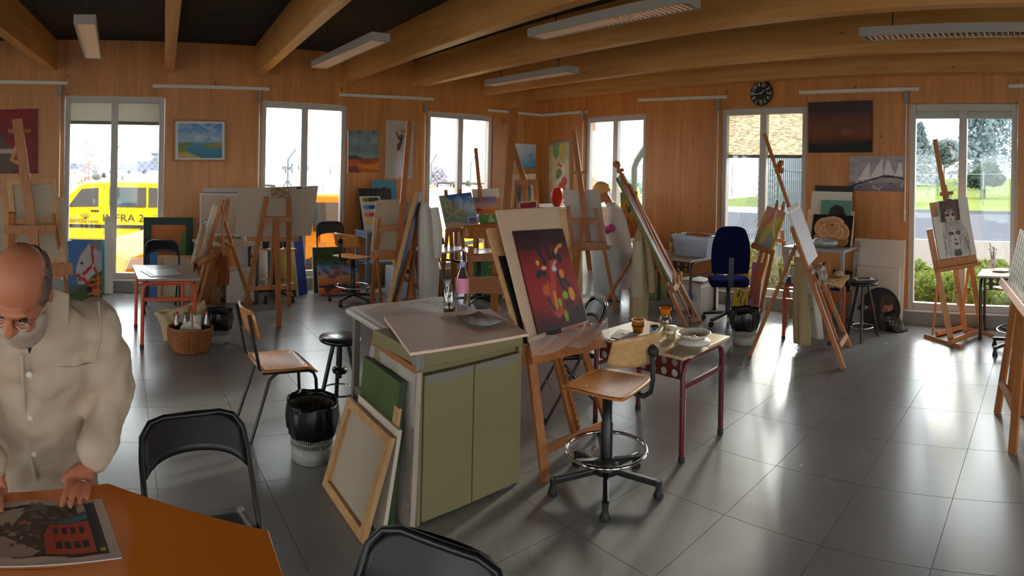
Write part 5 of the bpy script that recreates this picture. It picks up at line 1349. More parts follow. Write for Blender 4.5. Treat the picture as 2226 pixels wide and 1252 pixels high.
pt = Pic(14, 12); pt.grad([(190, 130, 130), (110, 110, 170), (70, 90, 170)]); painting('small sea study clipped to the corner of the cliff painting', D(1019, 490, 7.87), D(1040, 488, 7.87), D(1016, 472, 7.89), pt, .004, 'study', 'painting', frame=(.012, m_paper, .004))
# sunset on the next easel
easel('easel with the orange beach sunset behind the cliff painting', [('mast', D(1034, 322, 8.55), D(1049, 480, 8.35), .05, .03), ('front_leg', D(1034, 470, 8.35), P(1030, 632), .045, .03), ('front_leg', D(1080, 468, 8.40), P(1092, 630), .045, .03), ('tray', D(1030, 492, 8.27), D(1090, 489, 8.31), .05, .05), ('rear_leg', D(1052, 440, 8.55), P(1060, 624), .04, .03)], F6)
plain_board('white paper clipped above the beach sunset painting', D(1028, 430, 8.41), D(1087, 428, 8.45), D(1025, 411, 8.45), .006, m_paper, 'paper_sheet', 'paper')
po = Pic(44, 26); po.grad([(196, 110, 40), (206, 120, 50), (210, 150, 110), (150, 150, 170), (150, 110, 150), (110, 130, 170)]); po.blotch(3, 12, [(150, 80, 130), (206, 130, 90)], .05, .14, .6, (0, .6, .5, .95)); po.poly([(0, .3), (.2, .36), (.3, .22), (.1, .1)], (150, 70, 60))
painting('orange beach sunset painting on the easel by the third window', D(1036, 466, 8.33), D(1086, 464, 8.37), D(1027, 429, 8.39), po.blur(1), .02)
pgn = Pic(30, 40); pgn.grad([(60, 110, 50), (90, 140, 60), (80, 150, 50)]); pgn.poly([(.4, .2), (.5, .9), (.65, .9), (.7, .2)], (170, 190, 150)); pgn.blotch(5, 40, [(60, 120, 40), (100, 160, 70), (50, 90, 40)], .03, .1, .6)
painting('green meadow painting standing below the beach sunset', D(1044, 489, 8.29), D(1090, 487, 8.33), D(1040, 467, 8.31), pgn, .02)
a_ = P(1026, 640); painting('grassy green canvas leaning on the floor behind the wooden easel', P(1030, 648), P(1092, 648), D(1030, 540, RG(1030, 648) + .15), Pic(40, 50, (60, 110, 56)).blotch(6, 160, [(40, 90, 46), (86, 140, 76), (110, 160, 100), (52, 100, 50)], .01, .05, .9), .02)
drafting_chair('wooden swivel chair with bent-ply backrest beyond the sparkling water bottle', D(1040, 655, 7.65) * 1.0 - V3((0, 0, D(1040, 655, 7.65).z)), math.radians(150), .70)
# big H-frame studio easel seen from behind
F8 = V3((-.05, -1, .12))
easel('large studio easel with a thick mast rising before the corner', [
    ('mast', D(1117, 230, 7.35), D(1097, 470, 7.05), .11, .05), ('mast', D(1097, 470, 7.05), D(1086, 640, 6.95), .10, .05), ('upright', D(1024, 535, 6.95), D(1020, 640, 6.85), .06, .04), ('upright', D(1081, 543, 6.95), P(1073, 690), .085, .05), ('upright', D(1022, 600, 6.88), P(1010, 690), .07, .05),
    ('crossbar', D(1024, 562, 6.93), D(1092, 560, 6.95), .075, .04), ('tray', D(1018, 622, 6.82), D(1102, 618, 6.86), .17, .06), ('tray_lip', D(1016, 606, 6.78), D(1104, 602, 6.82), .03, .10), ('crank_block', D(1104, 232, 7.32), D(1130, 232, 7.32), .06, .08), ('canvas_clamp', D(1090, 262, 7.4), D(1112, 264, 7.36), .035, .05), ('foot', P(1073, 690), P(1085, 672), .08, .05), ('foot', P(1010, 692), P(1024, 672), .08, .05), ('bracket', D(1050, 634, 6.8), D(1104, 634, 6.8), .05, .05)], F8)
# corner easel with a picture and the little red canvas
easel('slanting corner easel between the thick mast and the abstract', [('mast', D(1113, 320, 7.9), D(1140, 398, 7.75), .09, .04), ('mast', D(1140, 398, 7.75), D(1140, 450, 7.7), .09, .04), ('crossbar', D(1117, 397, 7.7), D(1168, 396, 7.72), .07, .04), ('front_leg', D(1122, 396, 7.72), P(1100, 655), .05, .04), ('front_leg', D(1163, 396, 7.74), P(1185, 650), .05, .04), ('tray', D(1105, 458, 7.6), D(1175, 456, 7.62), .06, .06)], F8)
pv = Pic(30, 44, (200, 190, 170)); pv.ell(.55, .45, .28, .42, (60, 110, 140)); pv.ell(.62, .25, .2, .22, (130, 150, 80)); pv.blotch(3, 14, [(60, 100, 80), (80, 130, 160)], .04, .1, .7, (.3, .1, .8, .8))
painting('cream-edged blue and green picture on the corner easel', D(1108, 455, 7.85), D(1162, 452, 7.9), D(1112, 380, 7.98), pv, .018)
painting('little deep red canvas with white edge below the corner easel bar', D(1129, 456, 7.6), D(1168, 452, 7.62), D(1128, 440, 7.62), Pic(20, 10, (150, 24, 44)).blotch(3, 6, [(60, 20, 40)], .04, .1, .8, (.5, 0, .9, .5)), .015, frame=(.012, m_white, .018))
t = Thing('corner_cabinet', 'tall plain cabinet in the room corner behind the red painting', 'cabinet', (6.35, 6.45, 0)); t.part('body', MB().box((6.35, 6.6, .60), (.9, .9, 1.20)), m_pine, bevel=.006); t.part('top', MB().box((6.35, 6.6, 1.215), (.95, .95, .03)), m_white, bevel=.004)
for s_ in (-1, 1): dd = t.part('door', MB().box((6.35 + s_ * .22, 6.14, .60), (.42, .018, 1.1)), m_pine, bevel=.003); t.part('knob', MB().ball((6.35 + s_ * .05, 6.12, .7), .015, 8, 6), m_chr, parent=dd)
c = D(1211, 447, 8.72); c.z = 1.232
t = Thing('glass_vase', 'ribbed orange-red tulip-shaped vase on the corner cabinet', 'vase', c)
def vz(u, v):
    a = 2 * math.pi * u; r = .02 + .075 * math.sin(math.pi * (.08 + .80 * v)) ** .8; r *= 1 + .08 * math.cos(8 * a); return c + V3((r * math.cos(a), r * math.sin(a), .27 * v))
t.part('bowl', MB().grid(vz, 32, 14), cloth_mat('vase_red', (206, 70, 44), .35, .3), solid=.004)
t.part('foot_plate', MB().lathe([(.05, 0), (.05, .008), (.02, .012)], c, 20), mat('wood_dark', (96, 56, 34), .5))

# ================================================================== THE BEIGE CABINET AND WHAT IS ON IT
CA = math.radians(4.5); ca, sa = math.cos(CA), math.sin(CA); CO = V3((1.425, 2.52, 0))
def CB(x, y, z): return V3((CO.x + x * ca - y * sa, CO.y + x * sa + y * ca, z))
RC = Matrix.Rotation(CA, 3, 'Z'); CW, CD, CH = .69, .44, .85
m_cab = mat('cabinet_beige', (132, 120, 84), .55, noise=(4, .06)); m_cab2 = mat('cabinet_grey', (128, 122, 112), .5)
t = Thing('storage_cabinet', 'beige two-door plastic cabinet in the middle of the room', 'cabinet', CO)
t.part('carcass', MB().box(CB(CW / 2, CD / 2 + .012, .385), (CW, CD - .024, .77), RC), m_cab, bevel=.004)
for i, (x0, x1) in enumerate(((.028, .338), (.344, .662))):
    d_ = t.part('door', MB().box(CB((x0 + x1) / 2, -.004, .375), (x1 - x0, .03, .72), RC), m_cab, bevel=.006)
    t.part('handle_band', MB().prism([CB(x0 + .003, -.0205, .735), CB(x0 + .003, -.0205, .70), CB((x0 + x1) / 2, -.0205, .683), CB(x1 - .003, -.0205, .70), CB(x1 - .003, -.0205, .735)], RC @ V3((0, .004, 0))), m_cab2, parent=d_)
for x in (.012, CW - .012): t.part('stile', MB().box(CB(x, .0, .385), (.024, .02, .77), RC), m_cab, bevel=.003)
t.part('top_rim', MB().box(CB(CW / 2, CD / 2, .81), (CW + .012, CD + .03, .085), RC), m_cab, bevel=.012)
t.part('side_inset', MB().box(CB(-.002, CD / 2, .40), (.006, CD - .1, .66), RC), m_cab, bevel=.002)
t.part('corner_cap', MB().box(CB(.0, .0, .81), (.05, .06, .088), RC), m_cab2, bevel=.012)
t.part('plinth', MB().box(CB(CW / 2, CD / 2 + .01, .012), (CW - .02, CD - .04, .024), RC), m_cab2)
# side table behind the cabinet with a stained sheet
t = Thing('side_table', 'grey-legged table behind the cabinet under a stained sheet', 'table', (1.80, 3.25, 0))
for x, y in ((1.50, 3.02), (2.12, 3.06), (1.50, 3.46), (2.12, 3.48)): t.part('leg', MB().box((x, y, .405), (.04, .04, .81)), m_cab2, bevel=.003)
t.part('tabletop', MB().box((1.81, 3.25, .825), (.72, .54, .03)), m_board, bevel=.003)
t.part('shelf_rail', MB().box((1.50, 3.24, .34), (.03, .42, .05)), m_cab2)
pst = Pic(60, 50, (214, 192, 170)).noise(2, .04, 6); pst.blotch(5, 16, [(150, 120, 90), (130, 140, 130), (170, 130, 100)], .01, .05, .6, (.45, .5, .9, .95)); pst.line([(.1, .75), (.5, .95)], .06, (190, 168, 148), .6)
tt = Thing('paper_cover', 'cream stained paper sheet covering the side table', 'paper', (1.78, 3.2, .842))
picture_mesh('sheet', V3((1.44, 2.94, .842)), V3((2.20, 2.98, .842)), V3((1.45, 3.54, .842)), pst, tt.o, tt.loc, lambda U, V: .006 * np.sin(6 * U + 3 * V) ** 2 - .05 * np.clip(.06 - U, 0, 1) * 8)
# white board lying on the cabinet, warm haze light put into its peach colour
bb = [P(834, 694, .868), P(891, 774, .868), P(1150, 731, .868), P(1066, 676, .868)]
o = MB().prism([bb[0], bb[1], bb[2], bb[3]], V3((0, 0, .016))).build('foam_board', mat('foam_haze_tint', (230, 196, 170), .55, noise=(2.5, .05)), None, (1.7, 2.7, .868), bevel=.003); tag(o, 'haze-tinted white foam board lying across the cabinet top', 'board')
ppr = Pic(36, 26, (112, 100, 88)).noise(3, .15, 6); ppr.ell(.36, .62, .10, .11, (196, 130, 60)); ppr.ell(.66, .55, .14, .12, (210, 96, 96)); ppr.ell(.5, .82, .09, .08, (190, 140, 70)); ppr.poly([(.34, .5), (.72, .48), (.62, .2), (.42, .22)], (150, 160, 140)); ppr.poly([(0, .4), (.2, .2), (.1, 0), (0, 0)], (70, 66, 60))
tt = Thing('photo_print', 'glossy still-life photo print curling on the foam board', 'print', P(1040, 702, .887))
picture_mesh('print', P(1040, 717, .888), P(1093, 706, .888), P(990, 693, .888), ppr, tt.o, tt.loc, lambda U, V: .012 * (2 * V - 1) ** 2 + .01 * (2 * U - 1) ** 2)
o = MB().prism([P(955, 690, .886), P(1040, 725, .886), P(1130, 712, .886), P(1064, 682, .886)], V3((0, 0, .0012))).build('tracing_paper', cloth_mat('paper_thin', (214, 190, 168), .2), None, P(1040, 705, .886)); tag(o, 'thin tracing sheet under the still-life print', 'paper')
# bottle and jar of brushes at the rear of the cabinet
c = P(1004, 679, .846)
bottle('clear water bottle with pink label and lilac cap on the cabinet', c, .044, .315, (224, 226, 232), (150, 150, 206), None, (.40, .70, (224, 140, 170)))
c = P(977, 682, .846); t = Thing('brush_jar', 'glass jar holding brushes beside the water bottle', 'brush jar', c); jar(t, c, .040, .145); t.part('water', MB().lathe([(.034, .004), (.036, .04)], c, 18), glass_mat('liq_amber', (190, 150, 100), .02))
brushes(t, c + V3((0, 0, .004)), 6, .17, .22, 9)
e0 = c + V3((0, 0, .03)); e1 = D(958, 585, 3.75); b = t.part('brush_handle', MB().tube([e0, D(966, 618, 3.72), e1], [.004, .0065, .0045], 8), mat('handle_navy', (30, 32, 50), .35)); t.part('ferrule', MB().tube([e1, e1 + (e1 - e0).normalized() * .045], .0055, 8), m_chr, parent=b); e2_ = e1 + (e1 - e0).normalized() * .045; t.part('bristles', MB().tube([e2_, e2_ + (e1 - e0).normalized() * .03], [.007, .003], 8), mat('bristle_orange', (190, 110, 60), .8), parent=b)
# canvases leaning on the cabinet's left side
def lean(x0, y0, y1, x1, h): return V3((x0, y1, .004)), V3((x0, y0, .004)), V3((x1, y1, h))
a_, b_, c_ = lean(1.385, 2.50, 3.02, 1.405, .76)
t = painting('large canvas wrapped in milky plastic leaning against the cabinet', a_, b_, c_, None, .028, 'wrapped_canvas', 'canvas', side=cloth_mat('milky_wrap', (206, 190, 176), .3, .35))
n_ = nrm(a_, b_, c_); pts = rect_pts(a_, b_, c_)
def wrapf(u, v): return pts[0].lerp(pts[1], u).lerp(pts[3].lerp(pts[2], u), v) + n_ * (.006 + .004 * math.sin(17 * u + 9 * v) + .004 * math.sin(23 * v - 5 * u))
t.part('plastic_film', MB().grid(wrapf, 24, 30), film_mat('film', (228, 216, 206), .4))
t.part('wooden_edge', MB().bar(pts[3] + V3((0, 0, .012)), pts[2] + V3((0, 0, .012)), .03, .02, n_), m_easel)
a_, b_, c_ = lean(1.30, 2.56, 3.00, 1.348, .70)
painting('dark green canvas leaning among the frames by the cabinet', a_, b_, c_, Pic(30, 40, (66, 84, 44)).grad([(58, 74, 40), (78, 96, 50)]).noise(2, .10, 6), .03, side=mat('green_edge', (44, 62, 30), .6))
a_, b_, c_ = lean(1.235, 2.50, 2.98, 1.312, .50)
plain_board('cream stretched canvas edge between the green canvas and front frame', a_, b_, c_, .022, m_canvas, 'leaning_canvas', 'canvas')
a_, b_, c_ = lean(1.13, 2.50, 3.04, 1.272, .47)
canvas_back('stretched canvas seen from behind, frontmost of the leaning frames', a_, b_, c_, .045, .024)
plain_board('small pine slat standing between the leaning frames', V3((1.262, 2.60, .004)), V3((1.262, 2.545, .004)), V3((1.338, 2.60, .58)), .016, m_pine, 'wood_slat', 'slat')

# ================================================================== FRONT EASEL WITH THE RED SAXOPHONE PAINTING
a_, b_, d_ = D(1150, 745, 3.40), D(1280, 700, 3.90), D(1078, 457, 3.66)
n_ = nrm(a_, b_, d_)
plain_board('big cream backing board behind the red painting', a_, b_, d_, .012, mat('backing_cream', (206, 176, 148), .6, noise=(3, .04)), 'backing_board', 'board')
plain_board('narrow canvas edge tucked behind the backing board', a_ - n_ * .03 + V3((-.035, 0, .0)), a_ - n_ * .03 + V3((.3, .02, .0)), d_ - n_ * .03 + V3((-.035, 0, -.10)), .025, m_pine, 'rear_canvas', 'canvas')
plain_board('dark board sandwiched behind the backing board', a_ - n_ * .016 + V3((-.015, 0, 0)), a_ - n_ * .016 + V3((.3, .02, 0)), d_ - n_ * .016 + V3((-.02, 0, -.14)), .010, m_black, 'rear_board', 'board')
pr = Pic(84, 108, (120, 18, 20)); pr.grad([(60, 16, 22), (120, 20, 24), (150, 24, 24), (140, 22, 24), (96, 18, 22), (50, 18, 24)]).noise(2, .16, 7)
pr.ell(.5, .45, .55, .36, (160, 30, 26), 0, .35); pr.ell(.2, .92, .3, .12, (40, 16, 22), 0, .7); pr.ell(.85, .92, .3, .1, (44, 20, 26), 0, .7); pr.ell(.95, .06, .3, .12, (44, 16, 22), 0, .8)
for l, w, c in (([(.36, .84), (.44, .66)], .07, (36, 34, 44)), ([(.52, .86), (.57, .70)], .07, (34, 32, 40)), ([(.58, .62), (.50, .42), (.44, .26)], .11, (190, 60, 40)), ([(.70, .74), (.78, .80), (.86, .82)], .04, (206, 150, 60)), ([(.66, .70), (.74, .78)], .035, (226, 200, 180)), ([(.40, .44), (.36, .30), (.38, .18), (.46, .12), (.54, .16), (.56, .26)], .06, (196, 70, 44)), ([(.30, .56), (.40, .54)], .05, (40, 36, 46)), ([(.34, .40), (.36, .26), (.40, .18)], .04, (40, 44, 66)), ([(.48, .34), (.46, .20)], .05, (220, 150, 50)), ([(.64, .56), (.66, .42), (.74, .30)], .05, (44, 40, 52)), ([(.72, .48), (.84, .34)], .07, (52, 46, 56)), ([(.56, .58), (.66, .66)], .03, (214, 190, 190))): pr.line(l, w, c)
for cx, cy, rx, ry, c in ((.72, .52, .05, .05, (226, 130, 50)), (.34, .38, .07, .06, (206, 90, 44)), (.82, .30, .06, .07, (224, 150, 60)), (.68, .30, .06, .04, (150, 176, 40)), (.54, .24, .04, .04, (150, 180, 40)), (.60, .10, .04, .06, (140, 170, 40)), (.30, .66, .03, .03, (206, 200, 60)), (.40, .60, .05, .02, (226, 190, 160)), (.60, .58, .05, .03, (206, 200, 210)), (.72, .20, .08, .05, (70, 36, 44)), (.74, .10, .07, .05, (48, 30, 44)), (.66, .72, .04, .05, (40, 34, 44)), (.76, .68, .05, .05, (46, 30, 36)), (.26, .54, .04, .04, (40, 34, 40))): pr.ell(cx, cy, rx, ry, c)
pr.blur(1)
o_ = n_ * .012; e1, e2_ = (b_ - a_), (d_ - a_)
painting('red abstract painting of a saxophone on the front easel', a_ + e1 * .135 + e2_ * .035 + o_, a_ + e1 * .96 + e2_ * .015 + o_, a_ + e1 * .155 + e2_ * .82 + o_, pr, .010, side=mat('red_edge', (86, 22, 26), .6))
tl_, tr_ = D(1150, 772, 3.36), D(1306, 738, 3.78)
F10 = V3((-.1, -1, .3))
easel('front wooden easel with a ratchet bar holding the red painting', [
    ('front_leg', D(1153, 766, 3.41), P(1186, 1046), .055, .03), ('front_leg', D(1262, 742, 3.82), P(1322, 925), .05, .03), ('ratchet_bar', D(1200, 740, 3.60), D(1250, 945, 3.72), .045, .03), ('crossbar', D(1170, 982, 3.42), D(1322, 918, 3.98), .05, .022), ('tray', tl_, tr_, .10, .05), ('tray_board', D(1150, 758, 3.39), D(1296, 722, 3.83), .06, .02), ('rear_leg', D(1190, 640, 3.9), V3((2.52, 3.30, 0)), .045, .03)], F10)
rb0, rb1 = D(1203, 765, 3.56), D(1248, 938, 3.68)
ez = [o for o in bpy.data.objects if o.get('label', '').startswith('front wooden easel')][0]
for k in range(14):
    p = rb0.lerp(rb1, (k + .5) / 14) + V3((.030, -.004, 0)); MB().add([p + V3((0, -.012, .018)), p + V3((0, -.012, -.018)), p + V3((.022, -.012, .018)), p + V3((0, .012, .018)), p + V3((0, .012, -.018)), p + V3((.022, .012, .018))], [(0, 1, 2), (5, 4, 3), (0, 3, 4, 1), (1, 4, 5, 2), (2, 5, 3, 0)]).build('ratchet_tooth', m_easel, ez, ez.location)
t = Thing('plastic_wrap', 'crumpled clear plastic wrap with red paint on the front easel tray', 'plastic', tl_)
def wr(u, v):
    p = D(1150, 740, 3.32).lerp(D(1322, 690, 3.80), u); q = D(1152, 775, 3.30).lerp(D(1318, 738, 3.76), u)
    return p.lerp(q, v) + V3((0, -.02, 0)) * math.sin(math.pi * v) + V3((0, .012 * math.sin(19 * u + 5 * v), .010 * math.sin(13 * u + 9 * v)))
t.part('film', MB().grid(wr, 40, 8), film_mat('wrap_film', (236, 214, 206), .35))
for k in range(5):
    p = wr(.35 + .13 * k, .05); t.part('paint_smear', MB().ball(p + V3((0, -.004, 0)), (.028, .004, .007), 8, 5), mat('smear_red', (206, 50, 70), .4))
folding_chair('black folding chair between the front easel and the red-legged table', (3.02, 3.12, 0), math.radians(60))

# ================================================================== RED-LEGGED TABLE
RT = math.radians(-88)
school_table('school table with dark red tubular legs and pale top in front', 3.185, 2.425, .77, .575, .652, RT, m_dred, wood('pale_top', (214, 190, 150), (198, 170, 128), 'Y', 1.5, .28))
TZ = .6525
def pot(lab, px, py, r, h, build):
    c = P(px, py, TZ); t = Thing('paint_jar', lab, 'jar', c); build(t, c, r, h); return t
def b_orange(t, c, r, h):
    t.part('cup', MB().lathe([(r * .72, 0), (r * .95, h * .62), (r, h * .66), (r * .98, h)], c, 24, cap=False), cloth_mat('cup_orange', (214, 130, 30), .35, .4), solid=.003); t.part('band', MB().lathe([(r * 1.02, h * .50), (r * 1.04, h * .66)], c, 24, cap=False), mat('band_brown', (96, 64, 40), .5), solid=.003); t.part('paint', MB().lathe([(.001, h * .6), (r * .9, h * .6)], c, 20), mat('paint_ochre', (196, 120, 30), .3)); t.part('lip', MB().tube([c + V3((r * 1.05 * math.cos(a), r * 1.05 * math.sin(a), h)) for a in [2 * math.pi * k / 24 for k in range(24)]], .004, 6, True), m_paper)
pot('orange plastic paint cup on the red-legged table', 1387, 722, .043, .085, b_orange)
def b_dark(t, c, r, h):
    jar(t, c, r, h); t.part('paper_label', MB().lathe([(r * 1.01, h * .25), (r * 1.01, h * .7)], c, 20, cap=False), mat('label_blue', (170, 176, 196), .5)); t.part('lid', MB().lathe([(r * .95, h * .88), (r * .98, h), (r * .2, h + .002)], c, 20), mat('lid_navy', (36, 36, 50), .3))
pot('small glass jar with a dark lid on the red-legged table', 1423, 735, .034, .085, b_dark)
def b_tall(t, c, r, h):
    jar(t, c, r, h * .7); t.part('strainer_cup', MB().lathe([(r * .62, h * .66), (r * .72, h * .80), (r * .80, h * .90), (r * 1.0, h)], c, 24, cap=False), cloth_mat('cup_orange', (214, 130, 30), .35, .4), solid=.003); t.part('water', MB().lathe([(r * .9, .004), (r * .95, h * .32)], c, 20), glass_mat('liq_cloud', (214, 206, 180), .03))
pot('tall glass jar topped with an orange strainer cup', 1446, 716, .044, .15, b_tall)
def b_small(t, c, r, h):
    jar(t, c, r, h); t.part('lid', MB().lathe([(r * .98, h * .92), (r, h), (r * .2, h + .002)], c, 20), m_paper); t.part('paint', MB().lathe([(r * .9, .004), (r * .95, h * .5)], c, 20), cloth_mat('paint_cream', (224, 210, 160), .4))
pot('small jar of pale paint with a white lid on the red-legged table', 1459, 737, .036, .085, b_small)
c = P(1425, 745, TZ); t = Thing('jar_lid', 'loose dark jar lid lying on the red-legged table', 'lid', c); t.part('disc', MB().lathe([(.033, 0), (.035, .004), (.034, .012), (.028, .013)], c, 20), mat('lid_dark', (44, 40, 36), .4)); t.part('seal', MB().lathe([(.024, .012), (.026, .014)], c, 16), m_blk)
c = P(1507, 744, TZ) + V3((0, 0, .001)); t = Thing('palette_dish', 'round white dish of paint on an upturned plate', 'dish', c)
t.part('lower_plate', MB().lathe([(.11, 0), (.115, .006), (.10, .02), (.08, .028)], c, 32), m_paper)
t.part('dish', MB().lathe([(.05, .028), (.075, .030), (.10, .05), (.112, .064), (.115, .064), (.104, .052), (.078, .036), (.001, .034)], c, 32), mat('dish_white', (222, 214, 200), .25))
for k, (x, y, col) in enumerate(((-.03, .02, (60, 60, 60)), (.02, .03, (220, 210, 200)), (.045, .0, (170, 50, 40)), (0, -.02, (90, 90, 90)), (-.05, .06, (210, 150, 40)), (.01, .0, (235, 230, 225)))): t.part('paint_dab', MB().ball(c + V3((x, y, .037)), (.018, .013, .003), 8, 4), mat('dab_%d' % k, col, .25))
pk = Pic(36, 26, (170, 160, 130)).noise(3, .12, 7); pk.blotch(4, 20, [(150, 156, 120), (190, 170, 140), (206, 196, 90), (206, 120, 110)], .04, .12, .5); tt = Thing('art_book', 'glossy art leaflet with a red spine near the table corner', 'booklet', P(1505, 765, TZ)); q0, q1, q2 = P(1503, 779, TZ + .0052), P(1541, 757, TZ + .0052), P(1448, 764, TZ + .0052)
tt.part('pages', MB().prism([P(1503, 779, TZ), P(1541, 757, TZ), P(1541, 757, TZ) + q2 - q0, P(1448, 764, TZ)], V3((0, 0, .004))), m_paper); picture_mesh('cover', q0, q1, q2, pk, tt.o, tt.loc); tt.part('spine', MB().bar(q2, q2.lerp(q0, .25), .006, .005), mat('spine_red', (190, 50, 50), .5))
pk = Pic(30, 22, (190, 170, 150)).noise(2, .1, 5); pk.poly([(.1, .1), (.6, .05), (.6, .5), (.2, .6)], (110, 140, 150)); pk.poly([(.55, .4), (.95, .3), (.95, .7), (.6, .8)], (206, 200, 190)); pk.ell(.75, .55, .12, .1, (50, 60, 90)); pk.ell(.5, .72, .1, .08, (60, 40, 36)); tt = Thing('sketch_print', 'printed sketch sheet on the left of the red-legged table', 'print', P(1370, 735, TZ)); picture_mesh('sheet', P(1392, 747, TZ + .002), P(1411, 728, TZ + .002), P(1325, 733, TZ + .002), pk, tt.o, tt.loc, lambda U, V: .002 + .004 * np.sin(3 * U) ** 2)

# ================================================================== FRONT SEATS AND BINS
drafting_chair('wooden drafting chair with chrome foot ring in the foreground', (2.44, 2.21, 0), math.radians(14), .585, back_yaw=math.radians(-15), m_back=wood('ply_pale', (206, 164, 112), (186, 142, 92), 'X', 2.0, .35))
round_stool('black round stool between the wooden chair and the cabinet', (1.60, 3.98, 0), .52, .155)
waste_bin('grey waste bin with black bag in the foreground by the cabinet', P(678, 1013) + V3((.03, .10, 0)), 1.06)
folding_chair('black folding chair facing us across the orange table', (.335, 2.0, 0), math.radians(190))
folding_chair('black folding chair cut off at the bottom edge of the picture', (.60, 1.16, 0), aim(-.86, -.51))
def school_chair():
    t = Thing('school_chair', 'wooden school chair with black tube frame in front', 'chair', (1.11, 3.82, 0), math.radians(-88))
    def seat(u, v):
        q = 2 * u - 1; w = 2 * v - 1
        return V3((q * .19, w * .19, .44 - .015 * (1 - q * q) * (1 - w * w) - .035 * max(0, w - .6) ** 2 * 6))
    s = t.part('seat', MB().grid(seat, 12, 12), m_ply, local=True, solid=.012)
    for x in (-.13, .13):
        for y in (-.12, .12): t.part('rivet', MB().ball((x, y, .446), (.006, .006, .003), 8, 4), m_chr, local=True, parent=s)
    def back(u, v):
        q = 2 * u - 1; w = 2 * v - 1
        return V3((q * .19 * (1 - .12 * max(0, w) ** 3), -.235 - .05 * (w + 1) / 2 + .03 * q * q, .735 + w * .085))
    b = t.part('backrest', MB().grid(back, 12, 6), m_ply, local=True, solid=.011)
    for x in (-.15, .15): t.part('rivet', MB().ball((x, -.242, .74), (.006, .006, .006), 8, 4), m_chr, local=True, parent=b)
    for s_ in (-1, 1):
        t.part('frame_tube', MB().tube([(s_ * .165, -.275, .80), (s_ * .17, -.235, .62), (s_ * .17, -.20, .46), (s_ * .17, -.17, .425), (s_ * .17, .13, .42), (s_ * .17, .17, .40), (s_ * .175, .185, .36), (s_ * .18, .21, 0)], .0115, 8), m_bmet, local=True)
        t.part('rear_leg', MB().tube([(s_ * .165, -.08, .42), (s_ * .17, -.13, .38), (s_ * .185, -.25, 0)], .0115, 8), m_bmet, local=True)
    t.part('cross_tube', MB().tube([(-.17, -.08, .415), (.17, -.08, .415)], .01, 6), m_bmet, local=True); t.part('cross_tube', MB().tube([(-.17, .12, .415), (.17, .12, .415)], .01, 6), m_bmet, local=True)
school_chair()
# orange hexagonal table with the magazine
hexa = [(-.95, 1.50), (-.36, 1.745), (-.012, 1.85), (.43, 1.57), (.40, 1.05), (-.02, .72), (-.95, .72)]
t = Thing('work_table', 'glossy orange table with angled corners in the foreground', 'table', (-.2, 1.3, 0))
t.part('tabletop', MB().prism([V3((x, y, .722)) for x, y in hexa], V3((0, 0, .022))), mat('orange_laminate', (232, 130, 40), .14, noise=(2, .05), coat=.5), bevel=.003)
t.part('edge_band', MB().prism([V3((x * 1.0, y, .718)) for x, y in hexa], V3((0, 0, .004))), m_paper)
for x, y in ((-.75, 1.42), (.28, 1.48), (.24, .98), (-.75, .82)): t.part('leg', MB().tube([(x, y, .718), (x, y, 0)], .02, 10), m_bmet)
# ================================================================== CENTRE RIGHT
F11 = V3((-.75, -.66, .12))
easel('easel with a blank canvas seen from behind, before the woman', [
    ('mast', D(1246, 284, 7.75), D(1282, 545, 7.45), .07, .035), ('mast', D(1277, 543, 7.46), P(1290, 652), .06, .035), ('front_leg', D(1235, 448, 7.5), D(1248, 560, 7.45), .05, .03), ('front_leg', D(1248, 560, 7.45), P(1256, 665), .05, .03), ('front_leg', D(1295, 452, 7.5), P(1341, 680), .05, .03), ('rear_leg', D(1267, 476, 7.42), P(1240, 700), .06, .03),
    ('crossbar', D(1238, 478, 7.47), D(1300, 482, 7.47), .06, .022), ('tray', D(1238, 541, 7.38), D(1326, 538, 7.38), .06, .06), ('canvas_clamp', D(1248, 375, 7.7), D(1276, 375, 7.7), .03, .05), ('tray_front', D(1250, 532, 7.34), D(1318, 534, 7.34), .07, .02)], F11)
plain_board('blank grey-white canvas on the easel before the woman', D(1240, 536, 7.54), D(1321, 536, 7.54), D(1223, 412, 7.66), .02, mat('canvas_greyish', (186, 178, 170), .75), 'canvas', 'canvas')
t = Thing('plastic_sheet', 'crinkled translucent plastic sheet draped below the blank canvas', 'plastic', P(1310, 655))
def psf(u, v):
    a = D(1262, 545, 7.72).lerp(D(1345, 532, 7.66), u); b = D(1262, 650, 7.76).lerp(D(1356, 655, 7.66), u); p = a.lerp(b, v)
    return p + V3((-.7, -.7, 0)) * (.03 * math.sin(9 * u + 4 * v) + .05 * math.sin(3 * v + 2 * u)) + V3((0, 0, .01 * math.sin(11 * u)))
t.part('film', MB().grid(psf, 30, 24), film_mat('sheet_film', (206, 214, 214), .4))
t.part('inner_cloth', MB().grid(lambda u, v: psf(u * .9 + .05, v * .95) + V3((.06, .06, 0)), 16, 14), cloth_mat('pale_grey_cloth', (186, 190, 188), .4))
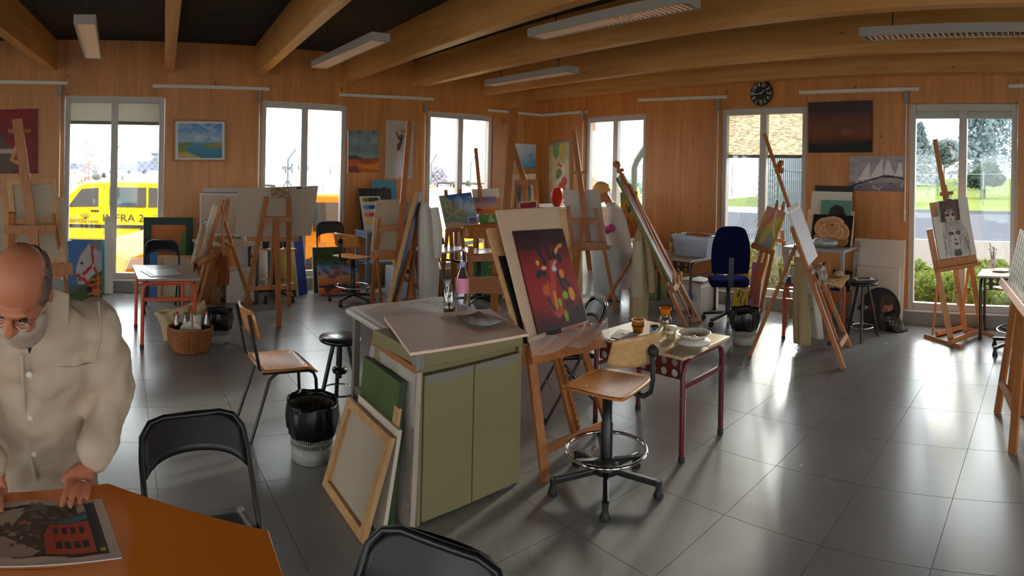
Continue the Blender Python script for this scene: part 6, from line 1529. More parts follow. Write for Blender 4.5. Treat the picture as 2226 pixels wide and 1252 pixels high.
# yellow painting near the window
pw = Pic(36, 60); pw.grad([(150, 96, 50), (196, 110, 50), (206, 150, 50), (190, 150, 50), (120, 120, 50)]).blotch(3, 80, [(196, 120, 40), (206, 166, 60), (150, 96, 44), (120, 110, 50)], .03, .10, .7); pw.ell(.45, .58, .11, .08, (60, 96, 110)); pw.ell(.72, .55, .07, .08, (70, 96, 110))
painting('golden yellow painting standing at the window behind the woman', D(1352, 512, 8.6), D(1388, 508, 8.75), D(1350, 418, 8.7), pw, .022, side=mat('edge_green', (110, 130, 60), .6))
easel('easel under the golden painting at the window', [('front_leg', D(1352, 480, 8.65), P(1344, 640), .05, .03), ('front_leg', D(1384, 478, 8.75), P(1394, 640), .05, .03), ('tray', D(1345, 515, 8.5), D(1396, 510, 8.65), .07, .06), ('rear_leg', D(1368, 470, 8.85), P(1370, 635), .04, .03)], V3((-.8, -.6, .15)))
school_table('small wooden table behind the hanging beige coat', 6.64, 5.52, .60, .50, .68, math.radians(-90), m_bmet, m_ply, panel=False)
# side-on easel leaning with the long canvas, and the coat hung on its back
F12 = V3((.25, -.93, .45))
near_f, far_f = P(1494, 716), P(1522, 702)
top12 = D(1337, 352, 7.2)
easel('leaning easel with the long pink-streaked canvas, right of the woman', [
    ('mast', top12, D(1362, 402, 7.12), .035, .03), ('upright', D(1350, 392, 7.0), near_f, .055, .04), ('upright', D(1366, 400, 7.25), far_f, .055, .04), ('rear_leg', D(1374, 560, 7.0), P(1296, 690), .04, .03), ('tray', D(1460, 632, 6.62), D(1478, 604, 7.15), .06, .07), ('foot_bar', D(1500, 700, 6.75), D(1518, 694, 6.9), .05, .03), ('canvas_clamp', D(1336, 354, 7.2), D(1345, 362, 7.25), .05, .06), ('canvas_clamp', D(1344, 372, 7.15), D(1353, 370, 7.2), .04, .06), ('slider', D(1380, 430, 7.05), D(1500, 690, 6.8), .03, .02)], F12)
kb = [o for o in bpy.data.objects if o.get('label', '').startswith('leaning easel with the long')][0]
MB().ball(D(1343, 354, 7.3), .022, 10, 6).build('wing_knob', m_bmet, kb, kb.location)
for k, (x, y, r_) in enumerate(((1466, 604, 6.75), (1474, 614, 6.85), (1480, 606, 7.0))):
    MB().bar(D(x, y - 16, r_), D(x, y + 12, r_), .03, .03).build('tray_block', m_pine, kb, kb.location, bevel=.004)
p12 = Pic(14, 80); p12.grad([(190, 176, 170), (196, 180, 180), (170, 160, 160), (206, 196, 196), (150, 150, 160), (190, 196, 180)]).noise(3, .12, 9); p12.line([(.5, .1), (.6, .5), (.4, .9)], .3, (150, 110, 120), .5); p12.line([(.8, .2), (.7, .8)], .15, (110, 110, 150), .5)
painting('long pale canvas with pink streaks seen nearly edge-on', D(1461, 616, 6.62), D(1464, 586, 7.2), D(1343, 386, 6.92), p12, .03, side=mat('edge_olive', (96, 112, 56), .6))
t = Thing('hanging_coat', 'beige painting coat hanging behind the long leaning canvas', 'coat', D(1390, 695, 6.85))
hang(t, 'cloth', [(D(1393, 492, 6.95), .03, .03, .8), (D(1392, 512, 6.95), .09, .06, .8), (D(1392, 570, 6.92), .14, .09, .8), (D(1390, 640, 6.9), .155, .10, .8), (D(1388, 696, 6.88), .15, .10, .8)], m_apron, 7, .3, 9)
t.part('sleeve', MB().tube([D(1386, 525, 6.78), D(1386, 580, 6.74), D(1387, 645, 6.72)], [.055, .07, .075], 12), cloth_mat('coat_cream', (206, 190, 160), .3))
t.part('sleeve', MB().tube([D(1408, 520, 6.85), D(1414, 580, 6.82), D(1416, 635, 6.82)], [.05, .05, .045], 12), m_apron)
painting('green and orange canvas leaning on the floor behind the long easel', P(1412, 650), P(1448, 652), D(1408, 560, RG(1412, 650) + .12), Pic(20, 30).grad([(110, 130, 70), (150, 160, 80), (206, 130, 70), (130, 150, 80)]).noise(2, .15, 5), .02)
# desk with clear box and brush pots
school_table('school desk with brown legs carrying the clear plastic box', 6.22, 4.52, .98, .66, .70, math.radians(-90), m_brown, m_top)
TZ = .7005
c = V3((6.38, 4.28, TZ)); t = Thing('storage_box', 'clear plastic storage box with orange lid contents on the desk', 'box', c)
Rb = Matrix.Rotation(math.radians(8), 3, 'Z')
def shell(c, w, d, h, k=.88):
    mb = MB(); lo = [c + Rb @ V3((sx * w * k / 2, sy * d * k / 2, .004)) for sx, sy in ((-1, -1), (1, -1), (1, 1), (-1, 1))]; hi = [c + Rb @ V3((sx * w / 2, sy * d / 2, h)) for sx, sy in ((-1, -1), (1, -1), (1, 1), (-1, 1))]
    mb.add(lo + hi, [(0, 3, 2, 1)] + [(i, (i + 1) % 4, 4 + (i + 1) % 4, 4 + i) for i in range(4)]); return mb
t.part('tub', shell(c, .42, .50, .26), cloth_mat('tub_clear', (196, 200, 208), .55, .25), solid=.003)
t.part('rim', MB().tube([c + Rb @ V3((sx * .215, sy * .255, .262)) for sx, sy in ((-1, -1), (1, -1), (1, 1), (-1, 1))], .008, 6, True), m_white)
for k in range(7): t.part('paint_tube', MB().tube([c + Rb @ V3((-.12 + .04 * k, -.15 + .05 * (k % 3), .24)), c + Rb @ V3((-.08 + .04 * k, .1, .265))], .012, 6), mat('tube_%d' % (k % 3), ((190, 80, 40), (150, 110, 60), (206, 170, 80))[k % 3], .4))
c = P(1461, 548, TZ); t = Thing('brush_jar', 'colour-printed tumbler of brushes left on the desk', 'brush jar', c); jar(t, c, .042, .14, cloth_mat('tumbler_print', (186, 180, 110), .4, .3)); t.part('print_band', MB().lathe([(.0425, .02), (.0425, .07)], c, 18, cap=False), mat('print_orange', (214, 120, 40), .5)); brushes(t, c + V3((0, 0, .005)), 6, .22, .22, 12)
c = P(1481, 553, TZ); t = Thing('brush_pot', 'beige pot crammed with brushes in the middle of the desk', 'brush pot', c); t.part('pot', MB().lathe([(.036, 0), (.038, .005), (.036, .11), (.033, .115)], c, 18, cap=False), mat('pot_beige', (206, 190, 160), .5), solid=.004); brushes(t, c + V3((0, 0, .01)), 14, .22, .34, 13)
c = P(1543, 545, TZ); brush_jar('small jar of tools at the right end of the desk', c, .035, .10, 6, 15, None, .17, .25)
for k, (x, y) in enumerate(((1508, 545), (1515, 549))):
    o = MB().prism([P(x - 22, y + 3, TZ + .004 * k), P(x + 16, y + 2, TZ + .004 * k), P(x + 22, y - 4, TZ + .004 * k), P(x - 16, y - 4, TZ + .004 * k)], V3((0, 0, .004))).build('magazine', mat('mag_%d' % k, ((150, 150, 156), (186, 180, 172))[k], .4), None, P(x, y, TZ)); tag(o, ['grey magazine under another by the clear plastic box', 'pale magazine on top by the clear plastic box'][k], 'magazine')
c = P(1536, 550, TZ); t = Thing('wiping_cloth', 'crumpled cream cloth at the right end of the desk', 'cloth', c); t.part('crumple', MB().grid(lambda u, v: c + V3((.07 * math.sin(math.pi * v) * math.cos(6.28 * u) * (1 + .3 * math.sin(5 * 6.28 * u)), .06 * math.sin(math.pi * v) * math.sin(6.28 * u), .02 - .018 * math.cos(math.pi * v) + .006 * math.sin(7 * 6.28 * u))), 24, 8), m_apron, solid=.002)
c = V3((6.42, 4.30, 0)); t = Thing('carton_box', 'white carton with a blue oval print under the desk', 'box', c)
t.part('carton', MB().box(c + V3((0, 0, .165)), (.42, .42, .33)), mat('carton_white', (206, 200, 190), .7), bevel=.004); t.part('flap', MB().bar(c + V3((-.21, -.21, .33)), c + V3((-.21, .21, .36)), .10, .004, (1, 0, .5)), mat('carton_white', (206, 200, 190), .7))
pc_ = c + V3((-.2115, -.02, .19)); t.part('logo_ring', MB().tube([pc_ + V3((0, .12 * math.cos(a), .07 * math.sin(a))) for a in [2 * math.pi * k / 24 for k in range(24)]], .004, 5, True), mat('logo_blue', (60, 140, 190), .5))
for k in range(3): t.part('logo_mark', MB().ball(pc_ + V3((0, -.06 + .055 * k, .01 * (k % 2))), (.002, .026, .036), 10, 6), mat('logo_blue', (60, 140, 190), .5))
t = Thing('paper_heap', 'loose papers and plastic heaped on the white carton', 'papers', c + V3((0, 0, .335)))
for k in range(4): t.part('sheet', MB().prism([c + V3((-.18 + .03 * k, -.17, .335 + .012 * k)), c + V3((.15, -.18 + .02 * k, .335 + .012 * k)), c + V3((.17, .15, .35 + .014 * k)), c + V3((-.16, .17, .345 + .012 * k))], V3((0, 0, .006))), [m_paper, mat('mag_1', (186, 180, 172), .4), mat('paper_red', (150, 80, 60), .6), m_paper][k])
plain_board('red-framed panel standing at the right end of the desk', V3((6.80, 4.02, .30)), V3((6.80, 3.86, .30)), V3((6.82, 4.02, .68)), .02, mat('panel_red', (130, 44, 34), .5))
pl = Pic(24, 30, (206, 170, 60)).blotch(3, 30, [(110, 90, 40), (90, 80, 40), (226, 190, 90)], .04, .12, .8, (.1, .2, .9, .9)); painting('yellow flower canvas leaning low behind the office chair', WR(1592, 668, .35) * V3((1, 1, 0)), WR(1622, 672, .35) * V3((1, 1, 0)), V3((D2 - .22, WR(1592, 600, .3).y, .50)), pl, .02)
pl = Pic(16, 40, (150, 96, 150)).grad([(170, 120, 150), (150, 90, 160), (140, 80, 150)]); pl.ell(.5, .78, .3, .08, (206, 60, 60)); painting('narrow mauve canvas leaning at the sill behind the small easel', WR(1624, 672, .30) * V3((1, 1, 0)), WR(1648, 676, .30) * V3((1, 1, 0)), V3((D2 - .16, WR(1624, 600, .3).y, .62)), pl, .02)
plain_board('whitish board leaning at the sill behind the small easel', WR(1640, 672, .20) * V3((1, 1, 0)), WR(1660, 676, .20) * V3((1, 1, 0)), V3((D2 - .06, WR(1640, 600, .2).y, .80)), .015, m_board)
# office chair
def office_chair():
    c = P(1582, 700); t = Thing('office_chair', 'dark blue upholstered swivel office chair with high back', 'chair', c, aim(.80, .60))
    mf = mat('fabric_navy', (22, 26, 60), .95, spec=0.0); mb = mat('plastic_black', (30, 32, 34), .35)
    def bk(u, v):
        q = 2 * u - 1; w = .225 * (.72 + .28 * math.sin(math.pi * min(1, .25 + v * .62))) * (1 - .45 * max(0, v - .6) ** 2 * 4 * .62); return V3((q * w, -.21 - .05 * v + .06 * q * q, .60 + .56 * v - .05 * q ** 4 * v))
    t.part('backrest', MB().grid(bk, 14, 16), mf, local=True, solid=.055, subsurf=1)
    def st(u, v):
        q = 2 * u - 1; w = 2 * v - 1; k = (abs(q) ** 4 + abs(w) ** 4); return V3((q * .24 * (1 - .10 * abs(w) ** 3), w * .225 * (1 - .08 * abs(q) ** 3) + .02, .505 - .02 * k - .012 * (1 - q * q)))
    t.part('seat', MB().grid(st, 14, 14), mf, local=True, solid=.075, subsurf=1)
    t.part('back_post', MB().bar((0, -.10, .44), (0, -.245, .47), .06, .014).bar((0, -.245, .46), (0, -.262, .80), .06, .014, (0, 1, 0)), mb, local=True)
    t.part('column', MB().lathe([(.034, .10), (.034, .30), (.026, .31), (.026, .45), (.07, .455), (.07, .47)], (0, 0, 0), 14), m_bmet, local=True)
    for k in range(5):
        a = math.radians(72 * k + 10); d = V3((math.cos(a), math.sin(a), 0)); lg = t.part('base_leg', MB().bar(d * .03 + V3((0, 0, .115)), d * .31 + V3((0, 0, .075)), .045, .03), mb, local=True, bevel=.008)
        t.part('caster', MB().lathe([(.025, -.02), (.03, -.01), (.03, .01), (.025, .02)], d * .31 + V3((0, 0, .03)), 12, Matrix.Rotation(a, 3, 'Z') @ Matrix.Rotation(math.pi / 2, 3, 'X')), m_blk, local=True, parent=lg)
    t.part('lever', MB().tube([(.05, 0, .43), (.22, -.02, .425)], .008, 6), mat('lever_ivory', (206, 200, 180), .4), local=True)
    t.part('lever', MB().tube([(.05, -.05, .42), (.20, -.12, .40)], .006, 6), mat('lever_ivory', (206, 200, 180), .4), local=True)
office_chair()
waste_bin('grey waste bin with black bag right of the office chair', P(1627, 751) + V3((.05, .08, 0)), 1.06)
# ---- small abstract easel at the blinded window
F13 = V3((-.8, -.6, .3))
easel('small easel with a pink and yellow abstract at the blinded window', [('front_leg', D(1657, 540, 7.2), P(1622, 672), .045, .028), ('front_leg', D(1680, 545, 7.15), P(1652, 680), .045, .028), ('center_leg', D(1668, 546, 7.2), P(1634, 676), .04, .028), ('tray', D(1635, 533, 7.22), D(1682, 549, 7.08), .06, .06), ('rear_leg', D(1700, 500, 7.4), P(1718, 690), .04, .028), ('crossbar', D(1688, 520, 7.3), D(1708, 528, 7.3), .04, .02), ('mast', D(1689, 441, 7.45), D(1676, 500, 7.3), .04, .03), ('mast', D(1703, 444, 7.45), D(1692, 500, 7.3), .04, .03)], F13)
pz = Pic(36, 56, (190, 160, 90)); pz.grad([(130, 136, 130), (150, 150, 140), (196, 160, 80), (206, 150, 110), (206, 130, 120)]); pz.line([(.35, .15), (.5, .5), (.8, .7)], .25, (206, 176, 90)); pz.line([(.2, .5), (.5, .85)], .16, (206, 110, 110)); pz.line([(.55, .9), (.7, .5), (.9, .3)], .08, (220, 210, 190)); pz.poly([(0, 0), (.06, 0), (.06, 1), (0, 1)], (206, 150, 40)); pz.poly([(.92, 0), (1, 0), (1, 1), (.92, 1)], (206, 150, 40))
painting('pink and yellow abstract canvas tilted on the small window easel', D(1638, 527, 7.2), D(1678, 543, 7.05), D(1668, 447, 7.4), pz.blur(1), .025, side=mat('edge_yellow', (206, 150, 40), .6))
for k, (x, y) in enumerate(((1690, 437), (1704, 440))):
    c = D(x, y, 7.46); t = Thing('bulldog_clip', ['metal clip left on top of the small abstract canvas', 'metal clip right on top of the small abstract canvas'][k], 'clip', c); t.part('jaw', MB().box(c, (.02, .02, .03)), m_bmet); t.part('wire', MB().tube([c + V3((-.008, 0, .01)), c + V3((0, 0, .04)), c + V3((.008, 0, .01))], .002, 5), m_chr)
# ---- leaning easel with the white canvas
F14 = V3((.28, -.90, .42))
nf, ff = P(1834, 802), P(1848, 754)
easel('leaning easel with the white sketch canvas, right of the window', [
    ('mast', D(1662, 291, 6.30), D(1716, 452, 6.02), .035, .035), ('upright', D(1722, 494, 5.80), nf, .075, .04), ('upright', D(1776, 585, 6.08), ff, .065, .04), ('rear_leg', D(1730, 533, 5.95), P(1630, 772), .04, .03), ('tray', D(1766, 606, 5.62), D(1790, 578, 6.12), .07, .07), ('foot_bar', D(1825, 752, 5.60), D(1840, 728, 6.02), .05, .03), ('slider', D(1768, 590, 5.82), D(1828, 760, 5.75), .025, .02), ('canvas_clamp', D(1686, 366, 6.2), D(1702, 372, 6.22), .05, .05), ('canvas_clamp', D(1692, 368, 6.2), D(1699, 350, 6.24), .035, .05)], F14)
kb = [o for o in bpy.data.objects if o.get('label', '').startswith('leaning easel with the white')][0]
MB().ball(D(1698, 353, 6.24), .022, 10, 6).build('wing_knob', m_bmet, kb, kb.location)
plain_board('white sketch canvas on the leaning easel near the rose painting', D(1757, 580, 5.70), D(1778, 556, 6.22), D(1717, 463, 5.86), .03, mat('canvas_bright', (216, 214, 216), .6), 'canvas', 'canvas')
plain_board('small white card clipped above the white sketch canvas', D(1717, 462, 5.9), D(1738, 447, 6.3), D(1712, 452, 5.92), .012, m_paper, 'card', 'card')
t = Thing('paint_rag', 'paint-stained crumpled tissues heaped on the leaning easel tray', 'tissue', D(1786, 600, 5.8))
for k, (x, y, r_) in enumerate(((1782, 590, 5.72), (1793, 584, 5.85), (1788, 600, 5.7))):
    c = D(x, y, r_); t.part('tissue', MB().grid(lambda u, v, c=c, k=k: c + V3((.06 * math.sin(math.pi * v) * math.cos(6.28 * u) * (1 + .4 * math.sin(4 * 6.28 * u + k)), .05 * math.sin(math.pi * v) * math.sin(6.28 * u), -.05 * math.cos(math.pi * v) + .018 * math.sin(5 * 6.28 * u + 2 * k))), 20, 8), cloth_mat('tissue_%d' % k, ((206, 196, 184), (176, 110, 70), (190, 176, 160))[k], .2), solid=.002)
# aprons hanging at the back of it
t = Thing('hanging_apron', 'beige apron with straps hanging behind the leaning white canvas', 'apron', D(1742, 748, 5.95))
hang(t, 'cloth', [(D(1735, 560, 6.0), .05, .02, 1.2), (D(1738, 600, 6.0), .07, .035, 1.2), (D(1740, 650, 6.0), .10, .05, 1.2), (D(1742, 700, 5.98), .11, .06, 1.2), (D(1743, 746, 5.96), .11, .06, 1.2)], m_apron, 6, .25, 14)
t.part('strap', MB().tube([D(1727, 530, 6.0), D(1728, 580, 6.0)], .008, 6), m_apron); t.part('strap', MB().tube([D(1745, 530, 6.0), D(1744, 580, 6.0)], .008, 6), m_apron); t.part('tie', MB().tube([D(1738, 745, 5.96), D(1730, 757, 5.95), P(1742, 766)], .004, 5), m_apron)
t = Thing('spotted_apron', 'white apron with ink spots beside the beige apron', 'apron', D(1772, 735, 6.1))
h_ = hang(t, 'cloth', [(D(1758, 575, 6.12), .04, .02, 1.2), (D(1762, 620, 6.12), .08, .04, 1.2), (D(1768, 680, 6.1), .10, .05, 1.2), (D(1774, 733, 6.1), .10, .05, 1.2)], m_smock, 6, .25, 15)
for k, (x, y) in enumerate(((1757, 644), (1762, 643), (1765, 672), (1760, 674), (1772, 692), (1775, 688))): t.part('ink_spot', MB().ball(D(x, y, 6.03), (.009, .004, .009), 8, 5), m_black, parent=h_)
# orange-legged table behind with tools
school_table('small table with orange-red legs behind the hanging aprons', 6.02, 2.48, .55, .62, .62, math.radians(2), m_orng, m_top, panel=False)
TZ = .6205
tools = [('black square paint tin on the orange-legged table by the aprons', 1716, 606, .035, .07, m_bmet), ('pale spirit bottle on the orange-legged table by the aprons', 1708, 600, .03, .12, m_white), ('grey jar behind the black tin by the aprons', 1722, 592, .03, .13, m_steel)]
for lab, x, y, r_, h_, m in tools:
    c = P(x, y + 12, TZ); t = Thing('paint_container', lab, 'container', c); t.part('body', MB().lathe([(r_, 0), (r_, h_ * .7), (r_ * .5, h_ * .85), (r_ * .5, h_)], c, 14), m); t.part('cap', MB().lathe([(r_ * .55, h_), (r_ * .55, h_ + .015)], c, 12), m_blk)
brush_jar('jar of brushes between the small easel and the aprons', P(1738, 612, TZ), .035, .11, 8, 21, None, .19, .3)
t = Thing('palette_board', 'paint-smeared palette board with rags on the orange-legged table', 'palette', P(1818, 612, TZ)); t.part('board', MB().prism([P(1793, 618, TZ), P(1828, 628, TZ), P(1848, 600, TZ), P(1812, 596, TZ)], V3((0, 0, .012))), m_pine, bevel=.002)
for k, (x, y, col) in enumerate(((1803, 612, (120, 66, 44)), (1812, 614, (150, 96, 60)), (1820, 610, (90, 60, 50)))): t.part('paint_dab', MB().ball(P(x, y, TZ + .013), (.03, .02, .004), 8, 4), mat('smear_%d' % k, col, .5))
c = P(1822, 603, TZ + .014); t.part('rag', MB().grid(lambda u, v: c + V3((.06 * math.sin(math.pi * v) * math.cos(6.28 * u), .05 * math.sin(math.pi * v) * math.sin(6.28 * u) * (1 + .3 * math.sin(3 * 6.28 * u)), .04 - .035 * math.cos(math.pi * v) + .01 * math.sin(5 * 6.28 * u))), 20, 8), m_apron, solid=.002)
# grey metal table by the wall with the rose painting
t = Thing('metal_table', 'grey steel table against the wall carrying the rose painting', 'table', (6.58, 2.62, 0))
for x, y in ((6.34, 2.28), (6.88, 2.28), (6.34, 2.98), (6.88, 2.98)): t.part('leg', MB().box((x, y, .44), (.04, .04, .88)), m_steel)
t.part('tabletop', MB().box((6.61, 2.63, .90), (.60, .76, .035)), m_steel, bevel=.004); t.part('lower_shelf', MB().box((6.61, 2.63, .42), (.52, .68, .025)), m_steel)
TZ = .919
pr_ = Pic(100, 84, (17, 15, 15))
def petal(cx, cy, rx, ry, ro, base, edge):
    pr_.ell(cx, cy, rx, ry, tuple(int(v * .62) for v in base), ro); pr_.ell(cx, cy, rx * .95, ry * .95, edge, ro); pr_.ell(cx - .012, cy - .02, rx * .86, ry * .84, base, ro)
for q in ((.76, .20, .18, .20, .5, (168, 104, 62), (196, 136, 92)), (.24, .26, .17, .22, -.5, (176, 116, 76), (206, 150, 108)), (.74, .50, .20, .30, .35, (190, 128, 84), (216, 164, 120)), (.26, .62, .20, .30, -.25, (200, 140, 96), (222, 172, 130)), (.50, .74, .30, .22, 0, (196, 138, 94), (220, 170, 128)), (.48, .26, .26, .24, .1, (196, 136, 92), (220, 170, 126)), (.36, .48, .20, .27, -.35, (208, 152, 108), (228, 182, 140)), (.62, .46, .19, .26, .45, (200, 142, 98), (226, 178, 134)), (.50, .50, .22, .24, 0, (204, 148, 104), (228, 182, 140)), (.52, .62, .19, .19, .2, (194, 134, 90), (222, 172, 130)), (.50, .66, .14, .145, 0, (182, 120, 78), (214, 162, 118)), (.53, .67, .10, .11, .4, (190, 132, 88), (216, 166, 122)), (.51, .69, .065, .07, 0, (160, 100, 62), (204, 150, 106)), (.52, .70, .032, .036, 0, (112, 68, 40), (176, 118, 76))): petal(*q)
for l in ([(.30, .44), (.46, .36), (.66, .40), (.76, .48)], [(.22, .80), (.30, .56), (.26, .36)], [(.42, .30), (.52, .12)], [(.70, .72), (.80, .58)]): pr_.line(l, .012, (128, 80, 48), .8)
pr_.blur(1)
def onwall(x0, x1, yt, off0, off1, zb):
    a = WR(x0, 560, off0); b = WR(x1, 560, off0); c = WR(x0, yt, off1); return V3((a.x, a.y, zb)), V3((b.x, b.y, zb)), V3((c.x, a.y, c.z))
painting('peach rose painting on black standing on the steel table', *onwall(1760, 1848, 465, .34, .24, TZ), pr_, .022, side=m_canvas)
pb = Pic(60, 60, (92, 138, 124)).noise(2, .05, 5); pb.ell(.54, .30, .25, .36, (150, 98, 74)); pb.poly([(.27, .36), (.25, .62), (.32, .82), (.50, .90), (.70, .86), (.82, .70), (.83, .40), (.79, .44), (.76, .58), (.66, .62), (.52, .58), (.40, .60), (.32, .54), (.30, .40)], (36, 27, 26)); pb.blotch(4, 16, [(48, 38, 36), (28, 22, 22)], .02, .06, .8, (.34, .66, .74, .84)); pb.line([(.38, .46), (.49, .47)], .03, (44, 28, 24)); pb.line([(.59, .47), (.70, .46)], .03, (44, 28, 24)); pb.ell(.44, .42, .045, .02, (40, 26, 24)); pb.ell(.64, .42, .045, .02, (40, 26, 24)); pb.blur(1)
painting('green portrait of a dark-haired boy behind the rose painting', *onwall(1778, 1845, 434, .24, .16, TZ), pb, .018)
plain_board('white canvas behind the boy portrait, left of the rose', *onwall(1750, 1852, 455, .20, .13, TZ), .016, m_canvas, 'canvas', 'canvas')
plain_board('cream sheet board rising behind the boy portrait', *onwall(1757, 1846, 415, .15, .07, TZ), .012, mat('sheet_cream', (206, 198, 182), .6), 'board', 'board')
plain_board('black folder rising highest behind the boy portrait', *onwall(1764, 1848, 403, .12, .045, TZ), .012, m_black, 'portfolio', 'folder')
t = Thing('silver_bag', 'crumpled silver plastic bag in front of the rose painting', 'bag', WR(1793, 545, .50)); c = WR(1793, 536, .50); c.z = TZ + .055
t.part('crumple', MB().grid(lambda u, v: c + V3((.06 * math.sin(math.pi * v) * math.cos(6.28 * u), .16 * math.sin(math.pi * v) * math.sin(6.28 * u), -.052 * math.cos(math.pi * v) + .012 * math.sin(9 * 6.28 * u) * math.sin(math.pi * v))), 36, 10), mat('bag_silver', (176, 180, 178), .3, metal=.4), solid=.002)
# white boards against the wall
a_ = V3((D2 - .16, WR(1849, 690, .16).y, .004)); b_ = V3((D2 - .16, WR(1961, 690, .16).y, .004)); plain_board('large white board leaning on the wall below the sailboats', a_, b_, V3((D2 - .05, a_.y, 1.0)), .012, m_board)
a_ = V3((D2 - .24, WR(1858, 690, .24).y, .004)); b_ = V3((D2 - .24, WR(1952, 690, .24).y, .004)); plain_board('smaller white board leaning in front of the large white board', a_, b_, V3((D2 - .18, a_.y, .68)), .012, mat('board_warm', (198, 188, 174), .55))
plain_board('small wooden panel behind the round portrait', V3((D2 - .30, WR(1900, 690, .3).y, .004)), V3((D2 - .30, WR(1928, 690, .3).y, .004)), V3((D2 - .27, WR(1900, 690, .3).y, .30)), .01, m_easel)
plain_board('coloured leaflet at the corner of the steel table', WR(1856, 547, .20), WR(1868, 547, .20), WR(1856, 524, .18), .006, mat('leaflet', (150, 120, 110), .5), 'leaflet', 'paper')
o = MB().prism([V3((6.30, 2.24, .436)), V3((6.52, 2.24, .436)), V3((6.54, 2.24, .70)), V3((6.32, 2.24, .70))], V3((0, .02, 0)))
plain_board('black laptop-like folder propped on the lower steel shelf', V3((6.42, 2.46, .434)), V3((6.42, 2.22, .434)), V3((6.52, 2.46, .66)), .012, m_black, 'portfolio', 'folder')
# round portrait and black bag
a_ = V3((D2 - .42, WR(1880, 700, .42).y, 0)); b_ = V3((D2 - .42, WR(1942, 700, .42).y, 0)); cc = (a_ + b_) / 2; R_ = .24
t = Thing('round_portrait', 'round dark painting of a woman\'s face leaning on the floor', 'painting', cc); ax = (b_ - a_).normalized(); up = V3((.16, 0, 1)).normalized(); ctr = cc + up * R_
disc = [ctr + (ax * math.cos(a) + up * math.sin(a)) * R_ for a in [2 * math.pi * k / 40 for k in range(40)]]; nn = ax.cross(up).normalized()
t.part('panel', MB().prism(disc, -nn * .015), mat('round_dark', (26, 21, 20), .6))
pf = [(.10, .05, .075, .10, (150, 100, 70), 'face'), (.10, .13, .09, .06, (66, 44, 34), 'hair'), (-.12, .02, .05, .05, (110, 56, 40), 'cloth_patch'), (.13, .0, .02, .03, (170, 116, 84), 'cheek'), (.03, .06, .02, .08, (84, 56, 40), 'hair_strand'), (.09, .0, .02, .008, (120, 40, 36), 'lips'), (.07, .075, .014, .007, (40, 26, 22), 'eye'), (.13, .075, .014, .007, (40, 26, 22), 'eye'), (.12, -.10, .10, .06, (60, 54, 56), 'collar')]
for k, (x, y, rx, ry, col, nm) in enumerate(pf): t.part(nm, MB().prism([ctr + ax * (x * .8 + rx * math.cos(a)) + up * (y * .8 + ry * math.sin(a)) + nn * (.001 + .0006 * k) for a in [2 * math.pi * j / 18 for j in range(18)]], nn * .0005), mat('face_%d' % k, col, .6))
c = V3((D2 - .36, WR(1947, 705, .36).y, 0)); t = Thing('black_bag', 'limp black bag with white square print on the floor', 'bag', c)
def bagb(u, v):
    a = 6.283 * u; w, d = .10 * (1 - .55 * v), .14 * (1 - .5 * v); return c + V3((w * math.cos(a) + .02 * math.sin(3 * a + 4 * v), d * math.sin(a) + .06 * v, .22 * v + .02 * math.sin(2 * a) * v))
t.part('sack', MB().grid(bagb, 28, 10), mat('bag_black', (24, 24, 25), .4), solid=.003)
for k in range(3):
    q = c + V3((-.105 + .012 * k, .06 - .035 * k, .15 - .045 * k)); fr = [q + V3((-.006, s * .022, z * .022)) for s, z in ((-1, -1), (1, -1), (1, 1), (-1, 1))]; t.part('print_square', MB().tube(fr, .0025, 4, True), m_white); t.part('print_dot', MB().ball(q + V3((-.006, 0, 0)), .005, 6, 4), m_white)
# right stool with tablets
sp = P(1874, 735); round_stool('black round stool with tablets on it by the white boards', sp, .615, .165)
TZ = .616
for k in range(2):
    c = sp + V3((-.0 + .02 * k, .02 - .03 * k, TZ + .013 * k)); t = Thing('drawing_tablet', ['flat black tablet lying lowest on the right stool', 'tablet with a white sheet on top of the right stool'][k], 'tablet', c); R = Matrix.Rotation(math.radians(20 + 15 * k), 3, 'Z'); t.part('case', MB().box(c + V3((0, 0, .006)), (.20, .26, .012), R), m_black, bevel=.003); t.part('screen', MB().box(c + V3((0, 0, .0126)), (.16, .21, .001), R), m_paper if k else m_bmet)
t = Thing('pencil_case', 'black oblong pencil case on the tablet on the stool', 'case', sp + V3((0, 0, TZ + .027))); t.part('body', MB().box(sp + V3((0, -.01, TZ + .035)), (.05, .14, .016), Matrix.Rotation(math.radians(30), 3, 'Z')), m_black, bevel=.005); t.part('zip', MB().box(sp + V3((0, -.01, TZ + .0435)), (.004, .12, .002), Matrix.Rotation(math.radians(30), 3, 'Z')), m_chr)

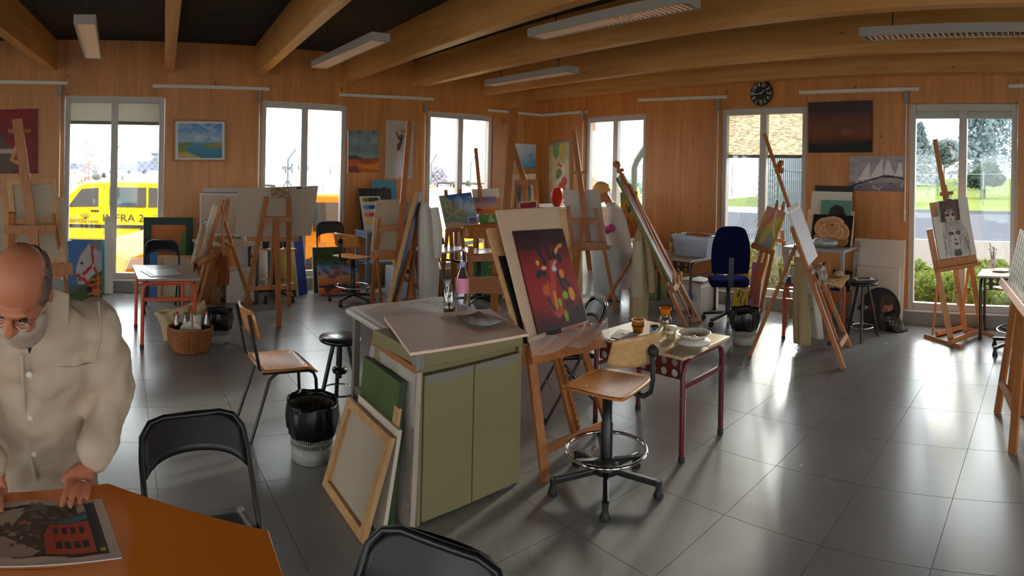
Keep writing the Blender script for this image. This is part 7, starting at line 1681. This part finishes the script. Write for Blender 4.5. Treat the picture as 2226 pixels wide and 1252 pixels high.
# ================================================================== FAR RIGHT: PORTRAIT EASEL
m_e15 = wood('easel_honey', (196, 132, 80), (172, 108, 62), 'Z', 2.0, .45)
F15 = V3((-.95, -.1, .3))
easel('honey-coloured studio easel with pencil portraits before the rightmost window', [
    ('base_beam', P(2011, 733), P(2089, 757), .06, .05), ('base_beam', P(2085, 712), P(2158, 732), .06, .05), ('base_crossbar', P(2036, 726, .03), P(2092, 712, .03), .05, .05), ('base_crossbar', P(2066, 744, .05), P(2134, 718, .05), .05, .04),
    ('upright', D(2020, 498, 6.35), P(2067, 739, .04), .065, .04), ('upright', D(2108, 560, 6.45), P(2133, 714, .04), .06, .04), ('center_post', D(2076, 586, 6.35), P(2100, 724, .04), .05, .04), ('rear_strut', D(2040, 600, 6.4), P(2027, 728, .04), .025, .025), ('rear_strut', D(2106, 580, 6.5), P(2088, 708, .04), .03, .025),
    ('mast', D(2032, 303, 6.62), D(2062, 470, 6.45), .055, .03), ('mast', D(2062, 470, 6.45), D(2080, 600, 6.36), .055, .03), ('tray', D(2038, 580, 6.25), D(2124, 566, 6.32), .12, .03), ('tray_lip', D(2036, 589, 6.18), D(2132, 573, 6.25), .03, .05), ('canvas_clamp', D(2043, 422, 6.45), D(2072, 419, 6.47), .03, .05), ('canvas_clamp', D(2052, 402, 6.5), D(2060, 432, 6.47), .05, .03)], F15, m_e15)
plain_board('tan wooden backing board behind the pencil portraits', D(2042, 572, 6.33), D(2118, 560, 6.42), D(2020, 441, 6.48), .012, m_edge, 'backing_board', 'board')
plain_board('white paper sheet fixed behind the small portrait print', D(2050, 560, 6.31), D(2118, 548, 6.40), D(2036, 438, 6.45), .004, m_paper, 'paper_sheet', 'paper')
def pic_face(w, h, bg, hair, skin, dark, close=False):
    p = Pic(w, h, bg); rr = random.Random(3 if not close else 5); mid = lambda a, b, f: tuple(a[i] + (b[i] - a[i]) * f for i in range(3))
    cx, cy, k = (.51, .50, 1.0) if not close else (.50, .22, 1.55)
    X = lambda x: cx + (x - .51) * k
    Y = lambda y: cy + (y - .50) * k
    p.poly([(X(x), Y(y)) for x, y in ((.30, .90), (.42, .97), (.56, .98), (.70, .92), (.80, .74), (.86, .50), (.88, .24), (.80, .10), (.70, .04), (.36, .02), (.22, .10), (.17, .28), (.18, .60), (.22, .78))], hair)
    p.poly([(X(x), Y(y)) for x, y in ((.34, .66), (.335, .48), (.37, .34), (.44, .22), (.52, .18), (.60, .22), (.67, .34), (.70, .48), (.69, .66), (.60, .74), (.42, .74))], skin)
    p.poly([(X(x), Y(y)) for x, y in ((.45, .20), (.52, .165), (.59, .20), (.63, .06), (.58, .02), (.46, .02), (.41, .06))], mid(hair, dark, .75), .9)
    p.poly([(X(x), Y(y)) for x, y in ((.60, .74), (.69, .66), (.70, .48), (.66, .32), (.60, .22), (.60, .40), (.64, .56))], mid(skin, dark, .35), .7)
    p.poly([(X(x), Y(y)) for x, y in ((.335, .62), (.34, .46), (.38, .33), (.41, .40), (.38, .52))], mid(skin, dark, .3), .7)
    for x in (.425, .605):
        p.ell(X(x), Y(.555), .070 * k, .040 * k, mid(skin, dark, .55)); p.ell(X(x), Y(.55), .050 * k, .022 * k, dark); p.ell(X(x) - .008, Y(.556), .010 * k, .008 * k, bg); p.line([(X(x - .065), Y(.585)), (X(x), Y(.600)), (X(x + .065), Y(.585))], .016 * k, dark)
    p.line([(X(.50), Y(.54)), (X(.495), Y(.42))], .022 * k, mid(skin, dark, .3)); p.ell(X(.515), Y(.405), .045 * k, .020 * k, mid(skin, dark, .5)); p.ell(X(.495), Y(.40), .012 * k, .010 * k, dark); p.ell(X(.54), Y(.40), .012 * k, .010 * k, dark)
    p.ell(X(.52), Y(.315), .062 * k, .022 * k, mid(skin, dark, .7)); p.ell(X(.52), Y(.292), .050 * k, .020 * k, mid(skin, dark, .55)); p.line([(X(.465), Y(.305)), (X(.575), Y(.305))], .010 * k, dark)
    for i in range(16):
        x = .33 + .37 * i / 15; p.line([(X(.51 + (x - .51) * .5), Y(.95)), (X(x), Y(.80)), (X(x + rr.uniform(-.01, .01)), Y(rr.uniform(.60, .66)))], .016 * k, hair if i % 2 else mid(hair, dark, .5))
    for i in range(70):
        s = rr.choice((-1, 1)); x = rr.uniform(.19, .36) if s < 0 else rr.uniform(.67, .86); y0 = rr.uniform(.45, .88); y1 = max(.02, y0 - rr.uniform(.2, .6)); xs_ = .51 + (x - .51) * (1 - .5 * max(0, y0 - .6))
        p.line([(X(xs_), Y(y0)), (X(x + s * .02), Y(y1))], .010 * k, rr.choice((dark, mid(hair, dark, .5), bg, mid(hair, bg, .5))), .75)
    return p
painting('small brown-toned portrait print clipped above the pencil portrait', D(2046, 484, 6.36), D(2088, 478, 6.42), D(2041, 439, 6.43), pic_face(40, 46, (96, 80, 74), (122, 98, 88), (206, 186, 172), (50, 38, 34), True), .003, 'portrait_print', 'print')
painting('pencil portrait of a long-haired woman on white canvas', D(2043, 564, 6.27), D(2123, 553, 6.36), D(2027, 472, 6.38), pic_face(86, 92, (214, 202, 190), (186, 178, 168), (200, 190, 180), (50, 46, 46)), .022)
c = D(2064, 430, 6.42); t = Thing('bulldog_clip', 'metal clip holding the small portrait print', 'clip', c); t.part('jaw', MB().box(c - V3((0, 0, .02)), (.02, .05, .02)), m_bmet); t.part('wire', MB().tube([c + V3((0, -.015, -.01)), c + V3((0, -.02, .03)), c + V3((0, 0, .005)), c + V3((0, .02, .03)), c + V3((0, .015, -.01))], .003, 5), m_chr)
# table at the far right
school_table('school table with black legs and perforated panel at the far right', 6.66, .36, .80, .50, .70, math.radians(-90), m_bmet, wood('pale_top2', (206, 186, 156), (190, 166, 130), 'Y', 1.5, .3))
TZ = .7005
c = P(2158, 583, TZ); t = Thing('brush_cup', 'painted plastic cup of brushes on the far right table', 'brush cup', c); t.part('cup', MB().lathe([(.030, 0), (.040, .12)], c, 20, cap=False), cloth_mat('cup_white', (220, 220, 226), .4, .3), solid=.003); brushes(t, c + V3((0, 0, .005)), 9, .23, .28, 31)
for k in range(4): t.part('colour_spot', MB().ball(c + V3((-.036, -.01 + .012 * k, .03 + .02 * k)), (.004, .010, .010), 8, 5), mat('spot_%d' % k, ((214, 50, 50), (60, 90, 190), (230, 160, 40), (200, 60, 120))[k], .4))
c = P(2175, 589, TZ); t = Thing('plate', 'white plate on the far right table', 'plate', c); t.part('dish', MB().lathe([(.06, 0), (.08, .006), (.115, .014), (.118, .016), (.08, .011), (.001, .008)], c, 32), mat('dish_white', (222, 214, 200), .25)); t.part('paint_ring', MB().tube([c + V3((.05 * math.cos(a), .05 * math.sin(a), .010)) for a in [2 * math.pi * k / 20 for k in range(20)]], .003, 5, True), mat('dab_0', (60, 60, 60), .25))
drafting_chair('wooden drafting stool with chrome ring at the right edge', P(2214, 762), math.radians(140), .64, back=False)
# front right easel with the gridded board
F16 = V3((-.9, .35, .3))
bl_, br_, tl_ = D(2190, 614, 4.50), D(2256, 712, 3.30), D(2217, 497, 4.62)
easel('tall easel cut by the right edge with a gridded board', [('front_leg', D(2207, 652, 4.35), P(2168, 898), .05, .035), ('center_leg', D(2219, 668, 4.1), D(2195, 858, 4.28), .045, .03), ('front_leg', D(2228, 655, 3.75), P(2201, 986), .055, .035), ('crossbar', D(2177, 830, 4.40), D(2206, 892, 3.95), .05, .025), ('tray', D(2180, 613, 4.50), D(2262, 716, 3.22), .05, .06), ('rear_leg', D(2232, 640, 4.6), P(2224, 905), .04, .03)], F16)
t = Thing('gridded_board', 'grey board ruled with a pencil grid on the right edge easel', 'board', bl_)
n_ = nrm(bl_, br_, tl_); q_ = rect_pts(bl_, br_, tl_); t.part('panel', MB().prism(q_, -n_ * .014), mat('grid_board', (170, 166, 158), .5))
for k in range(1, 14): t.part('grid_line', MB().bar(q_[0].lerp(q_[1], k / 14) + n_ * .001, q_[3].lerp(q_[2], k / 14) + n_ * .001, .003, .001, n_), m_bmet)
for k in range(1, 9): t.part('grid_line', MB().bar(q_[0].lerp(q_[3], k / 9) + n_ * .001, q_[1].lerp(q_[2], k / 9) + n_ * .001, .003, .001, n_), m_bmet)
# ================================================================== PEOPLE
m_skin = mat('skin', (186, 116, 84), .55, sss=.15)
m_skin2 = mat('skin_warm', (176, 104, 74), .55, sss=.15)
def loft(mb, levels, n=24):
    """closed tube of ellipses: (centre, right vector, depth vector)"""
    vs = []
    for c, a, b in levels:
        for k in range(n):
            t = 2 * math.pi * k / n; vs.append(Vector(c) + a * math.cos(t) + b * math.sin(t))
    fs = [(i * n + k, i * n + (k + 1) % n, (i + 1) * n + (k + 1) % n, (i + 1) * n + k) for i in range(len(levels) - 1) for k in range(n)]
    mb.add(vs, fs, True); mb.add(vs[:n], [tuple(range(n))[::-1]]); mb.add(vs[-n:], [tuple(range(n))]); return mb
def limb(mb, pts, rad, n=14):
    mb.tube(pts, rad, n); mb.ball(pts[0], rad[0]); mb.ball(pts[-1], rad[-1])
    for p, r in zip(pts[1:-1], rad[1:-1]): mb.ball(p, r)
    return mb
def fused(o, vox, smooth=2):
    m = o.modifiers.new('fuse', 'REMESH'); m.mode = 'VOXEL'; m.voxel_size = vox; m.use_smooth_shade = True
    if smooth: s = o.modifiers.new('soft', 'SMOOTH'); s.iterations = smooth; s.factor = .5
    return o
def wrinkle(o, scale, strength):
    tx = bpy.data.textures.new('folds', 'CLOUDS'); tx.noise_scale = scale; tx.noise_depth = 1
    d = o.modifiers.new('folds', 'DISPLACE'); d.texture = tx; d.strength = strength; d.mid_level = .5; d.texture_coords = 'LOCAL'
    return o

def man():
    ax = math.radians(-8); RT_, FW = V3((math.cos(ax), math.sin(ax) + .14, 0)).normalized(), None
    FW = V3((0, 0, 1)).cross(RT_) * -1            # towards the camera
    base = D(70, 1000, 2.2); base.z = 0
    t = Thing('person', 'bald bearded man in a white coat leaning over a magazine', 'person', base)
    # ---- body: one continuous figure
    mb = MB(); R = Matrix.Rotation(ax, 3, 'Z') @ Matrix.Rotation(math.radians(-6), 3, 'Z') @ Matrix.Rotation(math.radians(40), 3, 'X') @ Matrix.Rotation(math.radians(5), 3, 'Y')
    HC = D(44, 628, 1.64)
    def H(x, y, z): return HC + R @ V3((x, y, z))
    def hb(x, y, z, rx, ry, rz, n=16, m=12): mb.ball(H(x, y, z), (rx, ry, rz), n, m, R)
    hb(0, .012, .03, .080, .100, .094, 24, 18); hb(0, -.025, -.045, .064, .070, .080); hb(0, -.045, -.092, .044, .044, .036); hb(0, -.085, .012, .055, .022, .014)
    for s in (-1, 1): hb(s * .036, -.078, -.045, .026, .024, .022); hb(s * .080, .012, -.018, .010, .020, .033)
    limb(mb, [H(0, -.096, .004), H(0, -.118, -.040)], [.009, .016]); 
    for s in (-1, 1): hb(s * .013, -.106, -.044, .010, .012, .010)
    NB = D(66, 690, 1.87)
    limb(mb, [H(0, .03, -.05), NB], [.058, .064])
    SL, EL, WL_ = D(205, 712, 1.92), D(252, 852, 1.99), D(194, 1000, 1.85)
    SR, ER, WR_ = D(-70, 722, 1.90), D(-118, 870, 1.95), D(-8, 1030, 1.80)
    limb(mb, [NB, D(70, 760, 2.0), D(74, 880, 2.12), D(80, 960, 2.17)], [.06, .10, .11, .12])
    for S, E, W in ((SL, EL, WL_), (SR, ER, WR_)): limb(mb, [NB.lerp(S, .5), S, E, W], [.06, .055, .042, .030])
    hip = D(80, 975, 2.17)
    for s, fx in ((-1, -.13), (1, .12)):
        ft = V3((base.x + fx, base.y + .02, .05)); limb(mb, [hip + V3((s * .09, 0, -.05)), V3((base.x + fx, base.y - .03, .48)), ft], [.085, .058, .042]); limb(mb, [ft, ft + V3((0, -.16, -.02))], [.045, .035])
    def hand(W, kn, tips, thumb, up=.028):
        kc = sum((Vector(k) for k in kn), V3((0, 0, 0))) / 4
        for k in kn: limb(mb, [W.lerp(kc, .15), W.lerp(Vector(k), .6), Vector(k)], [.017, .0145, .0120], 10)
        for k, tp in zip(kn, tips):
            k, tp = Vector(k), Vector(tp); m1 = k.lerp(tp, .42) + V3((0, 0, .012)); m2 = k.lerp(tp, .74) + V3((0, 0, .009))
            limb(mb, [k, m1, m2, tp], [.0112, .0100, .0092, .0080], 10)
        a, b, c = [Vector(p) for p in thumb]; limb(mb, [a, b, c], [.0150, .0115, .0090], 10)
    ZT = .7535
    kn = [D(157, 1040, 1.800), D(170, 1044, 1.800), D(183, 1047, 1.805), D(196, 1046, 1.815)]
    hand(WL_, kn, [P(134, 1098, ZT), P(153, 1100, ZT), P(173, 1093, ZT), P(189, 1084, ZT)], [D(172, 1015, 1.82), D(150, 1028, 1.79), D(137, 1042, 1.775)])
    kn2 = [D(-2, 1062, 1.775), D(-14, 1064, 1.775), D(-26, 1064, 1.78), D(-38, 1060, 1.79)]
    hand(WR_, kn2, [P(3, 1110, ZT), P(-12, 1114, ZT), P(-28, 1110, ZT), P(-44, 1100, ZT)], [D(-2, 1040, 1.79), D(8, 1054, 1.77), D(12, 1070, 1.76)])
    fused(t.part('body', mb, m_skin), .0046, 3)
    # ---- head details
    m_hair = mat('hair_grey', (96, 82, 74), .8, noise=(60, .3)); m_beard = mat('beard_grey', (176, 160, 146), .85, noise=(70, .25))
    hair = MB(); rr = random.Random(2)
    def hairpts(n, f, rad, out):
        for _ in range(n):
            p, r_ = f(); out.ball(H(*p), r_, 8, 6)
    def fs():
        s = rr.choice((-1, 1)); a = rr.uniform(-.35, 1.57); z = rr.uniform(-.045, .058 - .02 * max(0, .2 - a)); k = math.sqrt(max(.1, 1 - ((z - .03) / .094) ** 2))
        return (s * .078 * math.cos(a) * k, .012 + .099 * math.sin(a) * k, z), rr.uniform(.011, .016)
    hairpts(260, fs, 0, hair)
    fused(t.part('hair', hair, m_hair), .006, 2)
    beard = MB()
    def fb():
        a = rr.uniform(-1.35, 1.35); v = rr.random(); z = -.058 - .075 * v; k = 1 - .25 * v
        return (.066 * math.sin(a) * k, -.022 - .078 * math.cos(a) * (1 - .18 * v), z), rr.uniform(.014, .021)
    hairpts(420, fb, 0, beard)
    fused(t.part('beard', beard, m_beard), .006, 2)
    gl = MB()
    for s in (-1, 1):
        gl.tube([H(s * .034 + .025 * math.cos(a), -.103 + .006 * abs(math.cos(a)), -.022 + .016 * math.sin(a)) for a in [2 * math.pi * k / 20 for k in range(20)]], .0015, 6, True)
        gl.tube([H(s * .059, -.098, -.018), H(s * .082, -.04, -.010), H(s * .086, .02, -.008)], .0016, 6)
    gl.tube([H(-.009, -.108, -.018), H(0, -.112, -.015), H(.009, -.108, -.018)], .0016, 6)
    t.part('glasses', gl, m_chr)
    for s in (-1, 1): t.part('eye', MB().ball(H(s * .033, -.084, -.020), (.013, .013, .009), 10, 8, R), mat('eye_dark', (70, 50, 42), .3))
    t.part('mouth', MB().ball(H(0, -.094, -.072), (.020, .010, .006), 10, 6, R), mat('lips', (150, 84, 70), .5))
    # ---- coat
    coat = MB()
    def lv(px, py, r, w, d, tilt=0.0): return (D(px, py, r), RT_ * w, (FW + V3((0, 0, tilt))).normalized() * d)
    loft(coat, [lv(70, 1170, 2.22, .25, .19), lv(72, 1080, 2.22, .245, .185), lv(74, 980, 2.17, .235, .175), lv(72, 890, 2.09, .230, .170, .1), lv(70, 800, 1.99, .232, .155, .25), lv(68, 735, 1.92, .225, .125, .4), lv(66, 690, 1.88, .17, .105, .6), lv(66, 655, 1.86, .085, .085, .7)])
    for S, E, W in ((SL, EL, WL_), (SR, ER, WR_)):
        limb(coat, [NB.lerp(S, .35) + V3((0, .02, -.01)), S, S.lerp(E, .5), E], [.085, .086, .078, .072], 16); limb(coat, [E, E.lerp(W, .5), W.lerp(E, .10)], [.071, .064, .060], 16)
    co = fused(t.part('coat', coat, m_coat), .011, 4); wrinkle(co, .14, .05); wrinkle(co, .05, .014)
    # collar flaps, placket, buttons, pocket
    def onchest(px, py, r): return D(px, py, r)
    t.part('collar_flap', MB().prism([D(108, 622, 1.72), D(150, 640, 1.73), D(149, 708, 1.715), D(98, 716, 1.70), D(66, 758, 1.70), D(80, 690, 1.68)], FW * -.012), m_coat, bevel=.003)
    t.part('collar_flap', MB().prism([D(2, 640, 1.70), D(28, 716, 1.68), D(58, 762, 1.70), D(20, 742, 1.70), D(-30, 700, 1.71)], FW * -.012), m_coat, bevel=.003)
    t.part('shirt', MB().prism([D(40, 700, 1.69), D(86, 700, 1.69), D(64, 770, 1.715)], FW * -.03), mat('shirt_black', (20, 20, 22), .8))
    for px, py, r in ((64, 814, 1.822), (66, 908, 1.908), (74, 986, 1.985)): t.part('button', MB().lathe([(.001, 0), (.010, 0), (.0105, .003), (.008, .005), (.001, .004)], D(px, py, r - .018), 14, Matrix.Rotation(math.radians(90), 3, 'X')), m_paper)
    t.part('placket', MB().tube([D(48, 770, 1.775), D(50, 830, 1.83), D(54, 900, 1.895), D(64, 985, 1.97), D(84, 1060, 2.02)], .006, 6), m_coat)
    t.part('pocket', MB().tube([D(126, 798, 1.835), D(160, 800, 1.845), D(196, 792, 1.855)], .004, 6), m_coat)
    t.part('shoulder_seam', MB().tube([D(214, 655, 1.87), D(218, 720, 1.84), D(205, 790, 1.85)], .004, 6), m_coat)
    # trousers
    tr = MB()
    for s, fx in ((-1, -.13), (1, .12)): limb(tr, [hip + V3((s * .09, 0, -.03)), V3((base.x + fx, base.y - .03, .48)), V3((base.x + fx, base.y + .02, .10))], [.105, .080, .068])
    fused(t.part('trousers', tr, mat('trousers_brown', (66, 50, 34), .8)), .012, 2)
    for fx in (-.13, .12): t.part('shoe', MB().ball((base.x + fx, base.y - .06, .045), (.05, .13, .045), 14, 8), m_black)
    t.part('ring', MB().tube([D(181, 1053, 1.786) + RT_ * (.0125 * math.cos(a)) + V3((0, 0, .0125 * math.sin(a))) for a in [2 * math.pi * k / 16 for k in range(16)]], .0014, 5, True), m_chr)
man()
# the open magazine
ZM = .7455
pm = Pic(110, 62, (186, 160, 146))
pm.poly([(0, .10), (.93, .06), (.93, .93), (0, .90)], (46, 38, 36)); pm.poly([(0, .16), (.85, .10), (.85, .92), (0, .84)], (70, 56, 48))
pm.poly([(.10, .84), (.42, .88), (.28, .58), (.12, .62)], (150, 132, 116)); pm.poly([(0, .10), (.0, .34), (.22, .42), (.46, .16), (.40, .10)], (150, 122, 108)); pm.poly([(0, .34), (0, .84), (.09, .80), (.12, .56), (.22, .5)], (48, 40, 36))
pm.blotch(3, 60, [(110, 84, 66), (80, 62, 50), (150, 126, 104), (60, 50, 44)], .01, .04, .9, (.24, .22, .56, .66)); pm.blotch(5, 40, [(60, 56, 54), (110, 100, 90), (84, 76, 70)], .02, .06, .8, (.40, .62, .84, .92))
pm.poly([(.50, .12), (.50, .40), (.56, .58), (.85, .62), (.85, .12)], (176, 64, 46)); pm.poly([(.54, .60), (.72, .68), (.85, .76), (.85, .66), (.74, .62)], (50, 116, 130)); pm.poly([(.78, .76), (.85, .80), (.85, .92), (.78, .90)], (176, 150, 116))
for x in (.575, .64, .70, .765):
    pm.poly([(x, .42), (x + .035, .43), (x + .035, .54), (x, .53)], (50, 44, 44)); pm.poly([(x, .19), (x + .045, .19), (x + .045, .31), (x, .30)], (56, 48, 46))
pm.poly([(.855, .10), (.925, .10), (.925, .92), (.855, .92)], (34, 34, 38)); pm.poly([(.875, .11), (.905, .11), (.905, .16), (.875, .16)], (206, 170, 40)); pm.ell(.36, .62, .03, .02, (170, 50, 60))
for k in range(5): pm.ell(.74 + .045 * k, .90 + .012 * k, .012, .012, (150, 136, 126)); pm.ell(.74 + .045 * k, .90 + .012 * k, .007, .007, (46, 40, 38))
q0, q1, q2 = P(-62, 1232, ZM), P(265, 1213, ZM), P(-58, 1098, ZM)
tt = Thing('magazine', 'open magazine with a photo of red houses on the orange table', 'magazine', q0)
tt.part('pages', MB().prism([q0 - V3((0, 0, .001)), q1 - V3((0, 0, .001)), q1 + q2 - q0 - V3((0, 0, .001)), q2 - V3((0, 0, .001))], V3((0, 0, .003))), m_paper)
picture_mesh('printed_spread', q0 + V3((0, 0, .0025)), q1 + V3((0, 0, .0025)), q2 + V3((0, 0, .0025)), pm, tt.o, tt.loc, lambda U, V: .001 + .010 * np.exp(-((U - .42) / .16) ** 2) * (.4 + .6 * V) + .002 * np.sin(9 * U) ** 2)

def woman():
    r0 = 8.15; base = D(1338, 650, r0); base.z = 0
    LF = D(1300, 500, r0) - D(1340, 500, r0); LF.z = 0; LF.normalize()          # the way she faces: image left
    BK = V3((-base.x, -base.y, 0)).normalized()                                  # towards us
    t = Thing('person', 'fair-haired woman in a short-sleeved white coat over pink sleeves', 'person', base)
    mb = MB(); HC = D(1308, 420, r0)
    yaw = math.atan2(LF.y, LF.x) + math.pi / 2
    R = Matrix.Rotation(yaw, 3, 'Z') @ Matrix.Rotation(math.radians(28), 3, 'X')
    def H(x, y, z): return HC + R @ V3((x, y, z))
    for (x, y, z, a, b, c) in ((0, .01, .03, .074, .092, .09), (0, -.025, -.045, .058, .066, .07), (0, -.045, -.088, .036, .036, .03), (.072, .01, -.015, .01, .018, .03), (-.072, .01, -.015, .01, .018, .03)): mb.ball(H(x, y, z), (a, b, c), 16, 12, R)
    limb(mb, [H(0, -.09, .0), H(0, -.112, -.038)], [.008, .014]); NB = D(1328, 448, r0)
    limb(mb, [H(0, .03, -.05), NB], [.05, .055]); hip = D(1343, 552, r0)
    limb(mb, [NB, D(1338, 480, r0), hip], [.07, .13, .13])
    for s in (-1, 1):
        S = D(1334, 458, r0) + BK * (s * .15); E = D(1330, 492, r0) + BK * (s * .19); W = D(1300, 508, r0) + BK * (s * .12)
        limb(mb, [NB.lerp(S, .5), S, E, W], [.05, .045, .036, .026]); kc = W + LF * .07
        for k in range(4):
            o = BK * (.018 * (k - 1.5)); limb(mb, [W, kc + o, kc + o + LF * .045 - V3((0, 0, .01)), kc + o + LF * (.075 - .008 * abs(k - 1.3)) - V3((0, 0, .03))], [.016, .010, .0085, .007], 8)
        limb(mb, [W, W + LF * .04 + V3((0, 0, .02)), W + LF * .075 + V3((0, 0, .01))], [.014, .010, .008], 8)
        F = base + BK * (s * .09) - LF * .02 + V3((0, 0, .05)); limb(mb, [hip + BK * (s * .08), (hip + F) / 2 + LF * .02, F, F + LF * .13 - V3((0, 0, .015))], [.08, .055, .04, .03])
    fused(t.part('body', mb, m_skin2), .0065, 2)
    hr = MB(); rr = random.Random(8)
    for _ in range(320):
        a, b = rr.uniform(0, 6.28), rr.uniform(-.35, 1.5); k = math.cos(b); x, y, z = .086 * k * math.cos(a), .016 + .106 * k * math.sin(a), .032 + .108 * math.sin(b)
        if y < -.045 and z < .075: continue
        hr.ball(H(x, y, z), rr.uniform(.012, .028), 8, 6)
    fused(t.part('hair', hr, mat('hair_blond', (206, 150, 84), .7, noise=(40, .3))), .008, 1)
    for s in (-1, 1): t.part('eye', MB().ball(H(s * .03, -.082, -.012), (.012, .010, .008), 8, 6), mat('eye_dark', (70, 50, 42), .3))
    t.part('mouth', MB().ball(H(0, -.09, -.066), (.018, .008, .005), 8, 5), mat('lips', (150, 84, 70), .5))
    coat = MB()
    loft(coat, [(D(1346, 622, r0), LF * .20, BK * .23), (D(1346, 580, r0), LF * .195, BK * .225), (D(1346, 545, r0), LF * .185, BK * .215), (D(1342, 505, r0), LF * .165, BK * .205), (D(1338, 475, r0), LF * .15, BK * .20), (D(1334, 452, r0), LF * .11, BK * .17), (D(1329, 440, r0), LF * .06, BK * .08)])
    for s in (-1, 1):
        S = D(1334, 458, r0) + BK * (s * .15); E = D(1330, 492, r0) + BK * (s * .19); limb(coat, [S, S.lerp(E, .62)], [.085, .078])
    wrinkle(fused(t.part('coat', coat, cloth_mat('coat_pinkwhite', (220, 206, 200), .3)), .014, 3), .12, .02)
    for s in (-1, 1):
        S = D(1334, 458, r0) + BK * (s * .15); E = D(1330, 492, r0) + BK * (s * .19); W = D(1300, 508, r0) + BK * (s * .12)
        t.part('pink_sleeve', limb(MB(), [S.lerp(E, .5), E, E.lerp(W, .7)], [.060, .058, .044]), mat('sleeve_pink', (176, 50, 110), .8))
    t.part('collar', MB().tube([D(1322, 446, r0) + BK * .06, D(1328, 440, r0 - .02) + BK * .05, D(1336, 446, r0) + BK * .02], .012, 6), mat('collar_pink', (214, 150, 150), .7))
    tr = MB()
    for s in (-1, 1):
        F = base + BK * (s * .09) - LF * .02 + V3((0, 0, .08)); limb(tr, [hip + BK * (s * .08) - V3((0, 0, .05)), (hip + F) / 2 + LF * .02, F], [.10, .075, .062])
    fused(t.part('trousers', tr, mat('trousers_dark', (50, 48, 52), .8)), .014, 2)
    for s in (-1, 1): F = base + BK * (s * .09) + LF * .03; t.part('shoe', MB().ball(F + V3((0, 0, .04)), (.11, .11, .04), 14, 8), m_black)
woman()
